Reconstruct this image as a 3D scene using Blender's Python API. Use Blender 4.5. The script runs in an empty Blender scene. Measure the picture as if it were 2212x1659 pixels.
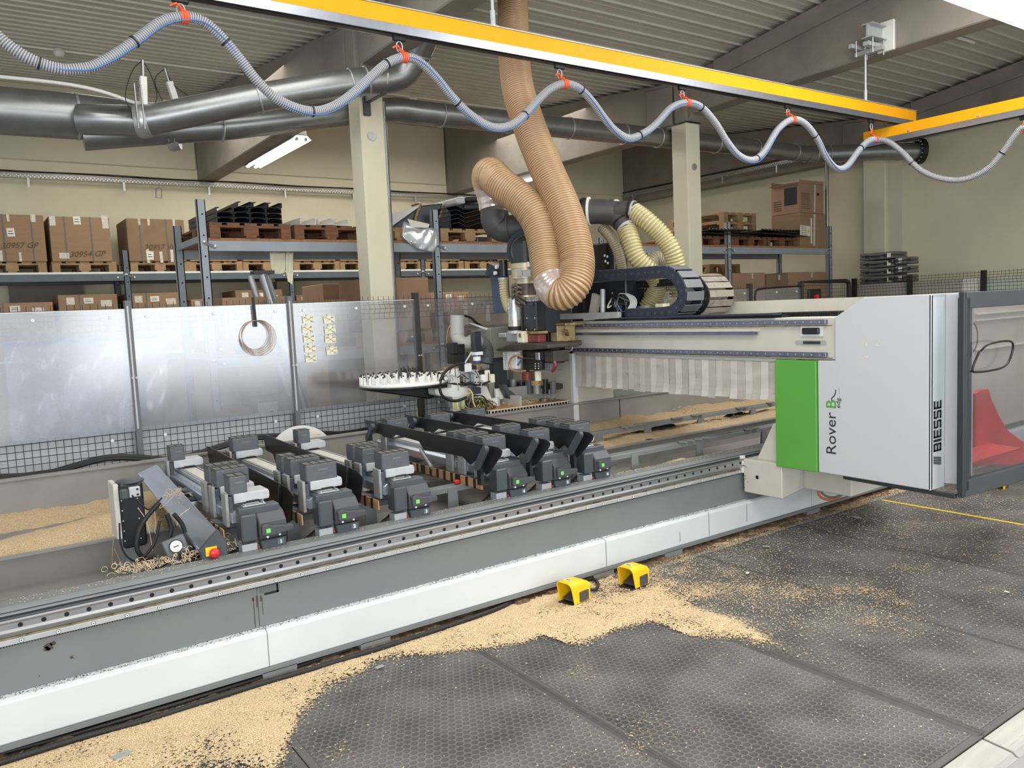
import bpy, math, random
from mathutils import Vector, Matrix
random.seed(7)
SC = bpy.context.scene
COL = SC.collection
# ---------------------------------------------------------------- camera
ROLL, PITCH, YAW, FPX, CAMH = 0.045453393, 0.092001241, 0.610372747, 1720.79286, 1.70
def cam_axes():
    f = Vector((math.sin(YAW)*math.cos(PITCH), math.cos(YAW)*math.cos(PITCH), -math.sin(PITCH)))
    rt = Vector((math.cos(YAW), -math.sin(YAW), 0)); dn = f.cross(rt)
    c, s = math.cos(ROLL), math.sin(ROLL)
    return rt*c + dn*s, dn*c - rt*s, f
RT, DN, FW = cam_axes()
cd = bpy.data.cameras.new('camera'); cam = bpy.data.objects.new('camera', cd); COL.objects.link(cam)
cd.sensor_width = 36; cd.lens = FPX/2212*36; cd.clip_start = .05; cd.clip_end = 100
m = Matrix((RT, -DN, -FW)).transposed().to_4x4(); m.translation = Vector((0, 0, CAMH)); cam.matrix_world = m
SC.camera = cam
def at(x, y, ax, v):
    """measured point of the photograph on the plane X/Y/Z = v, in metres"""
    d = RT*((x-1106)/FPX) + DN*((y-829.5)/FPX) + FW
    i = 'XYZ'.index(ax); o = Vector((0, 0, CAMH)); t = (v-o[i])/d[i]
    return o + d*t
# ---------------------------------------------------------------- world, lights, exposure
SC.view_settings.view_transform = 'Standard'; SC.view_settings.look = 'None'; SC.view_settings.gamma = 1
SC.view_settings.use_curve_mapping = False; SC.view_settings.exposure = 0.47
W = bpy.data.worlds.new('daylight'); SC.world = W; W.use_nodes = True
bg = W.node_tree.nodes['Background']; bg.inputs[0].default_value = (.93, .97, 1, 1); bg.inputs[1].default_value = 0.55
def area(name, loc, rot, sx, sy, power, col=(1, 1, 1)):
    l = bpy.data.lights.new(name, 'AREA'); l.shape = 'RECTANGLE'; l.size = sx; l.size_y = sy; l.energy = power; l.color = col
    o = bpy.data.objects.new(name, l); COL.objects.link(o); o.location = loc; o.rotation_euler = rot; return o
area('skylight', (6.3, 2.0, 4.75), (0, 0, 0), 2.6, 3.6, 180, (1, .99, .96))
area('skylight', (1.6, 1.6, 4.75), (0, 0, 0), 2.6, 3.6, 110, (1, .99, .96))
area('skylight', (2.0, 5.9, 4.5), (0, 0, 0), 2.0, 1.6, 26, (1, .98, .94))
area('rear_wall_fill', (5.8, 10.6, 4.7), (0, 0, 0), 9.0, 2.4, 190, (1, .96, .88))  # added broad fill to brighten the rear walls, not a fixture
area('window_and_fill_light', (4.2, -2.7, 1.9), (math.radians(92), 0, math.radians(-4)), 5.0, 2.2, 95, (.95, .98, 1))  # added frontal fill, brightens faces turned toward the camera
area('window_and_fill_light', (-2.2, -2.6, 2.0), (math.radians(96), 0, math.radians(-38)), 5.0, 2.4, 210, (.93, .97, 1))
# ---------------------------------------------------------------- helpers
def s2l(c):
    return tuple(((v/255)/12.92 if v/255 <= .04045 else ((v/255+.055)/1.055)**2.4) for v in c)
MATS = {}
def mat(name, c, rough=.5, metal=0., var=.08, scale=6., bump=0., bscale=60., c2=None, thr=None, coat=0., spec=.5, emit=None, stretch=None, rvar=.0, trans=0.):
    """procedural material: base colour with noise variation, optional second colour in noise-shaped stains, bump"""
    if name in MATS: return MATS[name]
    m = bpy.data.materials.new(name); m.use_nodes = True; nt = m.node_tree; N = nt.nodes; L = nt.links
    b = N['Principled BSDF']; lin = s2l(c)
    tc = N.new('ShaderNodeTexCoord'); mp = N.new('ShaderNodeMapping'); L.new(tc.outputs['Object'], mp.inputs[0])
    if stretch: mp.inputs['Scale'].default_value = stretch
    nz = N.new('ShaderNodeTexNoise'); nz.inputs['Scale'].default_value = scale; nz.inputs['Detail'].default_value = 5
    L.new(mp.outputs[0], nz.inputs[0])
    cr = N.new('ShaderNodeValToRGB'); L.new(nz.outputs[0], cr.inputs[0])
    e = cr.color_ramp.elements
    e[0].position = .3; e[1].position = .7
    e[0].color = (*[v*(1-var) for v in lin], 1); e[1].color = (*[min(1, v*(1+var)) for v in lin], 1)
    out = cr.outputs[0]
    if c2:
        n2 = N.new('ShaderNodeTexNoise'); n2.inputs['Scale'].default_value = scale*1.7; n2.inputs['Detail'].default_value = 8; n2.inputs['Roughness'].default_value = .7
        L.new(mp.outputs[0], n2.inputs[0])
        r2 = N.new('ShaderNodeMapRange'); r2.inputs[1].default_value = thr or .55; r2.inputs[2].default_value = (thr or .55)+.12; L.new(n2.outputs[0], r2.inputs[0])
        mx = N.new('ShaderNodeMix'); mx.data_type = 'RGBA'; L.new(r2.outputs[0], mx.inputs[0]); L.new(out, mx.inputs[6]); mx.inputs[7].default_value = (*s2l(c2), 1)
        out = mx.outputs[2]
    L.new(out, b.inputs['Base Color'])
    b.inputs['Roughness'].default_value = rough; b.inputs['Metallic'].default_value = metal
    b.inputs['Coat Weight'].default_value = coat; b.inputs['Specular IOR Level'].default_value = spec
    b.inputs['Transmission Weight'].default_value = trans
    if rvar:
        rr = N.new('ShaderNodeMapRange'); rr.inputs[3].default_value = max(.02, rough-rvar); rr.inputs[4].default_value = rough+rvar
        L.new(nz.outputs[0], rr.inputs[0]); L.new(rr.outputs[0], b.inputs['Roughness'])
    if bump:
        n3 = N.new('ShaderNodeTexNoise'); n3.inputs['Scale'].default_value = bscale; n3.inputs['Detail'].default_value = 4
        L.new(mp.outputs[0], n3.inputs[0]); bp = N.new('ShaderNodeBump'); bp.inputs['Strength'].default_value = bump; bp.inputs['Distance'].default_value = .01
        L.new(n3.outputs[0], bp.inputs['Height']); L.new(bp.outputs[0], b.inputs['Normal'])
    if emit:
        b.inputs['Emission Color'].default_value = (*emit[0], 1); b.inputs['Emission Strength'].default_value = emit[1]
    MATS[name] = m; return m
ORG = {}
def org(o): return ORG.get(o.name, Vector((0, 0, 0)))
class MB:
    """collects shapes in world coordinates and links them as one mesh object"""
    def __init__(s): s.v = []; s.f = []; s.sm = []
    def add(s, vs, fs, smooth=False):
        n = len(s.v); s.v += [tuple(v) for v in vs]; s.f += [tuple(i+n for i in f) for f in fs]; s.sm += [smooth]*len(fs); return s
    def box(s, x0, x1, y0, y1, z0, z1, M=None):
        vs = [Vector((x, y, z)) for x in (x0, x1) for y in (y0, y1) for z in (z0, z1)]
        if M is not None: vs = [M @ v for v in vs]
        return s.add(vs, [(0, 1, 3, 2), (4, 6, 7, 5), (0, 4, 5, 1), (2, 3, 7, 6), (0, 2, 6, 4), (1, 5, 7, 3)])
    def cb(s, c, d, rz=0, rx=0, ry=0):
        """box by centre and size, rotated"""
        M = Matrix.Translation(c) @ Matrix.Rotation(rz, 4, 'Z') @ Matrix.Rotation(ry, 4, 'Y') @ Matrix.Rotation(rx, 4, 'X')
        a, b, e = d[0]/2, d[1]/2, d[2]/2
        return s.box(-a, a, -b, b, -e, e, M)
    def prism(s, pts, ax, a, b):
        """polygon of 2D points extruded along axis ax from a to b; pts in the two remaining axes in order"""
        n = len(pts)
        def P(p, t):
            if ax == 'X': return (t, p[0], p[1])
            if ax == 'Y': return (p[0], t, p[1])
            return (p[0], p[1], t)
        vs = [P(p, a) for p in pts]+[P(p, b) for p in pts]
        area2 = sum(pts[i][0]*pts[(i+1) % n][1]-pts[(i+1) % n][0]*pts[i][1] for i in range(n))
        fs = [tuple(range(n))[::-1], tuple(range(n, 2*n))]+[(i, (i+1) % n, n+(i+1) % n, n+i) for i in range(n)]
        flip = (area2 < 0) != (ax == 'Y')
        if (a > b): flip = not flip
        if flip: fs = [f[::-1] for f in fs]
        return s.add(vs, fs)
    def tube(s, path, r, n=10, caps=True, rf=None, closed=False):
        P = [Vector(p) for p in path]; k = len(P); T = []
        for i in range(k):
            if closed: t = P[(i+1) % k]-P[i-1]
            else: t = P[min(i+1, k-1)]-P[max(i-1, 0)]
            T.append(t.normalized() if t.length > 1e-9 else Vector((0, 0, 1)))
        u = T[0].cross(Vector((0, 0, 1)))
        if u.length < .1: u = T[0].cross(Vector((1, 0, 0)))
        u.normalize(); vs = []
        for i in range(k):
            u = (u-T[i]*u.dot(T[i]))
            u = u.normalized() if u.length > 1e-6 else T[i].orthogonal().normalized()
            w = T[i].cross(u); rr = rf(i, i/(k-1)) if rf else r
            for j in range(n):
                a = 2*math.pi*j/n; vs.append(P[i]+(u*math.cos(a)+w*math.sin(a))*rr)
        fs = []
        for i in range(k if closed else k-1):
            i2 = (i+1) % k
            for j in range(n): fs.append((i*n+j, i*n+(j+1) % n, i2*n+(j+1) % n, i2*n+j))
        s.add(vs, fs, True)
        if caps and not closed:
            s.add(vs[:n], [tuple(range(n))[::-1]]); s.add(vs[-n:], [tuple(range(n))])
        return s
    def cyl(s, a, b, r, n=16, r2=None):
        a = Vector(a); b = Vector(b)
        return s.tube([a, b], r, n, True, rf=(lambda i, t: r if i == 0 else (r2 if r2 is not None else r)))
    def lathe(s, prof, c=(0, 0, 0), ax='Z', n=24, smooth=True):
        """prof: (radius, height) pairs"""
        c = Vector(c); vs = []
        for (r, h) in prof:
            for j in range(n):
                a = 2*math.pi*j/n; p = (r*math.cos(a), r*math.sin(a), h)
                if ax == 'Y': p = (p[0], -p[2], p[1])
                if ax == 'X': p = (p[2], p[0], p[1])
                vs.append(c+Vector(p))
        k = len(prof); fs = [(i*n+j, i*n+(j+1) % n, (i+1)*n+(j+1) % n, (i+1)*n+j) for i in range(k-1) for j in range(n)]
        fs += [tuple(range(n))[::-1], tuple(range((k-1)*n, k*n))]
        return s.add(vs, fs, smooth)
    def quad(s, a, b, c, d): return s.add([a, b, c, d], [(0, 1, 2, 3)])
    def build(s, name, m, parent=None, bevel=0., seg=1, at0=None, smooth=None):
        me = bpy.data.meshes.new(name)
        vs = [Vector(v) for v in s.v]
        if parent is not None: O = org(parent)
        elif at0 is not None: O = Vector(at0)
        else:
            xs = [v.x for v in vs]; ys = [v.y for v in vs]; zs = [v.z for v in vs]
            O = Vector(((min(xs)+max(xs))/2, (min(ys)+max(ys))/2, min(zs)))
        me.from_pydata([v-O for v in vs], [], s.f); me.update()
        me.polygons.foreach_set('use_smooth', s.sm if smooth is None else [smooth]*len(s.f))
        o = bpy.data.objects.new(name, me); COL.objects.link(o)
        if isinstance(m, (list, tuple)):
            for k in m: me.materials.append(k)
        else: me.materials.append(m)
        if parent is not None: o.parent = parent; ORG[o.name] = O.copy()
        else: o.location = O; ORG[o.name] = O.copy()
        if bevel:
            bv = o.modifiers.new('bevel', 'BEVEL'); bv.width = bevel; bv.segments = seg; bv.limit_method = 'ANGLE'; bv.angle_limit = .7
        return o
def tag(o, label=None, cat=None, group=None, kind=None):
    if label: o['label'] = label
    if cat: o['category'] = cat
    if group: o['group'] = group
    if kind: o['kind'] = kind
    return o
def thing(name, label, cat, loc=(0, 0, 0), group=None, kind=None):
    o = bpy.data.objects.new(name, None); COL.objects.link(o); o.location = loc; ORG[o.name] = Vector(loc)
    o.empty_display_size = .1
    return tag(o, label, cat, group, kind)
def copy_tree(o, loc=None, label=None, parent=None, rotz=None):
    c = o.copy(); COL.objects.link(c); c.parent = parent
    if parent is None:
        ORG[c.name] = Vector(loc) if loc is not None else org(o)
    else: ORG[c.name] = org(parent)
    if loc is not None: c.location = loc
    if rotz is not None: c.rotation_euler.z = rotz
    if label: c['label'] = label
    for ch in list(o.children): copy_tree(ch, parent=c)
    return c
def structure(name, mb, m, **k): return tag(mb.build(name, m, **k), kind='structure')
def spline(pts, n=8, closed=False):
    """Catmull-Rom through points"""
    P = [Vector(p) for p in pts]; out = []; k = len(P)
    for i in range(k-1 if not closed else k):
        if closed: p0, p1, p2, p3 = P[i-1], P[i], P[(i+1) % k], P[(i+2) % k]
        else: p0, p1, p2, p3 = P[max(i-1, 0)], P[i], P[i+1], P[min(i+2, k-1)]
        for j in range(n):
            t = j/n; out.append(.5*((2*p1)+(p2-p0)*t+(2*p0-5*p1+4*p2-p3)*t*t+(3*p1-3*p2+p3-p0)*t**3))
    if not closed: out.append(P[-1])
    return out
def resample(path, step):
    P = [Vector(p) for p in path]; out = [P[0].copy()]; acc = 0
    for a, b in zip(P, P[1:]):
        L = (b-a).length
        while acc+L >= step:
            t = (step-acc)/L; a = a.lerp(b, t); out.append(a.copy()); L = (b-a).length; acc = 0
        acc += L
    out.append(P[-1].copy()) if (out[-1]-P[-1]).length > step*.2 else None
    return out
def hose(path, r, pitch, depth, n=18, sub=4):
    """corrugated hose: rounded rib every pitch"""
    p = resample(path, pitch/sub); prof = [0, 1, .35, -.6] if sub == 4 else [0, 1, 0]
    return MB().tube(p, r, n, rf=lambda i, t: r+depth*prof[i % len(prof)])
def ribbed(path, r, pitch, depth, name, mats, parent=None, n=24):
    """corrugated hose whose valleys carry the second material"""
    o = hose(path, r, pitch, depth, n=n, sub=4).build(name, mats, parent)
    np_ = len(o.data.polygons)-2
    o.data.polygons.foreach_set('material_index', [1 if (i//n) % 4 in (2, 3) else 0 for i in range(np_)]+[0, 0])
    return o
def text(body, name, m, size, origin, xdir, ydir, parent=None, thick=.001, offset=0., shear=0., sx=1., align='LEFT'):
    cu = bpy.data.curves.new(name, 'FONT'); cu.body = body; cu.size = size; cu.extrude = thick; cu.offset = offset; cu.shear = shear; cu.align_x = align
    cu.resolution_u = 3
    t = bpy.data.objects.new(name, cu); COL.objects.link(t)
    dg = bpy.context.evaluated_depsgraph_get(); me = bpy.data.meshes.new_from_object(t.evaluated_get(dg))
    bpy.data.objects.remove(t); bpy.data.curves.remove(cu)
    X = Vector(xdir).normalized(); Y = Vector(ydir).normalized(); Z = X.cross(Y)
    b = MB(); o = Vector(origin)
    b.add([o+X*v.co.x*sx+Y*v.co.y+Z*v.co.z for v in me.vertices], [tuple(p.vertices) for p in me.polygons])
    bpy.data.meshes.remove(me)
    return b.build(name, m, parent)
# ---------------------------------------------------------------- materials
M = dict(
 wall=mat('painted_wall', (226, 219, 192), .85, var=.05, scale=1.3, bump=.25, bscale=18),
 wallsm=mat('painted_panel', (218, 212, 188), .8, var=.05, scale=1.2),
 conc=mat('concrete', (136, 129, 120), .9, var=.16, scale=2.2, bump=.3, bscale=40, c2=(118, 110, 100), thr=.62),
 column=mat('painted_column', (226, 219, 194), .7, var=.04, scale=3, bump=.1, bscale=30),
 sheet=mat('roof_sheet', (196, 194, 182), .45, metal=.05, var=.06, scale=1.5),
 floorc=mat('floor_concrete', (150, 148, 144), .8, var=.12, scale=3, bump=.2),
 galv=mat('galvanised', (150, 152, 152), .34, metal=.8, var=.08, scale=9, rvar=.08),
 galv2=mat('galvanised_bracket', (188, 190, 190), .4, metal=.7, var=.1, scale=20),
 yellow=mat('crane_yellow', (238, 164, 14), .6, var=.04, scale=2, spec=.25),
 alu=mat('aluminium', (176, 181, 192), .3, metal=.85, var=.06, scale=20, stretch=(1, .1, 1)),
 alum=mat('aluminium_matt', (184, 186, 188), .5, metal=.5, var=.08, scale=12),
 zinc=mat('zinc_plate', (186, 189, 191), .5, metal=.35, var=.08, scale=25),
 steel=mat('steel_rail', (172, 173, 176), .34, metal=.85, var=.06, scale=14, stretch=(1, 6, 6)),
 mgrey=mat('machine_grey', (116, 119, 119), .5, var=.05, scale=3, c2=(92, 88, 80), thr=.69),
 mgrey2=mat('machine_grey_inner', (134, 131, 126), .55, var=.08, scale=5, c2=(160, 144, 118), thr=.64),
 white=mat('machine_white', (206, 211, 211), .38, var=.03, scale=3, c2=(176, 172, 160), thr=.70),
 cream=mat('machine_cream', (196, 193, 182), .5, var=.05, scale=5, c2=(150, 136, 112), thr=.66),
 cover=mat('cover_grey_white', (192, 193, 196), .45, var=.02, scale=2),
 green=mat('cover_green', (88, 158, 62), .42, var=.03, scale=2),
 anth=mat('anthracite', (66, 72, 76), .45, var=.08, scale=8, c2=(120, 116, 106), thr=.7),
 dgrey=mat('dark_grey_plastic', (68, 70, 74), .5, var=.08, scale=12, bump=.1, bscale=200),
 cup=mat('suction_cup_plastic', (82, 87, 92), .5, var=.08, scale=30, c2=(140, 140, 134), thr=.7),
 cuptop=mat('suction_cup_rubber', (100, 100, 98), .8, var=.2, scale=60, c2=(160, 156, 146), thr=.58),
 black=mat('black_sheet', (26, 26, 29), .38, var=.15, scale=6, c2=(84, 80, 74), thr=.74),
 rubber=mat('black_rubber', (24, 24, 25), .55, var=.2, scale=20),
 rust=mat('greasy_metal', (150, 128, 88), .55, metal=.2, var=.3, scale=12, c2=(96, 62, 28), thr=.5),
 greygreen=mat('motor_box_grey', (138, 140, 128), .55, var=.05, scale=6),
 brown=mat('cardboard', (152, 124, 94), .85, var=.07, scale=5, stretch=(1, 1, 5)),
 brown2=mat('cardboard_pinkish', (166, 132, 106), .85, var=.06, scale=4),
 brown3=mat('cardboard_dark', (136, 111, 84), .85, var=.07, scale=5),  # darker cardboard tone for some of the cartons
 tape=mat('packing_tape', (214, 208, 196), .2, var=.2, scale=60, c2=(170, 140, 104), thr=.52),
 paper=mat('paper', (228, 226, 214), .8, var=.04, scale=10),
 note=mat('paper_note', (232, 228, 200), .8, var=.03, scale=10),
 wood=mat('pallet_wood', (150, 112, 74), .8, var=.25, scale=5, stretch=(1, 1, 8), c2=(98, 66, 40), thr=.6),
 wood2=mat('pallet_wood_dark', (120, 82, 56), .8, var=.3, scale=5, stretch=(1, 1, 8), c2=(70, 46, 32), thr=.55),
 wood3=mat('pallet_wood_light', (160, 130, 94), .8, var=.2, scale=6, c2=(140, 112, 80), thr=.6),
 chip=mat('chipboard', (158, 114, 80), .8, var=.15, scale=30),
 rack=mat('rack_grey', (152, 159, 167), .45, metal=0, var=.06, scale=6),
 rackd=mat('rack_blue_grey', (96, 106, 112), .5, metal=.2, var=.06, scale=6),
 dark=mat('dark_hole', (14, 14, 14), .8, var=.1),
 black2=mat('black_profile', (36, 38, 44), .4, var=.2, scale=10),
 saw=mat('wood_chips', (206, 180, 142), .9, var=.3, scale=140, bump=1.0, bscale=220, c2=(172, 144, 108), thr=.6),
 red=mat('red_plastic', (206, 42, 44), .35, var=.05),
 sign=mat('switch_yellow', (240, 200, 30), .4, var=.04),
 gbtn=mat('green_button', (110, 214, 90), .4, var=.05, scale=80),
 orange=mat('orange_strap', (232, 92, 48), .6, var=.1, scale=40),
 blue=mat('blue_hose', (62, 120, 190), .4, var=.05),
 navy=mat('navy_plate', (70, 84, 112), .5, var=.05),
 whitep=mat('white_plastic', (232, 232, 226), .4, var=.03),
 wire=mat('fence_wire', (58, 56, 54), .55, var=.1),
 ink=mat('ink', (44, 46, 50), .7, var=.05),
 inkr=mat('ink_brown', (96, 78, 62), .8, var=.1),
 winkw=mat('white_print', (225, 228, 228), .5, var=.02),
 case=mat('grey_case', (104, 106, 108), .5, var=.06, scale=8),
 lamp=mat('lamp_tube', (255, 255, 250), .5, emit=((1, .985, .95), 20)),
 copper=mat('copper_wire', (180, 148, 116), .4, metal=.3, var=.1),
 stain=mat('oil_stain', (72, 62, 50), .5, var=.3, scale=60),
 chip2=mat('brown_strip', (176, 134, 92), .7, var=.1, scale=20),
 curl=mat('wood_shaving', (210, 188, 156), .8, var=.25, scale=60),
 railb=mat('ground_rail', (128, 134, 156), .3, metal=.8, var=.15, scale=10),
 navy2=mat('dark_navy', (44, 52, 68), .42, var=.12, scale=10),
 orange2=mat('orange_cable', (206, 96, 58), .45, var=.1),
 white2=mat('strip_white', (226, 232, 236), .4, var=.02),
 anth2=mat('anthracite_dark', (42, 50, 54), .42, var=.08, scale=6),
 red2=mat('red_guard', (206, 62, 66), .45, var=.08, scale=3, c2=(190, 60, 44), thr=.6),
 greyin=mat('inner_grey', (176, 168, 158), .6, var=.06, scale=3),
 strip=mat('curtain_strip', (196, 190, 184), .4, var=.08, scale=5, stretch=(1, 1, 3), c2=(148, 134, 116), thr=.66),
 chainp=mat('dusty_chain', (136, 128, 118), .55, var=.15, scale=12, c2=(80, 76, 72), thr=.55),
 dgrey2=mat('black_pipe', (68, 67, 68), .5, var=.1, scale=6, c2=(96, 90, 86), thr=.64),
 zincy=mat('brassy_housing', (196, 186, 160), .4, metal=.4, var=.12, scale=16),
 case2=mat('brown_grey_metal', (96, 86, 76), .45, metal=.3, var=.25, scale=20),
 rustd=mat('dark_greasy_metal', (74, 58, 42), .5, metal=.3, var=.3, scale=14, c2=(40, 34, 30), thr=.55),
 redd=mat('dark_red', (120, 52, 48), .4, var=.15, scale=10),
 gbtn2=mat('green_cable', (120, 170, 80), .45, var=.1),
 cabley=mat('yellow_cable', (206, 186, 96), .45, var=.1),
 blue2=mat('filter_blue', (44, 64, 156), .35, var=.1),
 rubberd=mat('dusty_black', (62, 56, 50), .6, var=.25, scale=14, c2=(112, 94, 74), thr=.6),
 elbow=mat('grey_plastic_pipe', (176, 176, 168), .45, var=.04),
 cream2=mat('terminal_block', (196, 204, 190), .5, var=.1, scale=60),
 matedge=mat('mat_border', (92, 90, 88), .6, var=.12, scale=8),
 rubber2=mat('seam_rubber', (76, 74, 72), .55, var=.15, scale=20, c2=(170, 146, 110), thr=.62),
 worn=mat('worn_metal_strip', (176, 174, 168), .5, metal=.3, var=.12, scale=10, stretch=(.2, 3, 1), c2=(70, 70, 70), thr=.62),
 debris=mat('dark_debris', (96, 76, 54), .95, var=.5, scale=60, c2=(190, 154, 110), thr=.6),
 stick=mat('sticker', (150, 156, 150), .3, var=.1, scale=40),
 pedal=mat('pedal_yellow', (240, 196, 24), .4, var=.05, scale=12, c2=(150, 130, 70), thr=.72),
 jaw=mat('cast_jaw', (150, 150, 148), .55, metal=.3, var=.12, scale=30),
 recess=mat('recess_shade_grey', (96, 99, 99), .55, var=.1),  # side plate grey, darkened for the shade inside the pocket
 brass=mat('rusty_cream_bracket', (190, 170, 124), .5, metal=.1, var=.2, scale=14, c2=(150, 96, 44), thr=.56),
 strip2=mat('curtain_strip_alt', (178, 170, 162), .45, var=.1, scale=5, stretch=(1, 1, 3), c2=(140, 126, 108), thr=.6),  # darker tone for alternate strips, sets off the seams between them
 lampw=mat('lamp_housing', (226, 226, 220), .4, var=.02),
)
def finish(name, fn):
    m = bpy.data.materials.new(name); m.use_nodes = True; fn(m.node_tree, m.node_tree.nodes, m.node_tree.links); M[name] = m; return m
def _plexi(haze, gl, col):
    def f(nt, N, L):
        N.remove(N['Principled BSDF']); o = N['Material Output']
        tr = N.new('ShaderNodeBsdfTransparent'); tr.inputs[0].default_value = (.86, .87, .88, 1)
        df = N.new('ShaderNodeBsdfDiffuse'); df.inputs[0].default_value = (*s2l(col), 1)
        g = N.new('ShaderNodeBsdfGlossy'); g.inputs['Roughness'].default_value = .16; g.inputs[0].default_value = (.95, .97, 1, 1)
        tc = N.new('ShaderNodeTexCoord'); nz = N.new('ShaderNodeTexNoise'); nz.inputs['Scale'].default_value = 2.2; nz.inputs['Detail'].default_value = 9; nz.inputs['Roughness'].default_value = .65
        L.new(tc.outputs['Object'], nz.inputs[0])
        mr = N.new('ShaderNodeMapRange'); mr.inputs[1].default_value = .3; mr.inputs[2].default_value = .72; mr.inputs[3].default_value = haze*.45; mr.inputs[4].default_value = min(1, haze*1.5)
        L.new(nz.outputs[0], mr.inputs[0])
        m1 = N.new('ShaderNodeMixShader'); L.new(mr.outputs[0], m1.inputs[0]); L.new(tr.outputs[0], m1.inputs[1]); L.new(df.outputs[0], m1.inputs[2])
        m2 = N.new('ShaderNodeMixShader'); m2.inputs[0].default_value = gl; L.new(m1.outputs[0], m2.inputs[1]); L.new(g.outputs[0], m2.inputs[2])
        L.new(m2.outputs[0], o.inputs[0])
    return f
finish('plexi_glare', _plexi(.36, .14, (206, 212, 224)))  # pale diffuse share paints the window glare on the left fence sheets
finish('plexi_glare2', _plexi(.20, .14, (206, 212, 224)))
finish('plexi_mid', _plexi(.13, .13, (190, 190, 195)))
finish('plexi_clear', _plexi(.14, .12, (190, 186, 184)))
finish('plexi_smoke', _plexi(.10, .10, (92, 82, 80)))
finish('film', _plexi(.5, .25, (225, 228, 235)))
finish('film2', _plexi(.85, .3, (226, 206, 196)))
finish('tube_clear', _plexi(.18, .25, (225, 225, 220)))
def _hose(c, tl, rough=.25):
    def f(nt, N, L):
        b = N['Principled BSDF']; b.inputs['Base Color'].default_value = (*s2l(c), 1); b.inputs['Roughness'].default_value = rough; b.inputs['Coat Weight'].default_value = .25 if rough < .5 else 0
        t = N.new('ShaderNodeBsdfTranslucent'); t.inputs[0].default_value = (*s2l(c), 1)
        x = N.new('ShaderNodeMixShader'); x.inputs[0].default_value = tl; L.new(b.outputs[0], x.inputs[1]); L.new(t.outputs[0], x.inputs[2]); L.new(x.outputs[0], N['Material Output'].inputs[0])
    return f
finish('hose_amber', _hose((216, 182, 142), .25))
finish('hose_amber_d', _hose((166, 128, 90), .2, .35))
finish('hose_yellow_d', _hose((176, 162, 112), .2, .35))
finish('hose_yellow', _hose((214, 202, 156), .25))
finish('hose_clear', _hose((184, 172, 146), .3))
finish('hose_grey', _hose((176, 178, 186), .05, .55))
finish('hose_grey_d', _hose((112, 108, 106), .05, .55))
def _floor(nt, N, L):
    """rubber ring mat: rows of round recesses in a hexagonal pattern"""
    b = N['Principled BSDF']; tc = N.new('ShaderNodeTexCoord')
    sp = N.new('ShaderNodeSeparateXYZ'); L.new(tc.outputs['Object'], sp.inputs[0])
    P = .033
    def mth(op, a, b2=None, c=None):
        n = N.new('ShaderNodeMath'); n.operation = op
        for i, v in enumerate((a, b2, c)):
            if v is None: continue
            if isinstance(v, (int, float)): n.inputs[i].default_value = v
            else: L.new(v, n.inputs[i])
        return n.outputs[0]
    def cell(ox, oy):
        fx = mth('SUBTRACT', mth('FRACT', mth('ADD', mth('DIVIDE', sp.outputs[0], P), ox+100)), .5)
        fy = mth('SUBTRACT', mth('FRACT', mth('ADD', mth('DIVIDE', sp.outputs[1], P*1.732), oy+100)), .5)
        fy2 = mth('MULTIPLY', fy, 1.732)
        return mth('SQRT', mth('ADD', mth('MULTIPLY', fx, fx), mth('MULTIPLY', fy2, fy2)))
    d = mth('MINIMUM', cell(0, 0), cell(.5, .5))
    inside = N.new('ShaderNodeMapRange'); L.new(d, inside.inputs[0]); inside.inputs[1].default_value = .34; inside.inputs[2].default_value = .42
    nz = N.new('ShaderNodeTexNoise'); nz.inputs['Scale'].default_value = 3.0; nz.inputs['Detail'].default_value = 6; L.new(tc.outputs['Object'], nz.inputs[0])
    ni = N.new('ShaderNodeMapRange'); ni.inputs[1].default_value = .36; ni.inputs[2].default_value = .62; L.new(nz.outputs[0], ni.inputs[0])
    base = N.new('ShaderNodeMix'); base.data_type = 'RGBA'; L.new(ni.outputs[0], base.inputs[0]); base.inputs[6].default_value = (*s2l((92, 90, 88)), 1); base.inputs[7].default_value = (*s2l((116, 113, 110)), 1)
    hole = N.new('ShaderNodeMix'); hole.data_type = 'RGBA'; L.new(ni.outputs[0], hole.inputs[0]); hole.inputs[6].default_value = (*s2l((62, 61, 61)), 1); hole.inputs[7].default_value = (*s2l((98, 96, 94)), 1)
    mx = N.new('ShaderNodeMix'); mx.data_type = 'RGBA'; L.new(inside.outputs[0], mx.inputs[0]); L.new(hole.outputs[2], mx.inputs[6]); L.new(base.outputs[2], mx.inputs[7])
    nf = N.new('ShaderNodeTexNoise'); nf.inputs['Scale'].default_value = 160; nf.inputs['Detail'].default_value = 3; L.new(tc.outputs['Object'], nf.inputs[0])
    nm = N.new('ShaderNodeMapRange'); nm.inputs[1].default_value = .68; nm.inputs[2].default_value = .72; nm.inputs[4].default_value = .8; L.new(nf.outputs[0], nm.inputs[0])
    m3 = N.new('ShaderNodeMix'); m3.data_type = 'RGBA'; L.new(nm.outputs[0], m3.inputs[0]); L.new(mx.outputs[2], m3.inputs[6]); m3.inputs[7].default_value = (*s2l((176, 160, 132)), 1)
    L.new(m3.outputs[2], b.inputs['Base Color']); b.inputs['Roughness'].default_value = .55
    bp = N.new('ShaderNodeBump'); bp.inputs['Strength'].default_value = .8; bp.inputs['Distance'].default_value = .004; L.new(inside.outputs[0], bp.inputs['Height']); L.new(bp.outputs[0], b.inputs['Normal'])
finish('ring_mat', _floor)
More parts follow.
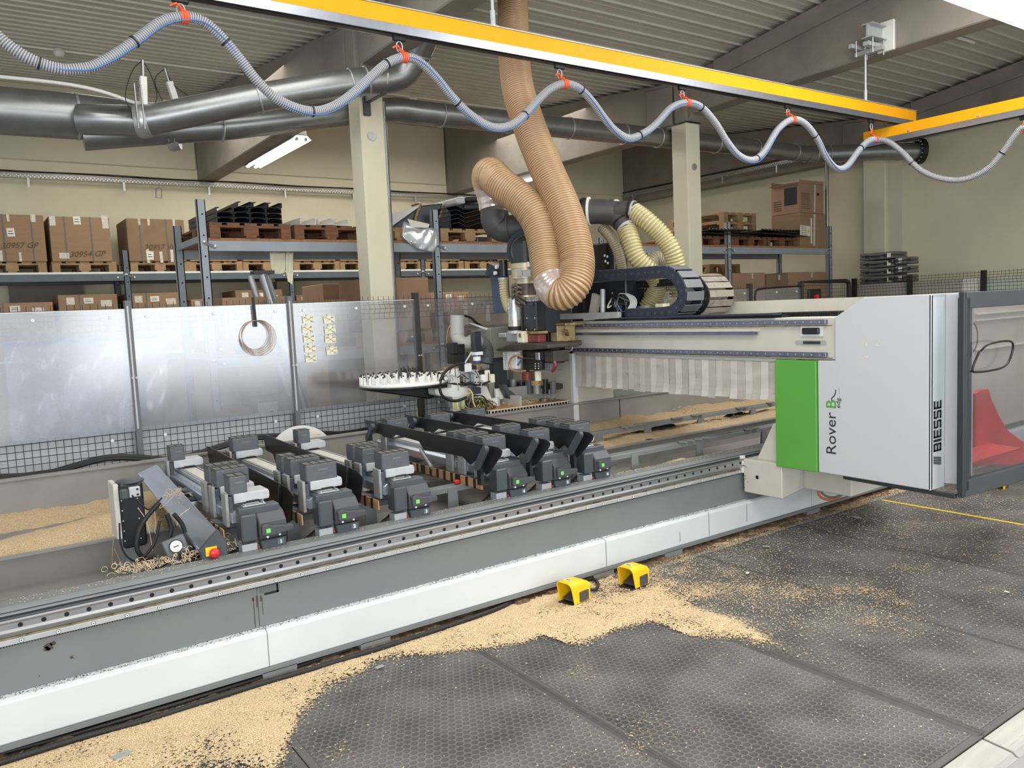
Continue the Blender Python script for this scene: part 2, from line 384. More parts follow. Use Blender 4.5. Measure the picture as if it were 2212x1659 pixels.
def _dust(nt, N, L):
    """sawdust: grains where the density field (near the machine, thinning outward) beats fine noise"""
    b = N['Principled BSDF']; tc = N.new('ShaderNodeTexCoord')
    at_ = N.new('ShaderNodeAttribute'); at_.attribute_name = 'dust_amount'
    n1 = N.new('ShaderNodeTexNoise'); n1.inputs['Scale'].default_value = 85; n1.inputs['Detail'].default_value = 6; n1.inputs['Roughness'].default_value = .7; L.new(tc.outputs['Object'], n1.inputs[0])
    n2 = N.new('ShaderNodeTexNoise'); n2.inputs['Scale'].default_value = 2.6; n2.inputs['Detail'].default_value = 10; n2.inputs['Roughness'].default_value = .72; L.new(tc.outputs['Object'], n2.inputs[0])
    def mth(op, a, b2):
        n = N.new('ShaderNodeMath'); n.operation = op
        for i, v in enumerate((a, b2)):
            if isinstance(v, (int, float)): n.inputs[i].default_value = v
            else: L.new(v, n.inputs[i])
        return n.outputs[0]
    s1 = mth('MULTIPLY', mth('SUBTRACT', n1.outputs[0], .5), 2.6)
    s2 = mth('MULTIPLY', mth('SUBTRACT', n2.outputs[0], .5), 2.1)
    tot = mth('ADD', mth('ADD', at_.outputs['Fac'], s1), s2)
    al = N.new('ShaderNodeMapRange'); al.inputs[1].default_value = .48; al.inputs[2].default_value = .54; L.new(tot, al.inputs[0])
    cr = N.new('ShaderNodeValToRGB'); n3 = N.new('ShaderNodeTexNoise'); n3.inputs['Scale'].default_value = 210; n3.inputs['Detail'].default_value = 3; L.new(tc.outputs['Object'], n3.inputs[0]); L.new(n3.outputs[0], cr.inputs[0])
    e = cr.color_ramp.elements; e[0].position = .3; e[0].color = (*s2l((156, 124, 86)), 1); e[1].position = .66; e[1].color = (*s2l((244, 226, 190)), 1)
    x = cr.color_ramp.elements.new(.48); x.color = (*s2l((212, 182, 138)), 1)
    L.new(cr.outputs[0], b.inputs['Base Color']); b.inputs['Roughness'].default_value = .9
    L.new(al.outputs[0], b.inputs['Alpha'])
    bp = N.new('ShaderNodeBump'); bp.inputs['Strength'].default_value = .9; bp.inputs['Distance'].default_value = .006; L.new(n1.outputs[0], bp.inputs['Height']); L.new(bp.outputs[0], b.inputs['Normal'])
finish('sawdust', _dust)
# ---------------------------------------------------------------- setting
WBY, WRX = 13.6, 13.3
def zc(y): return 4.66 + (.113*(y-7.6) if y > 7.6 else .13*(7.6-y))
structure('floor', MB().box(-4, WRX+.3, 3.75, WBY+.3, -.1, 0), M['floorc'], at0=(0, 0, 0))
structure('floor', MB().box(-4, WRX+.3, -3, 3.75, -.1, .055), M['floorc'], at0=(0, 0, 0))
structure('wall_back', MB().box(-4, WRX+.3, WBY, WBY+.3, 0, 5.6), M['wall'], at0=(0, WBY, 0))
structure('wall_right', MB().box(WRX, WRX+.3, -3, WBY, 0, 6.2), M['wall'], at0=(WRX, 0, 0))
for i, (a, b) in enumerate(((-1.0, 3.48), (3.78, 8.14), (8.44, 12.82))):
    structure('trim_%d' % (i+1), MB().box(a, b, WBY-.05, WBY, 4.18, 5.26), M['wallsm'], bevel=.01)
# corrugated roof sheets, ribs along X, low point over the column row
cm = MB(); ys = []
def rows(y0, y1):
    p = .215; y = y0; o = []
    while y < y1:
        o += [(y, 0), (y+.05, 0), (y+.054, -.020), (y+.064, -.022), (y+.078, 0), (y+.150, 0), (y+.154, .008), (y+.160, 0)]; y += p
    return o
for y0, y1 in ((-3, 7.6), (7.6, WBY+.1)):
    r = rows(y0, y1); vs = []
    for (y, dz) in r:
        vs += [(-4, y, zc(y)+dz), (WRX+.2, y, zc(y)+dz)]
    cm.add(vs, [(2*i, 2*i+2, 2*i+3, 2*i+1) for i in range(len(r)-1)])
structure('ceiling', cm, M['sheet'], at0=(0, 0, 4.6))
# roof beams and columns every 4.665 m
for i, x in enumerate((-1.165, 3.5, 8.165, 12.83)):
    w = .27
    b = MB()
    b.prism([(7.66, 4.03), (8.05, 4.03), (8.2, 4.0), (13.62, 4.0), (13.62, zc(13.62)-.05), (7.66, zc(7.66)-.04)], 'X', x, x+w)
    b.prism([(7.63, 4.07), (8.1, 4.07), (8.1, 4.62), (7.62, 4.58)], 'X', x-.03, x+w+.03)
    structure('roof_beam', b, M['conc'], bevel=.012)
    b = MB()
    b.prism([(-3, 4.25), (6.5, 4.17), (7.3, 4.15), (7.36, 4.07), (7.6, 4.07), (7.6, zc(7.6)-.04), (-3, zc(-3)-.04)], 'X', x, x+w)
    b.prism([(-3, zc(-3)-.26), (6.9, zc(6.9)-.26), (6.9, zc(6.9)-.05), (-3, zc(-3)-.05)], 'X', x-.05, x+w+.05)
    b.prism([(7.37, 4.07), (7.58, 4.07), (7.58, 4.6), (7.37, 4.62)], 'X', x-.04, x+w+.04)
    structure('roof_beam', b, M['conc'], bevel=.012)
for x in (3.5, 8.165, 12.95):
    structure('column', MB().box(x, x+.26, 7.4, 7.68, 0, 4.065) if x < 12 else MB().box(12.93, 13.33, 7.4, 7.8, 0, 4.07), M['column'], bevel=.015)
structure('trim_4', MB().box(13.0, 13.32, 7.15, 7.4, 0, 4.3), M['wallsm'])
for x, c in ((3.605, 3.49), (8.289, 3.49)):
    tag(MB().cyl((x, 7.385, c), (x, 7.41, c), .045, 20).build('column_cap', M['galv2']), 'round grey cap set in the front of the column '+('left of the big hoses' if x < 5 else 'right of the big hoses'), 'cap', 'round caps in the columns')
# cable tray along the back wall
def tray(name, a, b, z0, label, axis):
    t = thing(name, label, 'cable tray', (a[0], a[1], z0))
    mb = MB(); L = (Vector(b)-Vector(a)).length; d = (Vector(b)-Vector(a)).normalized(); n = Vector((-d.y, d.x, 0))
    k = int(L/.05)
    def bx(s0, s1, n0, n1, za, zb):
        P = [Vector(a)+d*s+n*q for s in (s0, s1) for q in (n0, n1)]
        vs = [(p.x, p.y, z) for p in P for z in (za, zb)]
        mb.add(vs, [(0, 1, 3, 2), (4, 6, 7, 5), (0, 4, 5, 1), (2, 3, 7, 6), (0, 2, 6, 4), (1, 5, 7, 3)])
    bx(0, L, -.002, .0, z0, z0+.018); bx(0, L, -.002, 0, z0+.034, z0+.042); bx(0, L, -.002, 0, z0+.058, z0+.075); bx(0, L, -.1, 0, z0-.002, z0)
    for i in range(k):
        o = (i % 2)*.0
        bx(i*.05, i*.05+.018, -.003, .0, z0+.018, z0+.034); bx(i*.05+.025, i*.05+.043, -.003, .0, z0+.042, z0+.058)
    mb.build('perforated_channel', M['galv2'], t)
    for i in range(int(L/1.25)+1):
        p = Vector(a)+d*(.35+i*1.25)
        if (p-Vector(a)).length > L: break
        bb = MB(); q = [(0, -.13), (0, 0), (.1, 0)]
        vs = [(*(p+n*(-u))[:2], z0+v) for w in (0,) for (u, v) in ((0, 0), (.1, 0), (.1, -.13))]+[(*(p+d*.03+n*(-u))[:2], z0+v) for (u, v) in ((0, 0), (.1, 0), (.1, -.13))]
        bb.add(vs, [(0, 1, 2), (3, 5, 4), (0, 3, 4, 1), (1, 4, 5, 2), (2, 5, 3, 0)]).build('bracket', M['galv2'], t)
    for r, dz in ((.009, .09), (.007, .1), (.008, .085)):
        w = MB().tube([Vector(a)+d*s+n*(-.03-r*3)+Vector((0, 0, z0-a[2]+dz+.006*math.sin(s*3+r*900))) for s in [i*.4 for i in range(int(L/.4))]], r, 5)
        w.build('cable', M['rubber'], t)
    return t
tray('cable_tray', (-.5, 13.5, 0), (12.7, 13.5, 0), 3.9, 'perforated galvanised cable tray running along the rear wall above the stored boxes', 0)
tray('cable_tray', (12.7, 13.4, 0), (12.7, 7.8, 0), 4.12, 'perforated cable tray on the dark beam behind the right-hand column', 0)
# ceiling conduit with detectors
yy = 10.9
tag(MB().tube([(-3, yy, zc(yy)-.05), (12.5, yy, zc(yy)-.05)], .014, 8).build('conduit', M['lampw']), 'thin pale conduit with detectors running along the underside of the roof at the back', 'conduit')
for px, lab in ((126, 'small white round detector on the ceiling above the left duct'), (893, 'small white round detector on the ceiling beside the duct elbow')):
    x = at(px, 95 if px < 500 else 198, 'Y', yy).x; d = thing('smoke_detector', lab, 'detector', (x, yy, zc(yy)-.09), 'detectors on the ceiling conduit')
    MB().lathe([(.045, -.03), (.06, 0), (.065, .03)], (x, yy, zc(yy)-.09)).build('sensor_head', M['lampw'], d)
    MB().lathe([(.05, .03), (.05, .05)], (x, yy, zc(yy)-.09)).build('base', M['lampw'], d)
for (x0, x1, y, lab) in ((5.4, 7.5, 4.9, 'white conduit on the ceiling above the crane rail'), (8.9, 11.3, 5.25, 'short white tube on the ceiling right of the bracketed beam')):
    tag(MB().tube([(x0, y, zc(y)-.05), (x1, y, zc(y)-.05)], .02, 8).build('conduit', M['lampw']), lab, 'conduit')
# ---------------------------------------------------------------- lamps
def tube_lamp(c, L, ang, label, power, w=.16, nt=2):
    t = thing('ceiling_lamp', label, 'lamp', c, 'fluorescent ceiling lamps'); X = Matrix.Translation(c) @ Matrix.Rotation(ang, 4, 'Z')
    def P(x, y, z): return X @ Vector((x, y, z))
    b = MB(); b.box(-L/2, L/2, -w*.25, w*.25, .02, .08, X)
    b.build('housing', M['lampw'], t, bevel=.006)
    r = MB(); pr = [(-w/2, -.03), (-w*.25, .03), (w*.25, .03), (w/2, -.03), (w*.25, .022), (-w*.25, .022)]
    vs = [P(x, p[0], p[1]) for x in (-L/2, L/2) for p in pr]; n = 6
    r.add(vs, [(i, (i+1) % n, n+(i+1) % n, n+i) for i in range(n)]+[tuple(range(n))[::-1], tuple(range(n, 2*n))]); r.build('reflector', M['lampw'], t)
    for k in range(nt):
        y = (k-(nt-1)/2)*w*.45
        MB().cyl(P(-L/2+.05, y, -.02), P(L/2-.05, y, -.02), .016, 12).build('tube', M['lamp'], t)
        for sx in (-1, 1):
            MB().cyl(P(sx*(L/2-.055), y, -.02), P(sx*(L/2-.02), y, -.02), .022, 10).build('socket', M['zinc'], t)
    return t
tube_lamp((3.86, 10.95, 4.0), 2.1, math.pi/2, 'twin tube lamp with open reflector under the roof beam left of the near column', 24, .26)
tube_lamp((8.32, 11.0, 3.93), 1.2, math.pi/2, 'bright tube lamp under the roof beam seen between the two hose runs', 16, .2, 1)
c = at(2150, 10, 'Z', 3.85)
tube_lamp((c.x+.1, c.y, 3.85), 1.5, 0, 'large glaring tube lamp hanging at the top right corner', 60, .22)
# ---------------------------------------------------------------- silver extraction ducts
def duct(name, path, r, label, parts=(), flanges=(), mat_='galv', n=28, taper=None):
    t = thing(name, label, 'duct', path[0])
    MB().tube(path, r, n, rf=taper).build('pipe', M[mat_], t)
    for (p, d) in flanges:
        p = Vector(p); d = Vector(d).normalized()
        MB().tube([p-d*.008, p-d*.006, p+d*.006, p+d*.008], r, n, rf=lambda i, tt: r+(.004 if i in (0, 3) else .011)).build('clamp_ring', M['galv2'], t)
    return t
m0 = Vector((-.9, 8, 3.53)); m1 = Vector((1.08, 8, 3.56))
t = thing('main_duct', 'wide silver duct entering from the left edge under the roof', 'duct', m0)
MB().tube([m0, m1, m1+Vector((.5, 0, .02)), m1+Vector((.95, .0, .06))], .195, 32, rf=lambda i, k: (.195, .195, .16, .135)[i]).build('pipe', M['galv'], t)
MB().tube([m1-Vector((.01, 0, 0)), m1+Vector((.01, 0, 0))], .2, 32).build('clamp_ring', M['galv2'], t)
MB().tube(spline([(-.9, 7.78, 3.72), (.9, 7.8, 3.78), (1.5, 7.72, 3.66), (1.62, 7.66, 3.60)]), .016, 8).build('conduit', M['lampw'], t)
A = [at(172, 258, 'Y', 7.84), at(300, 261, 'Y', 7.62), at(345, 255, 'Y', 7.55), at(560, 212, 'Y', 7.28), at(765, 179, 'Y', 7.08), at(830, 172, 'Y', 7.02)]
el = [A[-1], at(862, 165, 'Y', 6.98), at(885, 145, 'Y', 6.92), at(905, 110, 'Y', 6.82), at(925, 62, 'Y', 6.66)]
r1 = .128
t = duct('branch_duct', A[:2]+spline(A[1:], 6)[1:], r1, 'silver duct branch rising to the bracket on the near column', flanges=[(A[1], A[1]-A[0]), (at(313, 260, 'Y', 7.6), A[2]-A[1]), (at(560, 212, 'Y', 7.28), A[3]-A[2]), (at(758, 180, 'Y', 7.085), A[4]-A[3]), (at(792, 175, 'Y', 7.05), A[4]-A[3])])
duct('duct_elbow', spline(el, 6), r1, 'silver duct elbow turning up beside the top of the near column', flanges=[(el[3], el[4]-el[3])])
# gate valves with pneumatic cylinders on the branch
for i, (px, py, ty, by, lab) in enumerate(((309, 262, 130, 235, 'slide gate with white pneumatic cylinder standing upright on the silver branch duct'), (372, 292, 148, 232, 'slide gate with tilted white pneumatic cylinder on the rear duct branch'))):
    Y = 7.6 if i == 0 else 7.98
    p = at(px, py, 'Y', Y); tp = at(px-1 if i == 0 else 356, ty, 'Y', Y); bt = at(px+2 if i == 0 else 384, by, 'Y', Y)
    t = thing('duct_gate_valve', lab, 'valve', p, 'pneumatic gates on the ducts')
    d = (A[2]-A[1]).normalized()
    MB().tube([p-d*.05, p-d*.03, p+d*.03, p+d*.05], .14, 24, rf=lambda a, b: .137 if a in (0, 3) else .143).build('gate_ring', M['galv2'], t)
    dd = (tp-bt).normalized(); mid = bt.lerp(tp, .66)
    MB().cyl(mid, tp, .012 if i else .016, 12).build('piston_rod', M['steel'], t)
    b = MB(); q = bt.lerp(mid, .5); L = (mid-bt).length
    Rm = dd.to_track_quat('Z', 'Y').to_matrix().to_4x4(); b.box(-.032, .032, -.028, .028, -L/2, L/2, Matrix.Translation(q) @ Rm); b.build('cylinder', M['whitep'], t, bevel=.006)
    for s in (-.05, .0):
        MB().cyl(p+Vector((s-.02, -.15, -.1)), p+Vector((s-.02, -.12, .28)), .008, 8).build('guide_rod', M['steel'], t)
    MB().tube(spline([tp, tp+Vector((-.1, -.03, -.12)), bt+Vector((-.15, -.05, .05)), bt+Vector((-.05, -.05, -.1))]), .004, 5).build('air_hose', M['rubber'], t)
    MB().tube(spline([tp, tp+Vector((.06, -.03, -.15)), bt+Vector((.1, -.05, .08)), bt+Vector((.0, -.05, -.06))]), .004, 5).build('air_hose', M['rubber'], t)
B_ = [at(400, 286, 'Y', 7.9)+Vector((-.85, .08, -.09)), at(500, 272, 'Y', 7.86), at(700, 250, 'Y', 7.83), at(845, 237, 'Y', 7.83), at(950, 248, 'Y', 7.83), at(1400, 295, 'Y', 7.83), at(1740, 332, 'Y', 7.83)]
fl = [(at(x, y, 'Y', 7.83), (1, 0, 0)) for x, y in ((478, 275), (952, 248), (1098, 263), (1228, 277), (1345, 290), (1420, 297), (1545, 311), (1630, 320), (1714, 329))]
endp = [B_[-1], at(1775, 336, 'Y', 7.98), at(1800, 335, 'Y', 7.9), Vector((13.1, 7.2, 4.0))]
endp = [B_[-1], at(1762, 333, 'Y', 7.81), at(1790, 333, 'Y', 7.70), at(1900, 328, 'Y', 7.25)]
t = duct('long_duct', [B_[0], B_[1], B_[2]]+spline(B_[2:], 5)[1:], .126, 'long silver duct running behind the columns to the right wall', flanges=fl)
e2 = at(1985, 327, 'Y', 6.9)
t = duct('duct_end_run', spline(endp, 5)+[e2], .132, 'last silver duct length passing over the wall column to the black flange', flanges=[(endp[1], endp[2]-endp[1]), (endp[2], endp[3]-endp[2]), (at(1815, 333, 'Y', 7.72), endp[3]-endp[2]), (at(1940, 328, 'Y', 7.1), e2-endp[3])])
dv = (e2-endp[3]).normalized()
t = thing('black_flange', 'black bolted ring flange closing the silver duct at the right wall', 'flange', e2)
MB().tube([e2-dv*.03, e2+dv*.05], .2, 28).build('ring', M['rubber'], t)
for k in range(16):
    a = k*math.pi/8; u = dv.orthogonal().normalized(); w = dv.cross(u); c = e2-dv*.03+(u*math.cos(a)+w*math.sin(a))*.175
    MB().cyl(c, c-dv*.02, .012, 6).build('bolt', M['zinc'], t)
# column bracket
p = at(792, 222, 'Y', 7.38)
t = thing('duct_bracket', 'grey steel bracket with pipe clamp carrying the duct on the near column', 'bracket', p)
MB().box(3.53, 3.6, 7.36, 7.4, 3.68, 3.86).build('plate', M['anth'], t, bevel=.004)
MB().box(3.54, 3.6, 6.98, 7.37, 3.80, 3.86).build('arm', M['anth'], t, bevel=.004)
MB().tube([Vector((3.57, 7.03, 3.96))+Vector((0, math.cos(a)*.137, math.sin(a)*.137)) for a in [i*math.pi/14 for i in range(14, 29)]], .012, 6).build('clamp_band', M['zinc'], t)
# galvanised standing pipe next to the near column
tag(MB().cyl((3.86, 7.62, 0), (3.86, 7.62, 3.9), .033, 18).build('standpipe', M['galv']), 'galvanised pipe standing against the near column', 'pipe')
tag(MB().cyl((12.35, 8.1, 1.6), (12.35, 8.1, 4.0), .03, 10).build('standpipe', M['galv']), 'thin galvanised pole behind the end of the right shelf', 'pipe')
# ---------------------------------------------------------------- crane rails
t = thing('crane_rail', 'long yellow crane rail crossing the picture under the roof', 'crane rail', (1.0, 4.75, 3.56))
MB().box(1.72, 8.93, 4.75, 4.83, 3.575, 3.685).build('yellow_beam', M['yellow'], t, bevel=.004)
b = MB(); b.box(.6, 8.9, 4.745, 4.835, 3.552, 3.575); b.box(.6, 8.9, 4.745, 4.755, 3.52, 3.552); b.box(.6, 8.9, 4.825, 4.835, 3.52, 3.552); b.box(.6, 1.72, 4.75, 4.83, 3.575, 3.62)
b.build('track', M['alu'], t)
MB().box(.6, 8.9, 4.77, 4.81, 3.515, 3.53).build('track_slot', M['black'], t)
MB().box(1.72, 8.93, 4.745, 4.835, 3.685, 3.692).build('top_strip', M['alum'], t)
t = thing('crane_rail', 'yellow crane rail crossing toward the right edge below the long one', 'crane rail', (8.5, 5.1, 3.4))
MB().box(8.5, 8.58, .8, 5.12, 3.385, 3.495).build('yellow_beam', M['yellow'], t, bevel=.004)
b = MB(); b.box(8.495, 8.585, .8, 5.1, 3.36, 3.385); b.box(8.495, 8.505, .8, 5.1, 3.325, 3.36); b.box(8.575, 8.585, .8, 5.1, 3.325, 3.36); b.build('track', M['alu'], t)
MB().box(8.52, 8.56, .8, 5.1, 3.32, 3.335).build('track_slot', M['black'], t)
for y in (4.6, 3.9): MB().cyl((8.49, y, 3.41), (8.5, y, 3.41), .012, 8).build('bolt', M['zinc'], t)
def hanger(x, y, z0, z1, label, bracket):
    t = thing('hanger_rod', label, 'hanger', (x, y, z0), 'rods hanging the crane rail')
    MB().cyl((x, y, z0), (x, y, z1), .011, 10).build('rod', M['zinc'], t)
    MB().cyl((x, y, z0), (x, y, z0+.12), .018, 6).build('turnbuckle', M['zinc'], t)
    MB().box(x-.03, x+.03, y-.03, y+.03, z0-.01, z0+.01).build('foot_plate', M['zinc'], t)
    if bracket:
        MB().box(8.13, 8.165, 4.56, 4.74, 4.18, 4.48).build('wall_plate', M['lampw'], t, bevel=.004)
        b = MB(); b.box(7.86, 8.13, 4.68, 4.70, 4.3, 4.42); b.box(7.86, 8.13, 4.63, 4.75, 4.29, 4.3); b.box(7.86, 8.13, 4.63, 4.75, 4.42, 4.43); b.build('i_beam_stub', M['zinc'], t)
        b = MB(); b.box(7.84, 8.14, 4.66, 4.72, 4.21, 4.25); b.box(7.84, 8.14, 4.84, 4.88, 4.23, 4.27); b.box(7.98, 8.04, 4.6, 4.9, 4.17, 4.21); b.build('clamp_channel', M['zinc'], t)
        for dx in (-.1, .1):
            for dy in (-.08, .1): MB().cyl((x+dx, 4.73+dy, 4.14), (x+dx, 4.73+dy, 4.3), .008, 6).build('threaded_rod', M['zinc'], t)
hanger(8.0, 4.79, 3.69, 4.3, 'thin steel rod hanging from the white bracket on the right-hand roof beam', True)
hanger(3.33, 4.79, 3.69, 4.9, 'thin steel rod left of the hanging amber hose', False)
# ---------------------------------------------------------------- wavy compressed-air hose
HP = [(-60, 20), (0, 83), (60, 125), (120, 147), (157, 150), (200, 144), (250, 118), (300, 83), (350, 47), (397, 37), (440, 47), (480, 82), (520, 130), (560, 180), (600, 215), (650, 237), (690, 240), (730, 225), (770, 196), (800, 168), (835, 138), (872, 124), (905, 133), (940, 165), (975, 207), (1010, 243), (1050, 270), (1080, 276), (1110, 268), (1140, 243), (1165, 214), (1190, 192), (1219, 181), (1250, 190), (1280, 220), (1305, 255), (1330, 283), (1360, 299), (1395, 285), (1420, 265), (1450, 233), (1484, 222), (1515, 232), (1545, 265), (1570, 305), (1595, 335), (1625, 346), (1650, 328), (1680, 280), (1712, 258), (1740, 268), (1765, 300), (1785, 340), (1808, 364), (1830, 358), (1855, 325), (1875, 305), (1892, 301)]
H1 = [at(x, y, 'Y', 4.74) for x, y in HP]
def lerpY(x): return 4.74+(3.5-4.74)*(x-1892)/(2205-1892)
H2 = [at(x, y, 'Y', lerpY(x)) for x, y in [(1920, 307), (1950, 330), (1985, 365), (2030, 385), (2080, 388), (2130, 367), (2165, 330), (2190, 295), (2212, 276), (2260, 290)]]
HC = spline(H1+H2, 5)
t = thing('spiral_hose', 'grey ribbed hose hanging in waves under the yellow crane rail', 'hose', H1[0])
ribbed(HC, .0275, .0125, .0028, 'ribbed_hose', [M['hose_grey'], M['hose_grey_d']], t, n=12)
BL = [p+Vector((0, -.024+.006*math.sin(i*.21), -.018+.012*math.sin(i*.13))) for i, p in enumerate(HC)]
MB().tube(BL[:-20], .0035, 6).build('blue_tube', M['blue'], t)
for i in range(12, len(HC)-4, 22):
    d = (HC[i+1]-HC[i-1]).normalized()
    MB().tube([HC[i]-d*.005, HC[i]+d*.005], .034, 12).build('cable_tie', M['rubber'], t)
for k, (x, y) in enumerate([(397, 37), (872, 124), (1219, 181), (1484, 222), (1712, 258), (1892, 301), (2207, 280)]):
    last = k == 6
    Y = lerpY(2205) if last else 4.74
    p = at(x, y, 'Y', Y); top = 3.33 if last else 3.53
    where = ['topmost left', 'in front of the duct elbow', 'right of the hanging amber hose', 'above the second column', 'over the middle of the long duct', 'at the end of the long rail', 'at the right edge of the picture'][k]
    t = thing('hose_trolley', 'small trolley with orange strap holding the wavy hose, '+where, 'trolley', (p.x, p.y, p.z), 'hose trolleys on the crane rails')
    px = 8.54 if last else p.x; py = p.y if last else 4.79
    MB().cb((px, py, top-.025), (.09, .03, .04) if not last else (.03, .09, .04)).build('trolley', M['rubber'], t, bevel=.006)
    MB().tube([Vector((px, py, top-.05))+Vector((math.cos(a)*.022, 0, math.sin(a)*.035-.03)) for a in [i*math.pi/8 for i in range(16)]], .004, 6, closed=True).build('shackle', M['zinc'], t)
    d = (at(x+8, y+1, 'Y', Y)-p).normalized()
    b = MB()
    for s in (-.018, -.004, .01): b.tube([p+d*s, p+d*(s+.012)], .036, 12)
    b.tube(spline([p+Vector((0, 0, .034)), Vector((px, py, p.z+.06)), Vector((px+.01, py, top-.1))], 4), .011, 6)
    b.tube(spline([Vector((px, py-.01, p.z+.06)), Vector((px-.03, py-.03, p.z+.075)), Vector((px-.06, py-.02, p.z+.06))], 3), .007, 5)
    b.build('orange_strap', M['orange'], t)
# ---------------------------------------------------------------- racks
def upright(t, x, y, h, m):
    b = MB(); b.box(x, x+.008, y, y+.06, 0, h); b.box(x, x+.08, y, y+.008, 0, h); b.box(x+.072, x+.08, y, y+.06, 0, h)
    b.build('upright', m, t)
    hb = MB()
    for i in range(int(h/.2)): hb.cyl((x+.045, y-.0015, .15+i*.2), (x+.045, y+.001, .15+i*.2), .009, 8)
    return hb
def rack(label, posts, y0, y1, h, levels, m, t0, brd, mb2=None):
    t = thing('pallet_rack', label, 'rack', (posts[0], y0, 0)); hb = MB()
    for i, x in enumerate(posts):
        hh = h if not isinstance(h, (list, tuple)) else h[i]
        for y in (y0, y1):
            q = upright(t, x, y, hh-(.14 if y == y1 else 0), m); hb.v += []; hb.add(q.v, q.f)
        for lv in levels: MB().box(x+.01, x+.05, y0+.06, y1, lv-.01, lv+.05).build('cross_bar', m, t)
    hb.build('bolt_holes', M['dark'], t)
    for lv in levels:
        for a, b_ in zip(posts, posts[1:]):
            for y in (y0+.0, y1+.02):
                MB().box(a+.08, b_, y, y+.045, lv-.1, lv).build('beam', mb2 or m, t, bevel=.004)
            if brd: MB().box(a+.02, b_+.06, y0+.01, y1+.05, lv, lv+.028).build('deck_board', M['chip'] if y0 < 12 else M['lampw'], t)
            for (xx, s) in ((a+.06, 1), (b_, -1)):
                bb = MB(); bb.cb((xx+s*.03, y0-.006, lv-.04), (.13, .004, .028), ry=.4*s)
                bb.build('hook_plate', M['case'], t)
                bb = MB()
                for k in (-.05, .05): bb.cyl((xx+s*.03+k, y0-.012, lv-.03-k*.42*s), (xx+s*.03+k, y0-.004, lv-.03-k*.42*s), .012, 10)
                bb.build('bolt', M['lampw'], t)
    return t
rack('grey pallet rack left of the hoses, its top shelf holding black profiles', [2.03, 4.6, 7.1], 8.0, 9.0, [2.89, 2.88, 2.6], [1.36, 2.50], M['rack'], 0, True)
rack('grey pallet rack on the right behind the machine with pallets on its top shelf', [7.3, 9.66, 12.25], 8.0, 9.0, [2.6, 2.87, 2.87], [1.36, 2.50], M['rack'], 0, True)
rack('blue-grey pallet rack along the rear wall with cartons on pallets', [-.4, 2.1, 4.5, 6.9, 9.3], 12.5, 13.35, [2.8, 2.8, 2.5, 2.8, 2.8], [1.3, 2.47], M['rackd'], 0, True)
# ---------------------------------------------------------------- pallets
def make_pallet(x, y, z, m, label, group, W_=.8, D=1.2):
    t = thing('euro_pallet', label, 'pallet', (x, y, z), group)
    for j in range(3): MB().box(x+[0, (W_-.1)/2, W_-.1][j], x+[0, (W_-.1)/2, W_-.1][j]+.1, y, y+D, z, z+.022).build('base_board', m, t)
    for j in range(3):
        for k in range(3):
            xx = x+[0, (W_-.145)/2, W_-.1][j]; ww = (.1, .145, .1)[j]; yyy = y+[0, (D-.145)/2, D-.1][k]; d = (.1, .145, .1)[k]
            MB().box(xx, xx+ww, yyy, yyy+d, z+.022, z+.1).build('block', m, t)
    for k in range(3):
        yyy = y+[0, (D-.145)/2, D-.145][k]
        MB().box(x, x+W_, yyy, yyy+.145, z+.1, z+.122).build('stringer_board', m, t)
    b = MB()
    for j in range(5):
        xx = x+j*(W_-.12)/4; b.box(xx, xx+.12, y, y+D, z+.122, z+.144)
    b.build('deck', m, t)
    return t
ZS = 2.528
pal = {}
P0 = make_pallet(2.13, 7.99, ZS, M['wood2'], 'dark stained pallet carrying the stack of black profiles on the rack', 'pallets')
P2 = make_pallet(.36, 12.52, 2.498, M['wood3'], 'pallet under the leftmost tall carton of the rear shelf', 'pallets', .8, .78)
P1 = make_pallet(4.69, 7.99, ZS, M['wood3'], 'clean light pallet under the black folded sheets right of the rack post', 'pallets')
def pallet(x, y, z, lab, base=P0, rz=None):
    return copy_tree(base, (x, y, z), lab, rotz=rz)
pallet(2.975, 8.0, ZS, 'reddish pallet left of the near column carrying white profiles')
pallet(3.785, 8.0, ZS, 'pallet on the rack half hidden by the hanging plastic sheet', P1)
pallet(9.12, 8.09, ZS, 'pallet with a white note next to the right column', P0)
pallet(9.93, 8.09, ZS, 'middle pallet of three on the right rack shelf', P0)
pallet(10.70, 8.09, ZS, 'pallet under the black sheets beside the cartons on the right shelf', P0)
for i in range(3): pallet(10.25, 8.55, 2.674+.146*i, ['lowest pallet of the pile at the back of the right shelf', 'middle pallet of the pile at the back of the right shelf', 'top pallet of the pile at the back of the right shelf'][i], P1)
for i in range(5): pallet(10.75+.02*(i % 2), 9.3, .146*(11+i), ['lowest', 'second', 'middle', 'fourth', 'topmost'][i]+' pallet of the pale pile standing behind the right rack', P1)
for i in range(11): pallet(10.75, 9.3, .146*i, 'pallet low in the pale pile behind the right rack, hidden by cartons', P1)
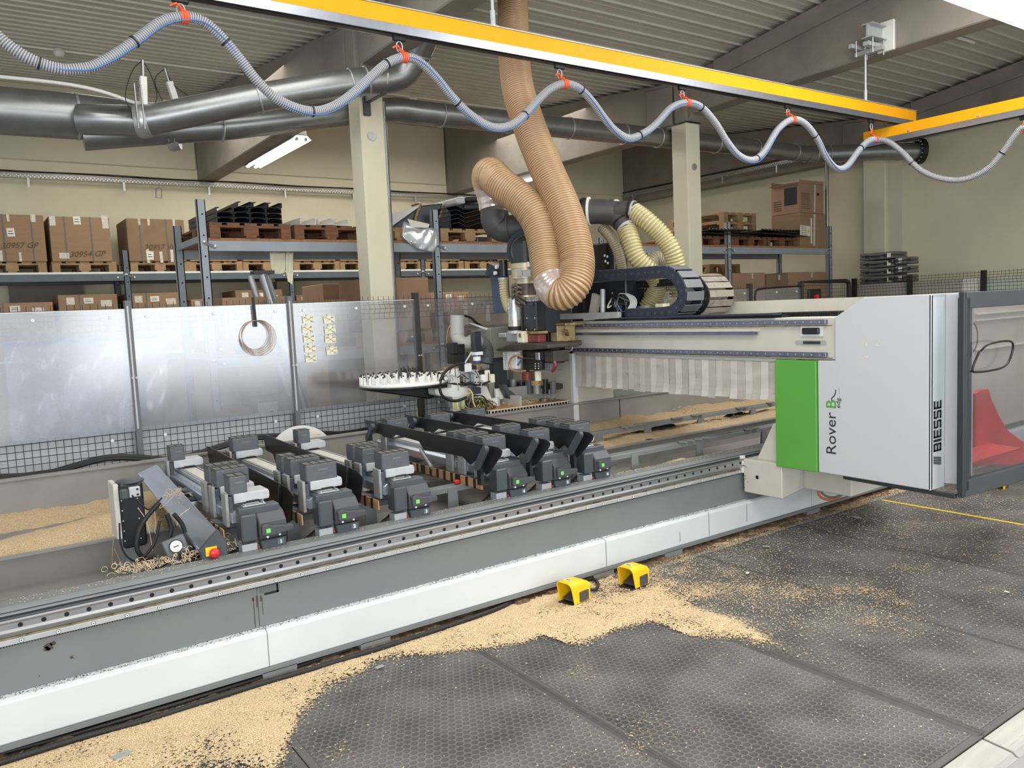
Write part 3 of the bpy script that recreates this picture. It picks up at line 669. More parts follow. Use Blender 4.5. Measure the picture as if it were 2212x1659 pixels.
# ---------------------------------------------------------------- cartons
def carton(x0, x1, y0, y1, z0, z1, m, label, group=None, straps=(), tapes=(), notes=(), writing=None, open_=False, cat='box'):
    t = thing('carton', label, cat, ((x0+x1)/2, (y0+y1)/2, z0), group)
    b = MB(); n = 6
    b.box(x0, x1, y0, y1, z0, z1)
    b.build('box_body', m, t, bevel=.006)
    for u in straps:
        x = x0+(x1-x0)*u
        s = MB(); s.box(x-.007, x+.007, y0-.004, y0-.001, z0, z1); s.box(x-.007, x+.007, y0-.004, y1, z1, z1+.003); s.build('strap', M['rackd'], t)
    for (u, v, w, h) in tapes:
        x = x0+(x1-x0)*u; z = z0+(z1-z0)*v
        MB().cb((x, y0-.003, z), (w, .002, h), ry=random.uniform(-.05, .05)).build('tape', M['tape'], t)
    for (u, v, w, h) in notes:
        x = x0+(x1-x0)*u; z = z0+(z1-z0)*v
        MB().cb((x, y0-.004, z), (w, .002, h), ry=random.uniform(-.05, .05)).build('label_sheet', M['paper'], t)
        MB().box(x-w*.35, x+w*.3, y0-.0062, y0-.005, z-h*.2, z-h*.12).box(x-w*.3, x+w*.2, y0-.0062, y0-.005, z+h*.1, z+h*.17).build('label_print', M['ink'], t)
    if writing:
        body, u, v, s = writing
        text(body, 'handwriting', M['inkr'], s, (x0+(x1-x0)*u, y0-.005, z0+(z1-z0)*v), (1, 0, .03), (0, 0, 1), t, shear=.3, thick=.0005)
    if open_:
        zt = z1
        for (q, dz, dx) in (((x0, y0, x1, y0), .05, -.04), ((x0, y1, x1, y1), .07, .05)):
            MB().box(q[0]+.01, q[2]-.01, q[1]-.003, q[1]+.003, zt, zt+dz).build('flap', m, t)
        MB().cb((x0-.03, (y0+y1)/2, zt+.0), (.09, (y1-y0), .005), ry=-.35).build('flap', m, t)
    return t
ZB = 2.642; BY = 12.50
TP = [(.15, .93, .03, .1), (.5, .93, .03, .1), (.85, .93, .06, .1), (.12, .08, .03, .1), (.35, .12, .04, .14), (.62, .1, .03, .12)]
def bp(x, lab): pallet(x, 12.52, 2.498, lab, P2)
carton(.36, 1.17, BY, 13.3, ZB, 3.26, M['brown'], 'tall strapped carton marked 30957 GP at the left edge of the rear shelf', 'strapped cartons', (.42, .82), TP, ((.52, .62, .09, .11),), ('30957 GP', .36, .28, .105))
bp(1.22, 'pallet under the second tall carton of the rear shelf'); carton(1.23, 1.97, BY, 13.3, ZB, 3.25, M['brown'], 'tall strapped carton marked 30954 GP with a sheet taped at its top', 'strapped cartons', (.25, .68), [(.06, .9, .07, .13), (.93, .9, .08, .18), (.2, .13, .12, .08)], ((.46, .92, .09, .11),), ('30954 GP', .28, .1, .11))
bp(2.2, 'pallet under the carton standing left of the tall rack posts'); carton(2.19, 2.97, BY, 13.3, ZB, 3.25, M['brown3'], 'tall strapped carton marked 30957 WH just left of the tall rack posts', 'strapped cartons', (.22, .68), [(.22, .93, .03, .1), (.38, .93, .03, .1), (.82, .93, .03, .1), (.32, .13, .04, .2), (.55, .1, .04, .16), (.74, .13, .04, .18)], ((.36, .14, .09, .12),), ('30957 WH', .26, .27, .11))
xq = [3.02, 3.80, 4.62, 5.40, 6.17, 7.02, 7.85, 8.5]
for i, (w, lab) in enumerate(((.8, 'carton seen between the two tall rack posts under the upper shelf'), (.8, 'carton on the rear shelf above the leaning ladder'), (.8, 'carton on the rear shelf behind the hanging foam sheets'), (.8, 'carton on the rear shelf just left of the near column'), (.8, 'carton on the rear shelf just right of the near column'), (.8, 'carton on the rear shelf behind the thin rack post'), (.8, 'carton wrapped in black film on the rear shelf near the machine head'), (.8, 'carton at the far end of the rear shelf behind the hoses'))):
    xs = xq[i]; w = .72
    copy_tree(P2, (xs-.02, 12.52, 2.498), ['pale pallet seen between the tall rack posts', 'pale pallet above the leaning ladder on the rear shelf', 'pale pallet behind the hanging foam sheets', 'pale rear pallet just left of the near column', 'pale rear pallet just right of the near column', 'pale rear pallet behind the thin rack post', 'pale pallet under the black-wrapped rear carton', 'pale pallet at the far end of the rear shelf'][i])
    carton(xs+.0, xs+w-.03, BY, 13.3, ZB, 2.66+.42, M['black2'] if i == 6 else M['brown'], lab, 'rear shelf cartons', (.38, .78), [(.3, .28, .12, .07)], ((.3, .28, .08, .05),) if i != 6 else ())
for (a, b_, h, m, lab, g) in ((.3, 1.19, 2.1, 'brown2', 'flat carton with white labels at the left edge below the rear shelf', 1), (1.26, 2.0, 2.19, 'brown', 'carton with barcode label below the rear shelf', 1), (2.13, 2.86, 2.19, 'brown', 'carton with taped labels below the rear shelf, left of the tall rack posts', 1), (3.0, 3.5, 2.08, 'brown2', 'low carton right of the tall rack posts at the rear', 0), (3.66, 4.40, 2.2, 'brown3', 'carton behind the leaning ladder at the rear', 1), (4.62, 5.3, 2.1, 'brown3', 'low carton left of the near column at the rear wall', 0), (6.1, 6.85, 2.18, 'brown3', 'carton with a strap right of the thin rack post at the rear', 1), (7.05, 7.9, 2.08, 'brown2', 'low carton behind the machine head at the rear', 0)):
    carton(a, b_, 12.57, 13.3, 1.33, h, M[m], lab, 'cartons below the rear shelf', (.35,) if g else (), [(.2, .9, .1, .1), (.8, .85, .14, .09)], ((.5, .9, .12, .08),))
tag(MB().box(.74, 1.68, 13.42, 13.45, 1.9, 2.44).build('wall_board', M['conc']), 'dark grey board on the rear wall under the left shelf', 'board')
# cartons on the lower level of the front rack
for i, (a, b_, h, m, lab) in enumerate(((2.2, 2.85, 1.95, 'brown2', 'carton behind the plastic with pale glare right of the copper-coloured wire ring'), (2.9, 3.5, 1.9, 'brown3', 'carton behind the paper notes on the fence'), (3.75, 4.5, 2.12, 'brown2', 'large plain carton just right of the near column, lower shelf'), (4.75, 5.65, 1.72, 'brown', 'wide carton with two tape strips behind the grey suction elbow'), (5.7, 6.6, 1.72, 'brown', 'wide carton behind the machine head on the lower shelf'))):
    pallet(a, 8.06, 1.388, ['light pallet behind the plastic right of the wire ring', 'light pallet behind the paper notes', 'light pallet right of the near column, lower shelf', 'light pallet behind the grey suction elbow', 'light pallet behind the milling head, lower shelf'][i], P1)
    carton(a, b_, 8.0, 8.8, 1.535, h, M[m], lab, 'cartons on the lower front shelf', (), [(.25, .8, .06, .25), (.6, .8, .06, .2)] if i > 2 else [])
tag(carton(3.72, 4.56, 9.2, 9.9, 0, 2.12, M['brown2'], 'tall plain brown carton behind the near column and its steel pipe'), None, None)
for (a, b_, h, m, lab) in ((9.78, 10.56, 2.11, 'brown2', 'carton right of the rack post under the right shelf'), (10.6, 11.12, 2.08, 'brown3', 'darker carton with thin strap in the middle under the right shelf'), (11.15, 12.2, 2.11, 'brown2', 'wide carton under the right end of the right shelf')):
    carton(a, b_, 8.02, 8.7, 1.39, h, M[m], lab, 'cartons on the right lower shelf', (.5,) if 'strap' in lab else (), [(.6, .93, .04, .08)])
t = carton(2.42, 3.0, 7.9, 8.4, .56, .93, M['brown'], 'carton printed LINAK seen through the fence plastic at its lower edge', None, (), [(.2, .5, .2, .3)], ((.9, .3, .08, .12),))
text('LINAK', 'printed_name', M['ink'], .15, (2.55, 7.893, .70), (1, 0, 0), (0, 0, 1), t, offset=.006)
carton(2.3, 3.1, 7.85, 8.6, 0, .556, M['brown3'], 'plain carton on the floor under the LINAK carton')
carton(2.05, 2.38, 7.9, 8.4, 0, .86, M['brown2'], 'narrow plain carton left of the LINAK carton behind the fence')
# top right cartons
t = carton(11.52, 12.22, 8.05, 8.6, ZS, 3.08, M['brown'], 'plain carton under the open carton on the right shelf', None, (), [(.55, .5, .05, .52)])
MB().box(11.8, 11.84, 8.044, 8.046, ZS+.05, 3.0).build('white_tape', M['paper'], t)
t = carton(11.52, 12.2, 8.06, 8.6, 3.083, 3.56, M['brown2'], 'open printed carton on top of the pile at the right end of the rack', None, (), [(.62, .5, .04, .45)], (), None, True)
MB().box(11.514, 11.518, 8.1, 8.34, 3.22, 3.5).build('dark_print', M['ink'], t)
MB().box(12.0, 12.06, 8.053, 8.056, 3.38, 3.41).build('hand_hole', M['dark'], t)
b = MB()
for i in range(9): b.box(11.58, 11.8, 8.055, 8.057, 3.15+i*.03, 3.16+i*.03)
for i in range(5): b.box(11.514, 11.517, 8.4, 8.55, 3.15+i*.035, 3.165+i*.035)
b.build('fine_print', M['inkr'], t)
# ---------------------------------------------------------------- loads on the pallets
def channel(x, y, z, w, h, L, label, m, group, tilt=0):
    """open C-shaped sheet profile lying along Y"""
    t = .004; b = MB(); pr = [(0, h), (0, 0), (w, 0), (w, h), (w-.03, h), (w-.03, h-t), (w-t, h-t), (w-t, t), (t, t), (t, h-t), (.03, h-t), (.03, h)]
    c, s = math.cos(tilt), math.sin(tilt)
    b.prism([(x+p[0]*c-p[1]*s, z+p[0]*s+p[1]*c) for p in pr], 'Y', y, y+L)
    o = b.build('sheet_profile', m); return tag(o, label, 'profile', group)
rows_ = ['bottom', 'middle', 'upper', 'top']; colsn = ['leftmost', 'second from the left', 'third from the left', 'rightmost']
k = 0
for r in range(3):
    for c_ in range(4):
        channel(2.21+c_*.162, 8.0, ZS+.146+r*.052, .155, .046, 1.1, 'black folded profile, %s row of the stack, %s' % (rows_[r], colsn[c_]), M['black2'], 'black profiles on the first pallet', .02*(c_ % 2))
for c_ in range(3): channel(2.42+c_*.15, 8.0, ZS+.146+3*.052+.004, .14, .05, 1.0, 'black folded profile in the short topmost row of the stack, %s of three' % ['left', 'centre', 'right'][c_], M['black2'], 'black profiles on the first pallet')
for (x, z, w, tl, lab) in ((3.05, 0, .17, 0, 'white channel piece lying at the left on the reddish pallet'), (3.25, 0, .16, .1, 'white channel piece in the middle of the reddish pallet'), (3.42, .0, .16, -.05, 'white channel piece next to the near column')):
    channel(x, 8.02, ZS+.15, w, .07, .9, lab, M['whitep'], 'white profiles', tl*.3)
def film(name, pts, label, cat, m='film', group=None):
    """thin crumpled sheet through a grid of points"""
    rows2 = [spline(r, 4) for r in pts]; cols = list(zip(*rows2)); g = [spline(c, 4) for c in cols]; n = len(g); k = len(g[0]); b = MB()
    vs = [p+Vector((0, math.sin(i*1.7+j*.9)*.008, math.sin(i*.8+j*1.9)*.004)) for i, c in enumerate(g) for j, p in enumerate(c)]
    b.add(vs, [(i*k+j, (i+1)*k+j, (i+1)*k+j+1, i*k+j+1) for i in range(n-1) for j in range(k-1)], True)
    o = b.build(name, M[m]); sd = o.modifiers.new('thick', 'SOLIDIFY'); sd.thickness = .002
    return tag(o, label, cat, group)
Y = 7.985
film('plastic_sheet', [[at(x, y, 'Y', Y-d*.6) for x, y, d in r] for r in ([(873, 478, .0), (905, 492, .04), (930, 492, .05), (946, 500, .04)], [(868, 510, .02), (900, 520, .06), (925, 525, .07), (944, 530, .05)], [(895, 532, .03), (905, 538, .05), (922, 542, .06), (937, 545, .04)])], 'crumpled translucent plastic sheet hanging over the shelf edge', 'sheet')
tg = MB(); P_ = [at(x, y, 'Y', 7.84) for x, y in ((880, 473), (928, 484), (925, 492), (888, 491))]
tag(tg.quad(*P_).build('paper_tag', M['paper']), 'white delivery note on the hanging plastic sheet', 'note').modifiers.new('t', 'SOLIDIFY').thickness = .002
film('foam_sheet', [[at(x, y, 'Y', 8.2) for x, y in r] for r in ([(583, 545), (600, 545), (618, 545)], [(585, 575), (602, 578), (617, 575)], [(588, 590), (603, 592), (616, 590)])], 'pale ribbed foam sheet hanging under the shelf above the ladder', 'sheet', 'note', 'foam sheets')
film('foam_sheet', [[at(x, y, 'Y', 8.18) for x, y in r] for r in ([(618, 545), (626, 545), (634, 545)], [(618, 590), (626, 592), (633, 590)], [(622, 608), (628, 612), (632, 618)])], 'narrow longer foam sheet hanging beside the ribbed one', 'sheet', 'note', 'foam sheets')
# black wrapped sheets on the third pallet
def plate_stack(pts, name, m, label, group, th=.03, dy=.9):
    b = MB(); b.prism(pts, 'Y', 8.0, 8.0+dy); return tag(b.build(name, m, bevel=.004), label, 'sheets', group)
random.seed(3)
z0 = ZS+.146
for i in range(5):
    u = .012*i
    b = MB(); L = [(4.72, z0+.02+i*.05), (4.95, z0+.07+i*.05), (5.05, z0+.02+i*.052), (5.25, z0+.075+i*.05), (5.45, z0+.02+i*.05)]
    pr = L+[(x, z+.005) for x, z in L[::-1]]
    b.prism(pr, 'Y', 8.0+u, 8.95)
    tag(b.build('folded_sheet', M['black2']), 'black folded sheet, %s of the five crumpled ones on the light pallet' % ['lowest', 'second', 'third', 'fourth', 'topmost'][i], 'sheet', 'folded black sheets')
for i, (x, z, w, h, lab) in enumerate(((5.05, .27, .42, .07, 'black wrapped bundle lying across the folded sheets'), (5.08, .36, .3, .06, 'upper black wrapped bundle behind the plastic-wrapped elbow'), (4.95, .33, .12, .08, 'translucent wrapped end piece on the black bundles'))):
    tag(MB().cb((x+w/2, 8.3, z0+z), (w, .55, h), ry=-.08).build('wrapped_bundle', M['film'] if i == 2 else M['black2'], bevel=.02, seg=2), lab, 'bundle', 'wrapped bundles')
b = MB(); b.prism([(4.15, z0), (4.2, z0+.05), (4.55, z0+.27), (4.85, z0+.31), (4.95, z0+.2), (4.95, z0)], 'Y', 8.15, 8.9)
tb = thing('black_cover', 'large dark sheet bundle with two straps sloping behind the rack post', 'cover', (4.5, 8.5, z0)); b.build('cover_sheet', M['anth'], tb, bevel=.02)
for x in (4.42, 4.72):
    MB().tube(spline([(x, 8.14, z0+.0), (x+.03, 8.12, z0+.12), (x+.1, 8.13, z0+.26), (x+.16, 8.25, z0+.31), (x+.2, 8.5, z0+.32)], 4), .016, 6).build('strap', M['rust'], tb)
# black sheets and note on the right rack
for i, (x0, x1, zz, lab) in enumerate(((9.15, 10.3, 0, 'thin black sheets with jagged edge on the left pallets of the right shelf'), (10.35, 11.6, .02, 'black sheets bundle under the white note on the right shelf'))):
    b = MB()
    for j in range(4): b.cb(((x0+x1)/2+.03*(j % 2), 8.25, z0+.012+zz+j*.022), (x1-x0-.08*j, .6, .008), ry=.03*(-1)**j, rz=.02*j)
    for j in range(12): b.cb((x0+.1+j*(x1-x0-.2)/12, 7.97, z0+.08+zz), (.05, .02, .02), ry=.3)
    tag(b.build('black_sheets', M['black']), lab, 'sheets', 'black sheets on the right shelf')
tt = thing('delivery_note', 'white delivery note with yellow spot on the black sheets of the right shelf', 'note', (11.45, 7.94, z0))
MB().cb((11.49, 7.935, z0+.1), (.27, .003, .16), ry=.05).build('sheet', M['paper'], tt)
b = MB()
for i in range(5): b.cb((11.45, 7.932, z0+.16-i*.03), (.16, .002, .006), ry=.05)
b.build('print', M['ink'], tt); MB().cyl((11.58, 7.931, z0+.09), (11.58, 7.934, z0+.09), .028, 14).build('yellow_spot', M['sign'], tt)
# grey cases piled behind the right fence
CX = 12.0
def case(y0, y1, z, label, g='stacked grey cases'):
    t = thing('tool_case', label, 'case', (12.2, (y0+y1)/2, z), g)
    MB().box(12.0, 12.42, y0, y1, z, z+.052).build('base_shell', M['case'], t, bevel=.015, seg=2)
    MB().box(12.0, 12.42, y0, y1, z+.056, z+.108).build('lid', M['case'], t, bevel=.018, seg=2)
    yc = (y0+y1)/2
    MB().tube([(11.985, yc-.08, z+.05), (11.965, yc-.07, z+.045), (11.965, yc+.07, z+.045), (11.985, yc+.08, z+.05)], .009, 6).build('handle', M['black2'], t)
    for s in (-.15, .15): MB().box(11.99, 12.0, yc+s-.025, yc+s+.025, z+.03, z+.075).build('latch', M['black2'], t)
    MB().box(11.994, 11.998, y0+.04, y0+.1, z+.02, z+.085).build('paper_label', M['paper'], t)
    return t
nm = ['bottom', 'second from the bottom', 'third from the bottom', 'fourth', 'fifth', 'topmost']
c0 = None
base = at(1865, 632, 'X', 12.0)
for i in range(4):
    yb = 6.74
    case(yb, yb+.56, 1.86+.125*i, 'grey tool case with handle, %s of the front pile left' % ['lowest', 'second lowest', 'second highest', 'topmost'][i])
for i in range(3):
    case(6.56-.0, 6.72, 1.87+.135*i, 'narrow end of a grey case with white label, %s of the right pile' % ['lowest', 'middle', 'topmost'][i])
t = thing('shelf_stand', 'stand behind the right fence that carries the grey cases', 'stand', (12.2, 6.95, 0)); MB().box(12.0, 12.45, 6.5, 7.36, 1.82, 1.858).build('top', M['rackd'], t)
for x in (12.02, 12.4):
    for y in (6.52, 7.3): MB().box(x, x+.04, y, y+.04, 0, 1.82).build('leg', M['rackd'], t)
# ladder leaning behind the fence
t = thing('ladder', 'aluminium ladder leaning against the rack behind the fence', 'ladder', at(520, 850, 'Y', 7.2))
a0 = at(563, 592, 'Y', 7.7); a1 = at(590, 594, 'Y', 7.7); f0 = Vector((3.4, 7.0, 0)); f1 = Vector((3.75, 7.0, 0))
a0 = at(565, 593, 'Y', 7.75); a1 = a0+Vector((.02, .42, .01)); f0 = Vector((a0.x+.45, a0.y-.3, 0)); f1 = Vector((a1.x+.45, a1.y-.3, 0))
MB().tube([a0+Vector((.02, 0, 0)), f0], .055, 4).build('rail', M['alum'], t); MB().tube([a0+Vector((.02, -.05, 0)), f0+Vector((0, -.05, 0))], .012, 4).build('rail_groove', M['case'], t); MB().tube([a1, f1], .032, 4).build('rail', M['alum'], t)
for i in range(1, 8): MB().cyl(a0.lerp(f0, i/8), a1.lerp(f1, i/8), .014, 8).build('rung', M['alum'], t)
MB().cb(a0+Vector((.01, .0, .02)), (.2, .12, .03)).build('top_cap', M['black2'], t)
# bale under clear film behind the left fence panels
t = thing('wrapped_bale', 'large bale wrapped in crinkled clear film behind the left fence panels', 'bale', (.95, 7.9, 0))
MB().box(.4, 1.5, 7.5, 8.2, .15, 1.25).build('bale_body', M['mgrey2'], t, bevel=.05)
gx = []
for j in range(22):
    a = j/21*1.6+0; z = 1.62-1.55*j/21
    gx.append([Vector((.34-.02*j/21+(1.2)*i/28, 7.42+.05*math.sin(i*1.3+j*.25)*(.3+j/21)+.02*math.sin(j*.9+i*.4), z+.02*math.sin(i*.7))) for i in range(29)])
b = MB(); n = len(gx); k2 = 29
b.add([p for r in gx for p in r], [(i*k2+j, i*k2+j+1, (i+1)*k2+j+1, (i+1)*k2+j) for i in range(n-1) for j in range(k2-1)], True)
b.build('clear_film', M['film'], t); MB().box(.34, 1.54, 7.4, 7.41, 1.6, 1.625).build('blue_edge', M['blue'], t)
pallet(.4, 7.4, 0, 'pallet standing on the floor under the film-wrapped bale', P0)
o = MB().tube([at(x, y, 'Y', 13.42) for x, y in ((343, 404), (337, 409), (337, 427), (349, 428), (349, 410))], .006, 5, closed=True).build('wire_hook', M['case']); tag(o, 'small wire hook hanging under the cable tray', 'hook')
# ---------------------------------------------------------------- mesh fence
def fence_mesh(a, b, z0, z1, name='wire_mesh', parent=None, flat=False, step=.05, r=.0021, folds_=None):
    """welded wire panel between two ground points, with two horizontal V folds"""
    a = Vector((a[0], a[1], 0)); b = Vector((b[0], b[1], 0)); d = (b-a).normalized(); n = Vector((-d.y, d.x, 0)); L = (b-a).length; m = MB()
    folds = [] if flat else (folds_ or [z1-.12, z0+.38])
    def off(z):
        for f in folds:
            if abs(z-f) < .05: return .03*(1-abs(z-f)/.05)
        return 0
    zs = sorted(set([z0, z1]+[f+q for f in folds for q in (-.05, 0, .05)]))
    def bar(p, q, r):
        t = (q-p).normalized(); u = t.cross(n if abs(t.dot(n)) < .9 else d).normalized()*r; w = t.cross(u).normalized()*r
        m.add([p+u, p+w, p-u, p-w, q+u, q+w, q-u, q-w], [(0, 1, 5, 4), (1, 2, 6, 5), (2, 3, 7, 6), (3, 0, 4, 7)])
    for i in range(int(L/step)+1):
        for za, zb in zip(zs, zs[1:]):
            bar(a+d*(i*step)-n*off(za)+Vector((0, 0, za)), a+d*(i*step)-n*off(zb)+Vector((0, 0, zb)), r)
    z = z0
    while z <= z1+.001:
        bar(a-n*off(z)+Vector((0, 0, z)), b-n*off(z)+Vector((0, 0, z)), r*1.2); z += step if not any(abs(z-f) < .07 for f in folds) else .0375
    return m.build(name, M['wire'], parent)
FY = 6.5; PX = [-.13, 1.09, 2.31, 3.49, 4.70, 5.90, 7.10, 8.20, 9.25]
pn = ['at the left edge', 'with the film-wrapped bale behind it', 'with the paper notes on it', 'between the column and the tool tray', 'behind the machine head', 'behind the hoses', 'behind the energy chain', 'left of the black gate']
for i, (x0, x1) in enumerate(zip(PX, PX[1:])):
    t = thing('mesh_fence', 'mesh fence bay with plastic sheet '+pn[i], 'fence', ((x0+x1)/2, FY, .1), 'fence bays behind the machine')
    fence_mesh((x0+.03, FY), (x1-.03, FY), .12, .95, parent=t, folds_=[.62])
    fence_mesh((x0+.03, FY), (x1-.03, FY), 1.68, 1.88, parent=t, folds_=[1.77])
    hz = i < 2
    w = .012
    MB().box(x0+w, x1-w, FY-.045, FY-.041, .93, 1.835).build('plastic_sheet', M[('plexi_glare', 'plexi_glare2')[i] if i < 2 else 'plexi_mid' if i == 2 else 'plexi_clear'], t)
    MB().box(x0+w, x1-w, FY+.03, FY+.034, .5, .95).build('lower_board', M['cover'], t)
    if hz or i == 2: MB().box(x0+w, x1-w, FY-.046, FY-.041, 1.835, 1.84).build('sheet_edge', M['whitep'], t)
    b = MB()
    for (u, z) in ((.1, 1.78), (.5, 1.78), (.9, 1.78), (.15, .88), (.85, .88)):
        b.cyl((x0+(x1-x0)*u, FY-.052, z), (x0+(x1-x0)*u, FY-.044, z), .012, 10)
    b.build('screw_washer', M['lampw'], t)
for i, x in enumerate(PX):
    t = thing('fence_post', 'dark square fence post '+['left of the picture edge', 'between the two plastic sheets with pale glare', 'left of the paper notes', 'right of the near column', 'behind the blue control plate', 'behind the hose loop', 'behind the yellow hoses', 'beside the energy chain loop', 'left of the black gate'][i], 'post', (x, FY, 0), 'fence posts behind the machine')
    MB().box(x-.02, x+.02, FY-.07, FY+.0, 0, 1.9).build('post_tube', M['wire'] if i > 2 else M['case'], t)
    if i < 3: MB().box(x-.012, x+.0, FY-.073, FY-.069, .95, 1.86).build('cover_strip', M['zinc'], t)
    MB().box(x-.06, x+.06, FY-.08, FY+.04, 0, .008).build('foot_plate', M['wire'], t)
    if i in (1, 2, 3):
        for z in (1.33, .62): MB().cyl((x-.012, FY-.08, z), (x-.012, FY-.07, z), .008, 8).cyl((x+.012, FY-.08, z), (x+.012, FY-.07, z), .008, 8).build('clamp_bolt', M['zinc'], t)
# gate
t = thing('fence_gate', 'black framed gate with red emergency knob behind the machine', 'gate', (9.85, FY, 0))
b = MB(); b.tube([(9.32, FY, 0), (9.32, FY, 1.9), (10.33, FY, 1.9)], .03, 8); b.tube(spline([(10.33, FY, 1.9), (10.4, FY, 1.88), (10.42, FY, 1.8)], 4)+[(10.42, FY, 0)], .03, 8)
b.build('frame', M['rubber'], t)
fence_mesh((9.36, FY), (10.38, FY), .1, 1.85, parent=t, flat=True)
MB().box(9.4, 9.68, FY-.06, FY-.02, 1.3, 1.8).build('switch_box', M['rubber'], t, bevel=.015)
MB().cyl((9.53, FY-.1, 1.7), (9.53, FY-.06, 1.7), .03, 16).build('stop_knob', M['red'], t)
MB().tube(spline([(8.3, FY-.05, 1.6), (8.3, FY-.05, 1.78), (8.45, FY-.05, 1.83), (9.3, FY-.05, 1.85)], 4), .012, 6).build('cable', M['rubber'], t)
# fence on the right, running toward the camera
RX = 11.85
pys = [7.3, at(1965, 600, 'X', RX).y, at(2125, 590, 'X', RX).y]; pys.append(2*pys[2]-pys[1]); pys.append(pys[3]-1.05)
for i, (y0, y1) in enumerate(zip(pys, pys[1:])):
    t = thing('mesh_fence', 'right-hand mesh fence bay '+['below the grey cases', 'between the two black posts above the white cover', 'above the dark door frame', 'beyond the right edge'][i], 'fence', (RX, (y0+y1)/2, .1), 'fence bays on the right')
    fence_mesh((RX, y0-.03), (RX, y1+.03), .12, 1.955, parent=t)
    MB().box(RX+.05, RX+.056, y1+.02, y0-.02, .3, 1.86).build('board_behind', M['greyin' if i < 2 else 'cream2'], t)
    if i == 1: MB().box(RX+.03, RX+.036, y1+.06, y1+.3, .9, 1.86).build('white_board', M['whitep'], t)
for i, y in enumerate(pys[:4]):
    tag(MB().box(RX-.03, RX+.03, y-.03, y+.03, 0, 1.96).build('fence_post', M['rubber']), 'black post of the right fence '+['nearest the gate', 'left of the white board', 'right of the white board', 'at the picture edge'][i], 'post', 'black fence posts on the right')
# things on and behind the fence
t = thing('wire_ring', 'coil of copper-coloured wire hanging on a black strap on the fence', 'wire coil', at(555, 765, 'Y', 6.43))
c = at(555, 727, 'Y', 6.43)
for k in range(5):
    r = .118+.007*k; cc = c+Vector((.006*k-.012, -.004*k, -.006*k+.012))
    MB().tube([cc+Vector((math.cos(a)*r*.94, .004*math.sin(a*3), math.sin(a)*r*.98)) for a in [i*math.pi/20 for i in range(40)]], .0024, 6, closed=True).build('wire_turn', M['copper'], t)
a = at(548, 642, 'Y', 6.43); b_ = at(551, 706, 'Y', 6.43)
MB().cb((a+b_)/2, (.024, .004, (a-b_).length), ry=-.03).build('black_strap', M['rubber'], t)
notes = [[(666, 690), (665, 711), (668, 731), (670, 753), (672, 774)], [(711, 690), (713, 712), (714, 733), (717, 758)]]
words = [['3m', '45', '40m', '17m', '60m'], ['21', '41', '154', '65']]; w2 = [['LN', 'B5', 'HB', 'EW', 'LN'], ['SD', 'ED', 'EW', 'WD']]
nord = ['topmost', 'second', 'third', 'fourth', 'lowest']
for q, colm in enumerate(notes):
    for k, (x, y) in enumerate(colm):
        p = at(x, y, 'Y', 6.448); tilt = random.uniform(-.08, .08)
        t = thing('paper_note', 'crossed-out handwritten note taped to the fence, %s of the %s column' % (nord[k] if not (q == 1 and k == 3) else 'lowest', ['left', 'right'][q]), 'note', p, 'paper notes on the fence')
        MB().cb(p, (.098, .001, .062), ry=tilt).build('sheet', M['note'], t)
        MB().cb(p+Vector((0, -.001, .036)), (.03, .001, .014), ry=tilt).build('tape', M['tape'], t)
        b = MB()
        for s in (-1, 1): b.cb(p+Vector((0, -.0015, 0)), (.06, .0008, .002), ry=tilt+s*.55)
        b.build('crossing_out', M['inkr'], t)
        text(words[q][k], 'handwriting', M['ink'], .02, p+Vector((-.044, -.0016, .01)), (1, 0, 0), (0, 0, 1), t, shear=.2, thick=.0003)
        text(w2[q][k], 'handwriting', M['ink'], .02, p+Vector((.016, -.0016, .01)), (1, 0, 0), (0, 0, 1), t, shear=.2, thick=.0003)
        text('Wa', 'handwriting', M['ink'], .02, p+Vector((.014, -.0016, -.026)), (1, 0, 0), (0, 0, 1), t, shear=.2, thick=.0003)
pts = [(-40, 1035), (0, 1030), (60, 1027), (110, 1020), (170, 1003), (230, 988), (290, 987), (370, 991), (430, 978), (480, 962), (540, 945), (620, 940), (700, 936), (740, 936), (790, 928), (850, 915)]
MBt = MB(); MBt.tube(spline([at(x, y, 'Y', 6.28) for x, y in pts], 4), .02, 10)
MBt.tube(spline([at(x, y+5, 'Y', 6.24) for x, y in pts], 4), .012, 8)
tag(MBt.build('black_cable', M['rubber']), 'thick black cable drooping along the fence behind the machine bed', 'cable')
def reel(c, r, label, g):
    t = thing('band_roll', label, 'roll', c, g)
    MB().lathe([(.09, -.02), (r, -.02), (r, .02), (.09, .02)], c, 'Y', 48).build('roll_body', M['whitep'], t, smooth=False)
    MB().lathe([(.1, -.021), (.1, .025)], c, 'Y', 24).build('core', M['brown'], t)
    return t
c = at(652, 992, 'Y', 5.95); zb0 = c.z-.262; t = reel(c, .262, 'large pale roll standing behind the bed with a paper sheet taped on', 'edge band rolls')
MB().cb(c+Vector((.05, -.022, .15)), (.17, .002, .1), ry=.1).build('paper_sheet', M['paper'], t)
MB().cb(c+Vector((.06, -.024, .2)), (.2, .001, .022), ry=.12).build('tape', M['note'], t)
MB().cb(c+Vector((-.02, -.024, .21)), (.022, .001, .1), ry=.1).build('tape', M['note'], t)
reel(Vector((1.72, 6.05, zb0+.15)), .15, 'smaller pale roll behind the bed at the second support', 'edge band rolls')
t = thing('roll_stand', 'low bench behind the bed that carries the pale rolls', 'bench', (2.0, 6.0, 0))
zb = zb0
MB().box(1.2, 2.8, 5.75, 6.2, zb-.03, zb).build('top', M['mgrey'], t)
for x in (1.25, 2.7): MB().box(x, x+.05, 5.8, 5.85, 0, zb-.03).box(x, x+.05, 6.1, 6.15, 0, zb-.03).build('leg', M['mgrey'], t)
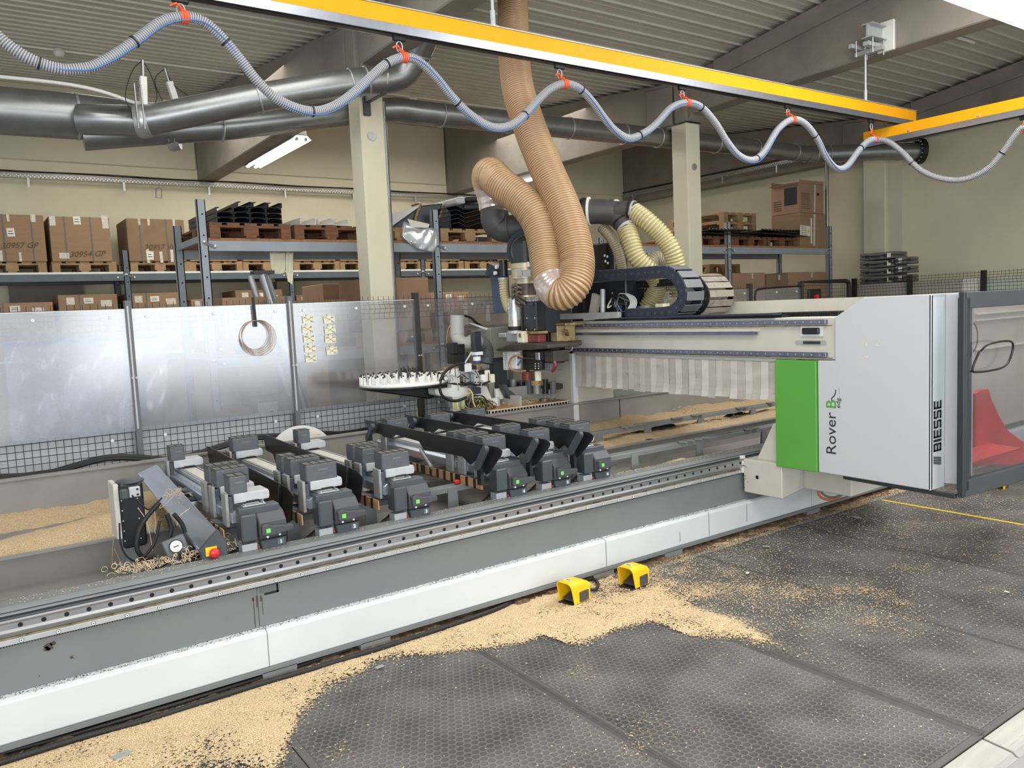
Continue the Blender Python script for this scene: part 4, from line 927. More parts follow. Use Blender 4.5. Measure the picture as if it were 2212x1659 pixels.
# ---------------------------------------------------------------- machine bed
BX0, BX1 = -.9, 9.0
bed = thing('machine_bed', 'long grey machine bed with white skirt and polished guide rail across the foreground', 'machine bed', (2, 3.6, .055))
b = MB(); b.prism([(3.60, .10), (3.60, .612), (3.61, .632), (3.625, .640), (3.72, .640), (3.72, .10)], 'X', BX0, BX1)
b.build('front_beam', M['mgrey'], bed, bevel=.003)
b = MB(); b.box(BX0, BX1, 3.596, 3.602, .603, .611).box(BX0, BX1, 3.602, 3.6062, .622, .624)
b.build('cover_seam', M['black'], bed)
b = MB(); b.prism([(3.60, .546), (3.575, .546), (3.572, .552), (3.578, .562), (3.578, .584), (3.572, .594), (3.575, .60), (3.60, .60)], 'X', BX0, BX1)
b.build('guide_rail', M['steel'], bed)
h0 = at(43.8, 1347.1, 'Y', 3.577); h1 = at(1344.8, 1056.1, 'Y', 3.577); st = (h1.x-h0.x)/40
b = MB(); c = MB()
for i in range(-10, 70):
    x = h0.x+i*st
    if x > 4.5: break
    MB().cyl((x, 3.5772, .573), (x, 3.579, .573), .0092, 14).build('rail_hole', M['dark'], bed)
b = MB(); b.box(BX0, BX1, 3.578, 3.60, .500, .522); b.build('gear_rack', M['alum'], bed, bevel=.002)
b = MB(); x = BX0
while x < 5.3: b.box(x, x+.005, 3.580, 3.598, .4955, .500); x += .0095
b.build('rack_teeth', M['dark'], bed)
b = MB(); b.box(BX0, BX1, 3.59, 3.602, .522, .527); b.build('grease_line', M['rust'], bed)
a0 = at(46, 1379, 'Y', 3.578).x; a6 = at(474, 1265, 'Y', 3.578).x; ps = (a6-a0)/6
for i in range(-2, 40):
    x = a0+i*ps
    if x > 4.5: break
    rs = MB().cyl((x, 3.5766, .511), (x, 3.5785, .511), .0088, 14).build('rack_screw', M['anth'], bed); MB().cyl((x, 3.5762, .511), (x, 3.5767, .511), .0070, 14).build('screw_head', M['whitep'], rs); MB().cyl((x, 3.5759, .511), (x, 3.5763, .511), .0028, 8).build('screw_socket', M['dark'], rs)
sk = [(3.60, .304), (3.562, .303), (3.546, .295), (3.542, .288), (3.542, .135), (3.55, .128), (3.60, .128)]
for i, xa in enumerate([-1.0, 1.055, 3.115, 5.175, 7.235]):
    b = MB(); b.prism(sk, 'X', xa+.004, xa+2.056); b.build('skirt_panel', M['white'], bed, bevel=.002)
b = MB(); b.box(BX0, BX1, 3.70, 3.72, .056, .13); b.build('plinth', M['dark'], bed)
b = MB(); b.box(BX0, BX1, 3.53, 3.60, .112, .13); b.build('skirt_rail', M['mgrey'], bed)
for x in (1.02, 1.5, 3.0, 3.6, 5.1): MB().box(x, x+.16, 3.53, 3.64, .075, .115).build('skirt_bracket', M['mgrey'], bed)
b = MB(); rs_ = random.Random(9)
for i in range(2200):
    x_ = rs_.uniform(-.8, 5.2); s_ = rs_.uniform(.0008, .003); b.cb((x_, 3.552+rs_.random()**.6*.046, .3045), (s_*2, s_, .0008), rz=rs_.uniform(0, 3))
o = b.build('skirt_dust', M['stain'], bed); tag(o, kind='stuff')
for (x_, z0_, z1_) in ((4.03, .14, .30), (4.42, .16, .29), (3.75, .16, .22)): MB().box(x_, x_+.0025, 3.5405, 3.542, z0_, z1_).build('skirt_scratch', M['stain'], bed)
# pocket shown flat, its shade painted as darker grey and black edges; oil streaks
b = MB(); b.box(1.055, 1.138, 3.5985, 3.602, .458, .497); b.build('recess', M['recess'], bed)
b = MB(); b.box(1.132, 1.142, 3.598, 3.602, .450, .497).box(1.075, 1.142, 3.598, 3.602, .448, .458); b.build('recess_shade_edge', M['dark'], bed)
b = MB()
for (x, z0_, z1_, w) in ((1.022, .31, .445, .003), (1.042, .31, .495, .002), (1.062, .36, .44, .002), (1.036, .40, .455, .005), (1.054, .425, .45, .007), (1.018, .435, .45, .008)): b.box(x, x+w, 3.5985, 3.6, z0_, z1_)
b.build('oil_streak', M['stain'], bed)
def blot(cx, cz, r, n=11):
    vs = [(cx+math.cos(a)*r*random.uniform(.5, 1.3), 3.5988, cz+math.sin(a)*r*random.uniform(.4, 1.1)) for a in [2*math.pi*i/n for i in range(n)]]
    return vs
b = MB()
for (px, py, r) in ((105, 1397, .018), (113, 1390, .011), (100, 1402, .012), (155, 1420, .009), (85, 1460, .003), (330, 1326, .003), (346, 1325, .003), (362, 1328, .003)):
    p = at(px, py, 'Y', 3.6); v = blot(p.x, p.z, r); b.add(v, [tuple(range(len(v)))])
b.build('stain', M['stain'], bed)
# inner tray, back wall, support rails
b = MB(); b.prism([(5.44, .15), (5.44, .862), (5.395, .862), (5.395, .848), (5.41, .845), (5.41, .15)], 'X', BX0, 7.2); b.build('back_wall', M['mgrey2'], bed)
for x in (4.98, 6.85): MB().box(x, x+.004, 5.405, 5.411, .60, .85).build('wall_joint', M['black'], bed)
b = MB(); b.prism([(4.5, .30), (4.5, .615), (4.47, .62), (4.47, .628), (4.51, .63), (4.53, .60), (5.41, .60), (5.41, .58), (4.56, .58), (4.56, .30)], 'X', BX0, 7.2); b.build('inner_deck', M['mgrey2'], bed)
b = MB(); b.box(BX0, 7.2, 3.72, 4.5, .28, .30); b.build('trough_floor', M['mgrey2'], bed)
b = MB(); b.box(BX0, 7.2, 4.3, 4.50, .46, .475); b.build('trough_step', M['mgrey2'], bed)
def support_rail(y, x0, x1, zt, legs, zl):
    b = MB(); b.prism([(y, zt-.032), (y, zt-.004), (y+.005, zt), (y+.07, zt), (y+.07, zt-.032), (y+.064, zt-.032), (y+.064, zt-.007), (y+.006, zt-.007), (y+.006, zt-.032)], 'X', x0, x1)
    b.build('support_rail', M['mgrey'], bed)
    for x in legs:
        q = MB(); q.prism([(x-.05, zl), (x+.05, zl), (x+.03, zt-.01), (x-.03, zt-.01)], 'Y', y-.004, y+.003)
        q.prism([(y+.0, zl), (y+.08, zl), (y+.05, zt-.01), (y+.0, zt-.01)], 'X', x+.022, x+.028)
        q.build('rail_foot', M['mgrey'], bed)
support_rail(3.94, .9, 7.0, .70, [1.35, 1.78, 2.3, 2.75, 3.2, 3.75, 4.4, 5.15, 5.9], .30)
support_rail(4.79, .9, 7.0, .70, [1.4, 2.1, 2.8, 3.7, 4.18, 4.72, 5.38, 6.1, 6.7], .60)
for (y, xs) in ((3.93, (4.22, 4.30, 4.38, 4.46, 4.95, 5.03)), (4.78, (4.45, 4.53, 4.61, 5.05, 5.12, 5.3, 5.37, 5.9, 5.97, 6.35))):
    for x in xs: MB().cb((x, y+.01, .708), (.06, .05, .008), rz=-.5).build('cable_lug', M['mgrey'], bed)
# sawdust heaps lying in the bed
def heap(x0, x1, y0, y1, f, label, nx=60, ny=24, cell=.9, rough=.012):
    b = MB(); rnd = random.Random(5); vs = []
    for i in range(nx+1):
        for j in range(ny+1):
            x = x0+(x1-x0)*i/nx; y = y0+(y1-y0)*j/ny
            vs.append((x, y, f(x, y)+rnd.uniform(-1, 1)*rough*.35))
    b.add(vs, [(i*(ny+1)+j, (i+1)*(ny+1)+j, (i+1)*(ny+1)+j+1, i*(ny+1)+j+1) for i in range(nx) for j in range(ny)], True)
    return tag(b.build('sawdust_heap', M['saw'], at0=((x0+x1)/2, (y0+y1)/2, .6)), label, 'sawdust', None, 'stuff')
def wob(x, s): return math.sin(x*7.3+s)*.5+math.sin(x*17.1+s*2)*.3+math.sin(x*41+s)*.2
heap(-.5, 2.2, 5.12, 5.41, lambda x, y: .585+max(0, .075-(5.41-y)*.27+.012*wob(x, 1)), 'strip of sawdust along the back wall inside the bed at the left', 90, 10)
def hl(x, y):
    k = min(1, max(0, (x+.45)/1.0)); w = 4.56+.0*x; 
    ridge = (.30+.28*k)+.05*wob(x, 3); d = (y-4.56)
    c0_ = .10+.13*k+.02*wob(x, 2); w0 = (.10+.16*k)*(1+.15*wob(x, 5))
    return .585+max(0, (.035+.065*k)*(1-((d-c0_)/w0)**2))
heap(-.6, 1.4, 4.52, 5.25, hl, 'large fan of sawdust on the inner deck at the left behind the black box', 110, 44)
heap(3.2, 7.1, 4.9, 5.41, lambda x, y: .585+max(0, (.03+.06*min(1, max(0, (x-3.4)/1.2)))+.03*wob(x*.8, 4)-.12*abs(y-5.30)), 'sawdust bank between the back wall and the far support rail at the right', 140, 20)
heap(3.3, 7.1, 4.56, 4.95, lambda x, y: .582+max(0, .045+.016*wob(x, 6)-.1*abs(y-4.75)), 'sawdust lying in front of the far support rail at the right', 140, 16)
heap(3.5, 4.5, 3.71, 3.90, lambda x, y: .59+max(0, .055+.012*wob(x, 8)-.35*abs(y-3.75)-.12*abs(x-4.0)), 'thin sawdust ridge behind the front lip of the bed at the right', 90, 10)
# ---------------------------------------------------------------- work supports
def rr(cx, cy, w, h, r, n=5):
    """rounded rectangle points"""
    o = []
    for (sx, sy, a0_) in ((1, 1, 0), (-1, 1, 90), (-1, -1, 180), (1, -1, 270)):
        for i in range(n+1):
            a = math.radians(a0_+90*i/n); o.append((cx+sx*(w/2-r)+r*math.cos(a), cy+sy*(h/2-r)+r*math.sin(a)))
    return o
def make_support(x0, num, label):
    t = thing('work_support', label, 'work support', (x0, 4.4, .70), 'work supports across the bed')
    b = MB(); b.prism([(x0+.0, .765), (x0+.05, .765), (x0+.055, .80), (x0+.048, .822), (x0+.02, .826), (x0+.0, .812)], 'Y', 3.76, 5.2)
    b.build('guide_tube', M['alu'], t, bevel=.003)
    b = MB(); b.box(x0+.055, x0+.165, 3.76, 5.2, .74, .838); b.box(x0+.062, x0+.07, 3.76, 5.2, .838, .845); b.box(x0+.15, x0+.158, 3.76, 5.2, .838, .845)
    b.build('beam_profile', M['alum'], t, bevel=.002)
    b = MB(); b.box(x0+.078, x0+.142, 3.80, 5.15, .838, .842); b.build('cover_strip', M['cream'], t)
    b = MB(); b.box(x0+.095, x0+.125, 3.87, 3.93, .842, .846); b.lathe([(.014, .846), (.014, .852)], (x0+.11, 3.9, 0), 'Z', 14); b.build('lock_plate', M['dgrey'], t)
    b = MB(); b.box(x0+.168, x0+.205, 3.76, 5.2, .76, .815); b.build('side_profile', M['black'], t, bevel=.003)
    b = MB(); b.box(x0-.05, x0-.044, 3.74, 5.2, .70, .75); b.build('brown_strip', M['chip2'], t)
    for i in range(17):
        y = 3.80+i*.085; MB().box(x0-.054, x0-.043, y, y+.022+.03*(i % 5 == 2), .698, .752).build('black_band', M['rubber'], t)
    for y in (3.94, 4.79):
        MB().box(x0-.03, x0+.23, y+.0, y+.1, .702, .742).build('slide_shoe', M['mgrey'], t, bevel=.003)
        MB().cb((x0-.075, y+.03, .715), (.03, .03, .025)).build('red_clip', M['red'], t, bevel=.006)
    # control head
    ya = 3.68
    MB().box(x0+.018, x0+.092, ya, 3.77, .686, .812).build('head_block', M['anth'], t, bevel=.006)
    MB().box(x0+.02, x0+.215, 3.72, 3.80, .80, .836).build('head_slab', M['anth'], t, bevel=.004)
    h = MB(); h.prism([(ya+.0, .684), (ya-.012, .71), (ya-.008, .765), (ya+.03, .805), (3.78, .828), (3.78, .684)], 'X', x0+.096, x0+.228)
    hd = h.build('head_cover', M['dgrey'], t, bevel=.008, seg=2)
    hh = MB(); hh.prism([(x0+.10, .712), (x0+.10, .758), (x0+.125, .764), (x0+.155, .752), (x0+.248, .742), (x0+.25, .716), (x0+.15, .704)], 'Y', ya-.040, ya-.008)
    hn = hh.build('handle', M['dgrey'], t, bevel=.006, seg=2)
    MB().box(x0+.118, x0+.138, ya-.043, ya-.039, .722, .742).build('green_button', M['gbtn'], hn)
    b = MB()
    for (sx, sz) in ((.132, .696), (.19, .698)): b.cyl((x0+sx, ya-.012, sz), (x0+sx, ya-.003, sz), .0055, 10)
    b.build('screw', M['whitep'], hd)
    nb = MB(); nb.prism([(x0+.112, .612), (x0+.215, .612), (x0+.225, .682), (x0+.10, .682)], 'Y', ya-.004, 3.72)
    nb = nb.build('number_box', M['anth'], t, bevel=.004)
    MB().box(x0+.178, x0+.210, ya-.006, ya-.003, .650, .677).build('number_plate', M['rackd'], nb)
    text(str(num), 'number', M['winkw'], .024, (x0+.194, ya-.007, .6545), (1, 0, 0), (0, 0, 1), nb, offset=.0012, align='CENTER')
    MB().box(x0+.02, x0+.09, 3.70, 3.76, .60, .672).build('foot_bracket', M['alum'], t)
    MB().cyl((x0+.095, 3.69, .652), (x0+.095, 3.70, .652), .004, 8).build('pilot_lamp', M['red'], t)
    MB().tube(spline([(x0-.05, 3.9, .5), (x0-.02, 3.8, .58), (x0+.03, 3.78, .62), (x0+.06, 3.78, .64)], 4), .03, 10).build('bellow', M['rubber'], t)
    for y in (3.90, 4.6): MB().cyl((x0+.19, y, .815), (x0+.19, y, .845), .007, 8).build('bolt', M['zinc'], t)
    return t
names = ['leftmost work support, with number plate 1, next to the aluminium console bar', 'second work support from the left, with number plate 2 and lowered black bar', 'third work support from the left, with number plate 3 and lowered black bar', 'first of the three supports with raised black bars, number plate 4', 'middle of the three supports with raised black bars, number plate 5', 'rightmost work support, with raised black bar and number plate 6']
XS = [1.0, 1.375, 1.785, 2.425, 2.75, 3.07]
SUP = []
for i, x in enumerate(XS): SUP.append(make_support(x, i+1, names[i]))
# black lift bars
def lift_bar(t, x, pts, slot=None, levers=(), th=.006, rod=False):
    b = MB(); b.prism(pts, 'X', x, x+th); o = b.build('lift_bar', M['black'], t, bevel=.001)
    if slot:
        (ya, za, yb, zb) = slot; d = Vector((0, yb-ya, zb-za)); c = Vector((x-.003, (ya+yb)/2, (za+zb)/2)); a = math.atan2(d.z, d.y)
        MB().cb(c, (.008, d.length, .022), rx=a).build('slot_cover', M['dark'], o)
        MB().cb(c+Vector((-.004, 0, .018)), (.008, d.length*1.02, .006), rx=a).build('slot_edge', M['anth'], o)
    for (yt, zt, yb, zb) in levers:
        d = Vector((0, yt-yb, zt-zb)); L = d.length; a = math.atan2(d.z, d.y)-math.pi/2
        X = Matrix.Translation((x-.03, (yt+yb)/2, (zt+zb)/2)) @ Matrix.Rotation(a, 4, 'X')
        pr = rr(0, 0, .042, L+.03, .02, 5); b = MB(); n = len(pr)
        vs = [X @ Vector((xx, p[0], p[1])) for xx in (-.012, .012) for p in pr]
        b.add(vs, [tuple(range(n)), tuple(range(n, 2*n))[::-1]]+[(i, n+i, n+(i+1) % n, (i+1) % n) for i in range(n)])
        b.build('lever', M['anth'], t, bevel=.004, seg=2)
        MB().box(x-.02, x+.0, yb-.02, yb+.02, .74, zb+.02).build('lever_arm', M['black'], t)
    if rod:
        MB().cyl((x-.02, 4.36, .862), (x-.08, 4.12, .79), .012, 10).build('gas_spring', M['steel'], t)
        MB().cyl((x-.02, 4.36, .862), (x-.05, 4.26, .835), .006, 8).build('spring_rod', M['steel'], t)
def low_bar(dz, y0=3.80):
    return [(5.40, .905+dz), (5.36, .80+dz), (5.22, .79+dz), (5.18, .74+dz), (5.12, .80+dz), (4.98, .83+dz), (4.4, .78+dz), (4.3, .74+dz), (y0+.2, .72+dz), (y0+.12, .68+dz), (y0+.06, .70+dz), (y0, .84+dz), (y0+.08, .868+dz), (5.33, .908+dz)]
lift_bar(SUP[1], XS[1]-.065, low_bar(0), slot=(3.97, .86, 4.02, .70))
lift_bar(SUP[2], XS[2]-.10, low_bar(.03), slot=(3.97, .89, 4.02, .73))
def high_bar(dz):
    return [(5.23, .975+dz), (5.15, .90+dz), (4.95, .895+dz), (4.93, .88+dz), (4.80, .885+dz), (4.74, .915+dz), (4.42, .905+dz), (4.36, .855+dz), (4.1, .87+dz), (3.9, .872+dz), (3.82, .835+dz), (3.76, .87+dz), (3.66, .80+dz), (3.62, .82+dz), (3.50, .93+dz), (3.49, .955+dz), (3.53, .97+dz)]
lift_bar(SUP[3], XS[3]-.07, high_bar(0), levers=((3.60, .96, 3.70, .84), (5.02, .95, 5.12, .85)), rod=True)
lift_bar(SUP[4], XS[4]-.07, high_bar(0), levers=((3.58, .96, 3.68, .84), (5.02, .95, 5.12, .85)))
lift_bar(SUP[5], XS[5]-.07, high_bar(0), levers=((3.57, .96, 3.67, .84), (5.05, .95, 5.15, .85)))
# ---------------------------------------------------------------- suction cups
def make_cup(x, y, w, d, label):
    t = thing('suction_cup', label, 'suction cup', (x, y, .846), 'suction cups on the work supports')
    bx0 = x-.04
    b = MB(); b.box(x-.005, x+.16, y-.01, y+.115, .852, .896); b.build('slide_plate', M['zinc'], t, bevel=.002)
    MB().box(x-.006, x+.161, y-.012, y-.008, .862, .888).build('front_strip', M['zinc'], t)
    MB().box(x+.05, x+.11, y-.014, y-.01, .848, .856).build('slot', M['dark'], t)
    b = MB(); b.box(x-.045, x-.03, y-.005, y+.07, .745, .90); b.build('clamp_jaw', M['jaw'], t, bevel=.002)
    MB().box(x-.03, x-.006, y+.0, y+.06, .80, .885).build('clamp_body', M['dgrey'], t, bevel=.004)
    c = MB(); pr = rr(x+w/2-.02, y+.05, w, d, .012, 3); c.prism(pr, 'Z', .897, .970); cb_ = c.build('cup_body', M['cup'], t)
    c = MB(); c.prism(rr(x+w/2-.02, y+.05, w-.004, d-.004, .011, 3), 'Z', .970, .979); c.build('rubber_pad', M['cuptop'], t)
    b = MB()
    k = 1 if w < .12 else 3
    for i in range(1, k+1): b.box(x-.02+w*i/(k+1)-.002, x-.02+w*i/(k+1)+.002, y+.05-d/2, y+.05+d/2, .9785, .9815)
    for q in (-1, 1): b.box(x-.02, x-.02+w, y+.05+q*(d/2-.006)-.002, y+.05+q*(d/2-.006)+.002, .9785, .9815)
    for q in (0, 1): b.box(x-.02+q*(w-.004), x-.016+q*(w-.004), y+.05-d/2, y+.05+d/2, .9785, .9815)
    b.build('seal_lip', M['rubber'], t)
    b = MB(); b.prism(rr(x+w/2-.015, .948, min(.05, w*.5), .009, .004, 3), 'Y', y+.05-d/2-.0015, y+.05-d/2+.001); b.build('grip_recess', M['case'], t)
    return t
big = small = None
spec = [(0, [(5.03, 0), (4.17, 1), (4.03, 1), (3.80, 0)]), (1, [(5.06, 1), (4.16, 0), (4.02, 1), (3.80, 1)]), (2, [(5.03, 0), (4.16, 1), (4.03, 0), (3.79, 1)]), (3, [(5.02, 1), (4.12, 1), (3.98, 1), (3.80, 1)]), (4, [(4.98, 1), (4.10, 1), (3.80, 1)]), (5, [(5.0, 1), (4.14, 1), (3.95, 1), (3.80, 1)])]
pos = {4: ['farthest', 'second farthest', 'second nearest', 'nearest'], 3: ['farthest', 'middle', 'nearest']}
for si, lst in spec:
    for k, (y, bg_) in enumerate(lst):
        lab = '%s suction cup, %s the head, on the %s' % ('wide grey' if bg_ else 'narrow grey', pos[len(lst)][k]+(' to' if 'near' in pos[len(lst)][k] else ' from'), ['leftmost support', 'second support from left', 'third support from left', 'first raised-bar support', 'middle raised-bar support', 'rightmost support'][si])
        x = XS[si]+.03
        ref = big if bg_ else small
        if ref is None:
            t = make_cup(x, y, .165 if bg_ else .085, .1, lab)
            if bg_: big = (t, x, y)
            else: small = (t, x, y)
        else:
            copy_tree(ref[0], (x, y, .846), lab)
# ---------------------------------------------------------------- aluminium console bar at the front left
t = thing('console_bar', 'sloping brushed aluminium bar with red emergency button left of support 1', 'console', (.85, 4.4, .6))
N1, N2 = at(467, 1143, 'Y', 3.74), at(430, 1187, 'Y', 3.74); F1, F2 = at(338, 1003, 'Y', 5.15), at(298, 1022, 'Y', 5.15)
dn = Vector((.045, 0, -.1))
b = MB(); b.add([N1, N2, F2, F1, N1+dn, N2+Vector((.0, 0, -.02)), F2+Vector((0, 0, -.02)), F1+dn], [(0, 1, 2, 3), (4, 7, 6, 5), (0, 4, 5, 1), (2, 6, 7, 3), (1, 5, 6, 2), (0, 3, 7, 4)])
b.build('bar_profile', M['alu'], t, bevel=.003)
cap = MB(); a = N1; c = N2
cap.prism([(c.x-.004, c.z), (a.x+.002, a.z+.004), (a.x+.035, a.z-.06), (a.x+.035, c.z-.09), (c.x+.006, c.z-.075)], 'Y', 3.705, 3.742); cap.build('end_cap', M['anth'], t, bevel=.004)
e = at(461, 1193, 'Y', 3.70)
MB().cb(e+Vector((-.008, .004, .006)), (.05, .008, .04)).build('yellow_plate', M['sign'], t)
MB().lathe([(.008, 0), (.012, .012), (.021, .016), (.0235, .026), (.016, .034), (.002, .036)], e+Vector((0, .004, 0)), 'Y', 20).build('emergency_button', M['red'], t)
for p in ((.0, 4.2), (.0, 4.9)):
    q = N1.lerp(F1, (p[1]-3.74)/1.41); MB().box(q.x-.02, q.x+.03, p[1], p[1]+.05, .45, q.z-.08).build('stand', M['anth'], t)
pods = [(353, 1033), (386, 1058), (417, 1085)]
for k, (px, py) in enumerate(pods):
    p = at(px, py, 'X', .99)
    tt = thing('clamp_pod', 'light metal clamp pod with dark rubber top, %s beside the aluminium bar' % ['farthest', 'middle', 'nearest'][k], 'clamp', p, 'clamp pods')
    MB().lathe([(.02, -.07), (.026, -.03), (.034, -.02), (.036, .012)], p, 'Z', 20).build('pod_body', M['zinc'], tt)
    MB().lathe([(.036, .012), (.038, .016), (.036, .024), (.02, .026)], p, 'Z', 20).build('rubber_top', M['rubber'], tt)
    MB().box(p.x-.015, p.x+.015, p.y-.015, p.y+.015, .45, p.z-.06).build('pod_stem', M['mgrey'], tt)
# black cabinet with round disc
t = thing('sensor_cabinet', 'black and grey cabinet with round dark disc on top, left of the aluminium bar', 'cabinet', (.65, 4.3, .45))
y = 4.2; tl, tr, bl = at(250, 1048, 'Y', y), at(308, 1040, 'Y', y), at(262, 1188, 'Y', y)
MB().box(tl.x+.01, tr.x, y, y+.03, bl.z, tr.z).build('front_plate', M['black'], t, bevel=.01)
MB().box(tl.x-.012, tl.x+.012, y+.01, y+.17, bl.z+.05, tl.z).build('side_sheet', M['cream'], t, bevel=.003)
MB().box(tl.x, tr.x-.01, y+.03, y+.16, bl.z+.06, tl.z-.01).build('cabinet_body', M['dgrey'], t)
w = at(290, 1062, 'Y', y-.02); MB().cb(w, (.05, .03, .05)).build('white_block', M['alum'], t, bevel=.003)
MB().cb(w+Vector((-.045, 0, -.005)), (.035, .04, .05)).build('sensor', M['dgrey'], t, bevel=.006)
for dz in (-.013, .013): MB().cyl(w+Vector((.012, -.018, dz)), w+Vector((.012, -.014, dz)), .005, 10).build('hole_plug', M['dark'], t)
cdisc = at(280, 1038, 'Y', y+.06); MB().lathe([(.02, -.01), (.062, -.008), (.066, 0), (.06, .006), (.01, .008)], cdisc, 'Z', 32).build('round_disc', M['dgrey'], t)
for i in range(5):
    for q in (tl.x+.018, tr.x-.03):
        MB().cyl((q, y-.003, bl.z+.04+i*.05), (q, y, bl.z+.04+i*.05), .0035, 6).build('rivet', M['zinc'], t)
MB().box(tl.x+.02, tr.x-.02, y+.03, y+.1, .30, bl.z+.02).build('base', M['mgrey'], t)
# dial box
t = thing('vacuum_gauge', 'grey box with round white dial below the aluminium bar', 'gauge', at(380, 1180, 'Y', 3.9))
p = at(380, 1180, 'Y', 3.9); X = Matrix.Translation(p) @ Matrix.Rotation(-.25, 4, 'Y') @ Matrix.Rotation(-.2, 4, 'X')
MB().box(-.05, .05, -.0, .06, -.04, .04, X).build('gauge_box', M['case'], t, bevel=.004)
b = MB(); vs = [X @ Vector((math.cos(a)*.031, z, math.sin(a)*.031)) for z in (-.006, 0) for a in [i*math.pi/14 for i in range(28)]]; b.add(vs, [tuple(range(28)), *[(i, 28+i, 28+(i+1) % 28, (i+1) % 28) for i in range(28)]]); b.build('bezel', M['rubber'], t)
b = MB(); vs = [X @ Vector((math.cos(a)*.027, -.0075, math.sin(a)*.027)) for a in [i*math.pi/14 for i in range(28)]]; b.add(vs, [tuple(range(28))]); b.build('dial', M['whitep'], t)
MB().box(-.012, .012, -.009, -.008, -.002, .002, X).build('dial_needle', M['ink'], t)
MB().cyl(p+Vector((.01, .03, -.04)), p+Vector((0.01, .05, -.33)), .012, 8).build('gauge_stem', M['mgrey'], t)
# cables and shavings in the front trough
cb = [[(285, 1070), (318, 1100), (335, 1090), (350, 1075)], [(258, 1130), (262, 1180), (285, 1210), (330, 1214), (360, 1200)], [(345, 1085), (315, 1120), (300, 1150), (296, 1185), (312, 1205), (335, 1200)], [(360, 1110), (370, 1140), (366, 1160)], [(345, 1125), (335, 1170), (318, 1195), (300, 1210)], [(372, 1205), (350, 1222), (322, 1228)], [(375, 1110), (392, 1130), (400, 1150)], [(410, 1195), (425, 1205), (445, 1200)]]
for i, l in enumerate(cb):
    tag(MB().tube(spline([at(x, y_, 'Y', 4.05-.02*i) for x, y_ in l], 6), [.004, .004, .011, .011, .007, .008, .01, .009][i], 8).build('control_cable', M['rubber']), ['thin cable from the white block of the black cabinet', 'long cable looping under the black cabinet', 'thick wrapped cable hanging right of the black cabinet', 'short wrapped cable above the dial box', 'cable crossing behind the dial box', 'cable lying under the dial box', 'thick hose stub between dial box and aluminium bar', 'cable between dial box and red button'][i], 'cable', 'cables in the front trough')
rnd = random.Random(11)
def curls(n, cen, spread, label, r0=.006, col='curl'):
    b = MB()
    for i in range(n):
        c = Vector((rnd.gauss(cen[0], spread[0]), rnd.gauss(cen[1], spread[1]), cen[2]+abs(rnd.gauss(0, spread[2]))))
        a = rnd.uniform(0, 6.28); rad = rnd.uniform(.003, .012); turns = rnd.uniform(.6, 2.2); h = rnd.uniform(.005, .06); dd = Vector((math.cos(a), math.sin(a), rnd.uniform(-.3, .5))).normalized(); u = dd.orthogonal().normalized(); w_ = dd.cross(u)
        pts = [c+dd*(h*k/14)+(u*math.cos(turns*6.28*k/14)+w_*math.sin(turns*6.28*k/14))*rad for k in range(15)]
        b.tube(pts, rnd.uniform(.0008, .0018), 4)
    return tag(b.build('wood_shavings', M[col]), label, 'shavings', None, 'stuff')
p = at(330, 1222, 'Y', 3.76); curls(90, p+Vector((0, 0, -.01)), (.09, .02, .02), 'tangle of curly wood shavings behind the bed lip below the black cabinet')
p = at(470, 1185, 'Y', 3.76); curls(55, p+Vector((.02, 0, -.02)), (.08, .02, .03), 'pale curly shavings behind the red emergency button')
p = at(385, 1075, 'Y', 4.3); curls(16, p+Vector((0, 0, .0)), (.05, .1, .02), 'loose pale shavings draped over the aluminium bar')
p = at(1545, 905, 'Y', 4.75); curls(60, p+Vector((0, 0, -.03)), (.12, .04, .03), 'brown curly shavings caught on the far support rail at the right')
p = at(1480, 890, 'Y', 4.9); curls(24, p, (.05, .03, .03), 'few pale shavings on the far support rail')
p = at(640, 1060, 'X', .95)
sl = [[(300, 1100), (318, 1130), (330, 1190)], [(245, 1165), (243, 1220), (256, 1245), (263, 1225), (247, 1185)], [(392, 1052), (362, 1085), (345, 1098), (352, 1085), (378, 1062), (395, 1066)], [(410, 1098), (388, 1115), (382, 1136)], [(333, 1100), (336, 1130), (334, 1148), (340, 1155)]]
b = MB()
for i, l in enumerate(sl): b.tube(spline([at(x, y_, 'Y', (4.1, 4.45, 4.4, 4.0, 4.15)[i]) for x, y_ in l], 6), .0016, 5)
tag(b.build('band_strips', M['curl']), 'thin pale strips hanging over the aluminium bar and into the trough', 'strips', None, 'stuff')
b = MB(); 
for i in range(900):
    x = rnd.uniform(-.3, 5.0); yb = rnd.choice([rnd.uniform(3.635, 3.72)])
    if rnd.random() < .55 and .9 < x < 3.2: continue
    s = rnd.uniform(.001, .0035); b.cb((x, yb, .6415), (s*2, s, .0012), rz=rnd.uniform(0, 3))
tag(b.build('wood_chips', M['curl']), 'scattered wood chips on the front lip of the machine bed', 'chips', None, 'stuff')
# ---------------------------------------------------------------- gantry
GX = 4.436
g = thing('machine_gantry', 'white gantry with grey side cover, green panel and smoked-glass door standing over the bed', 'gantry', (4.9, 3.6, .2))
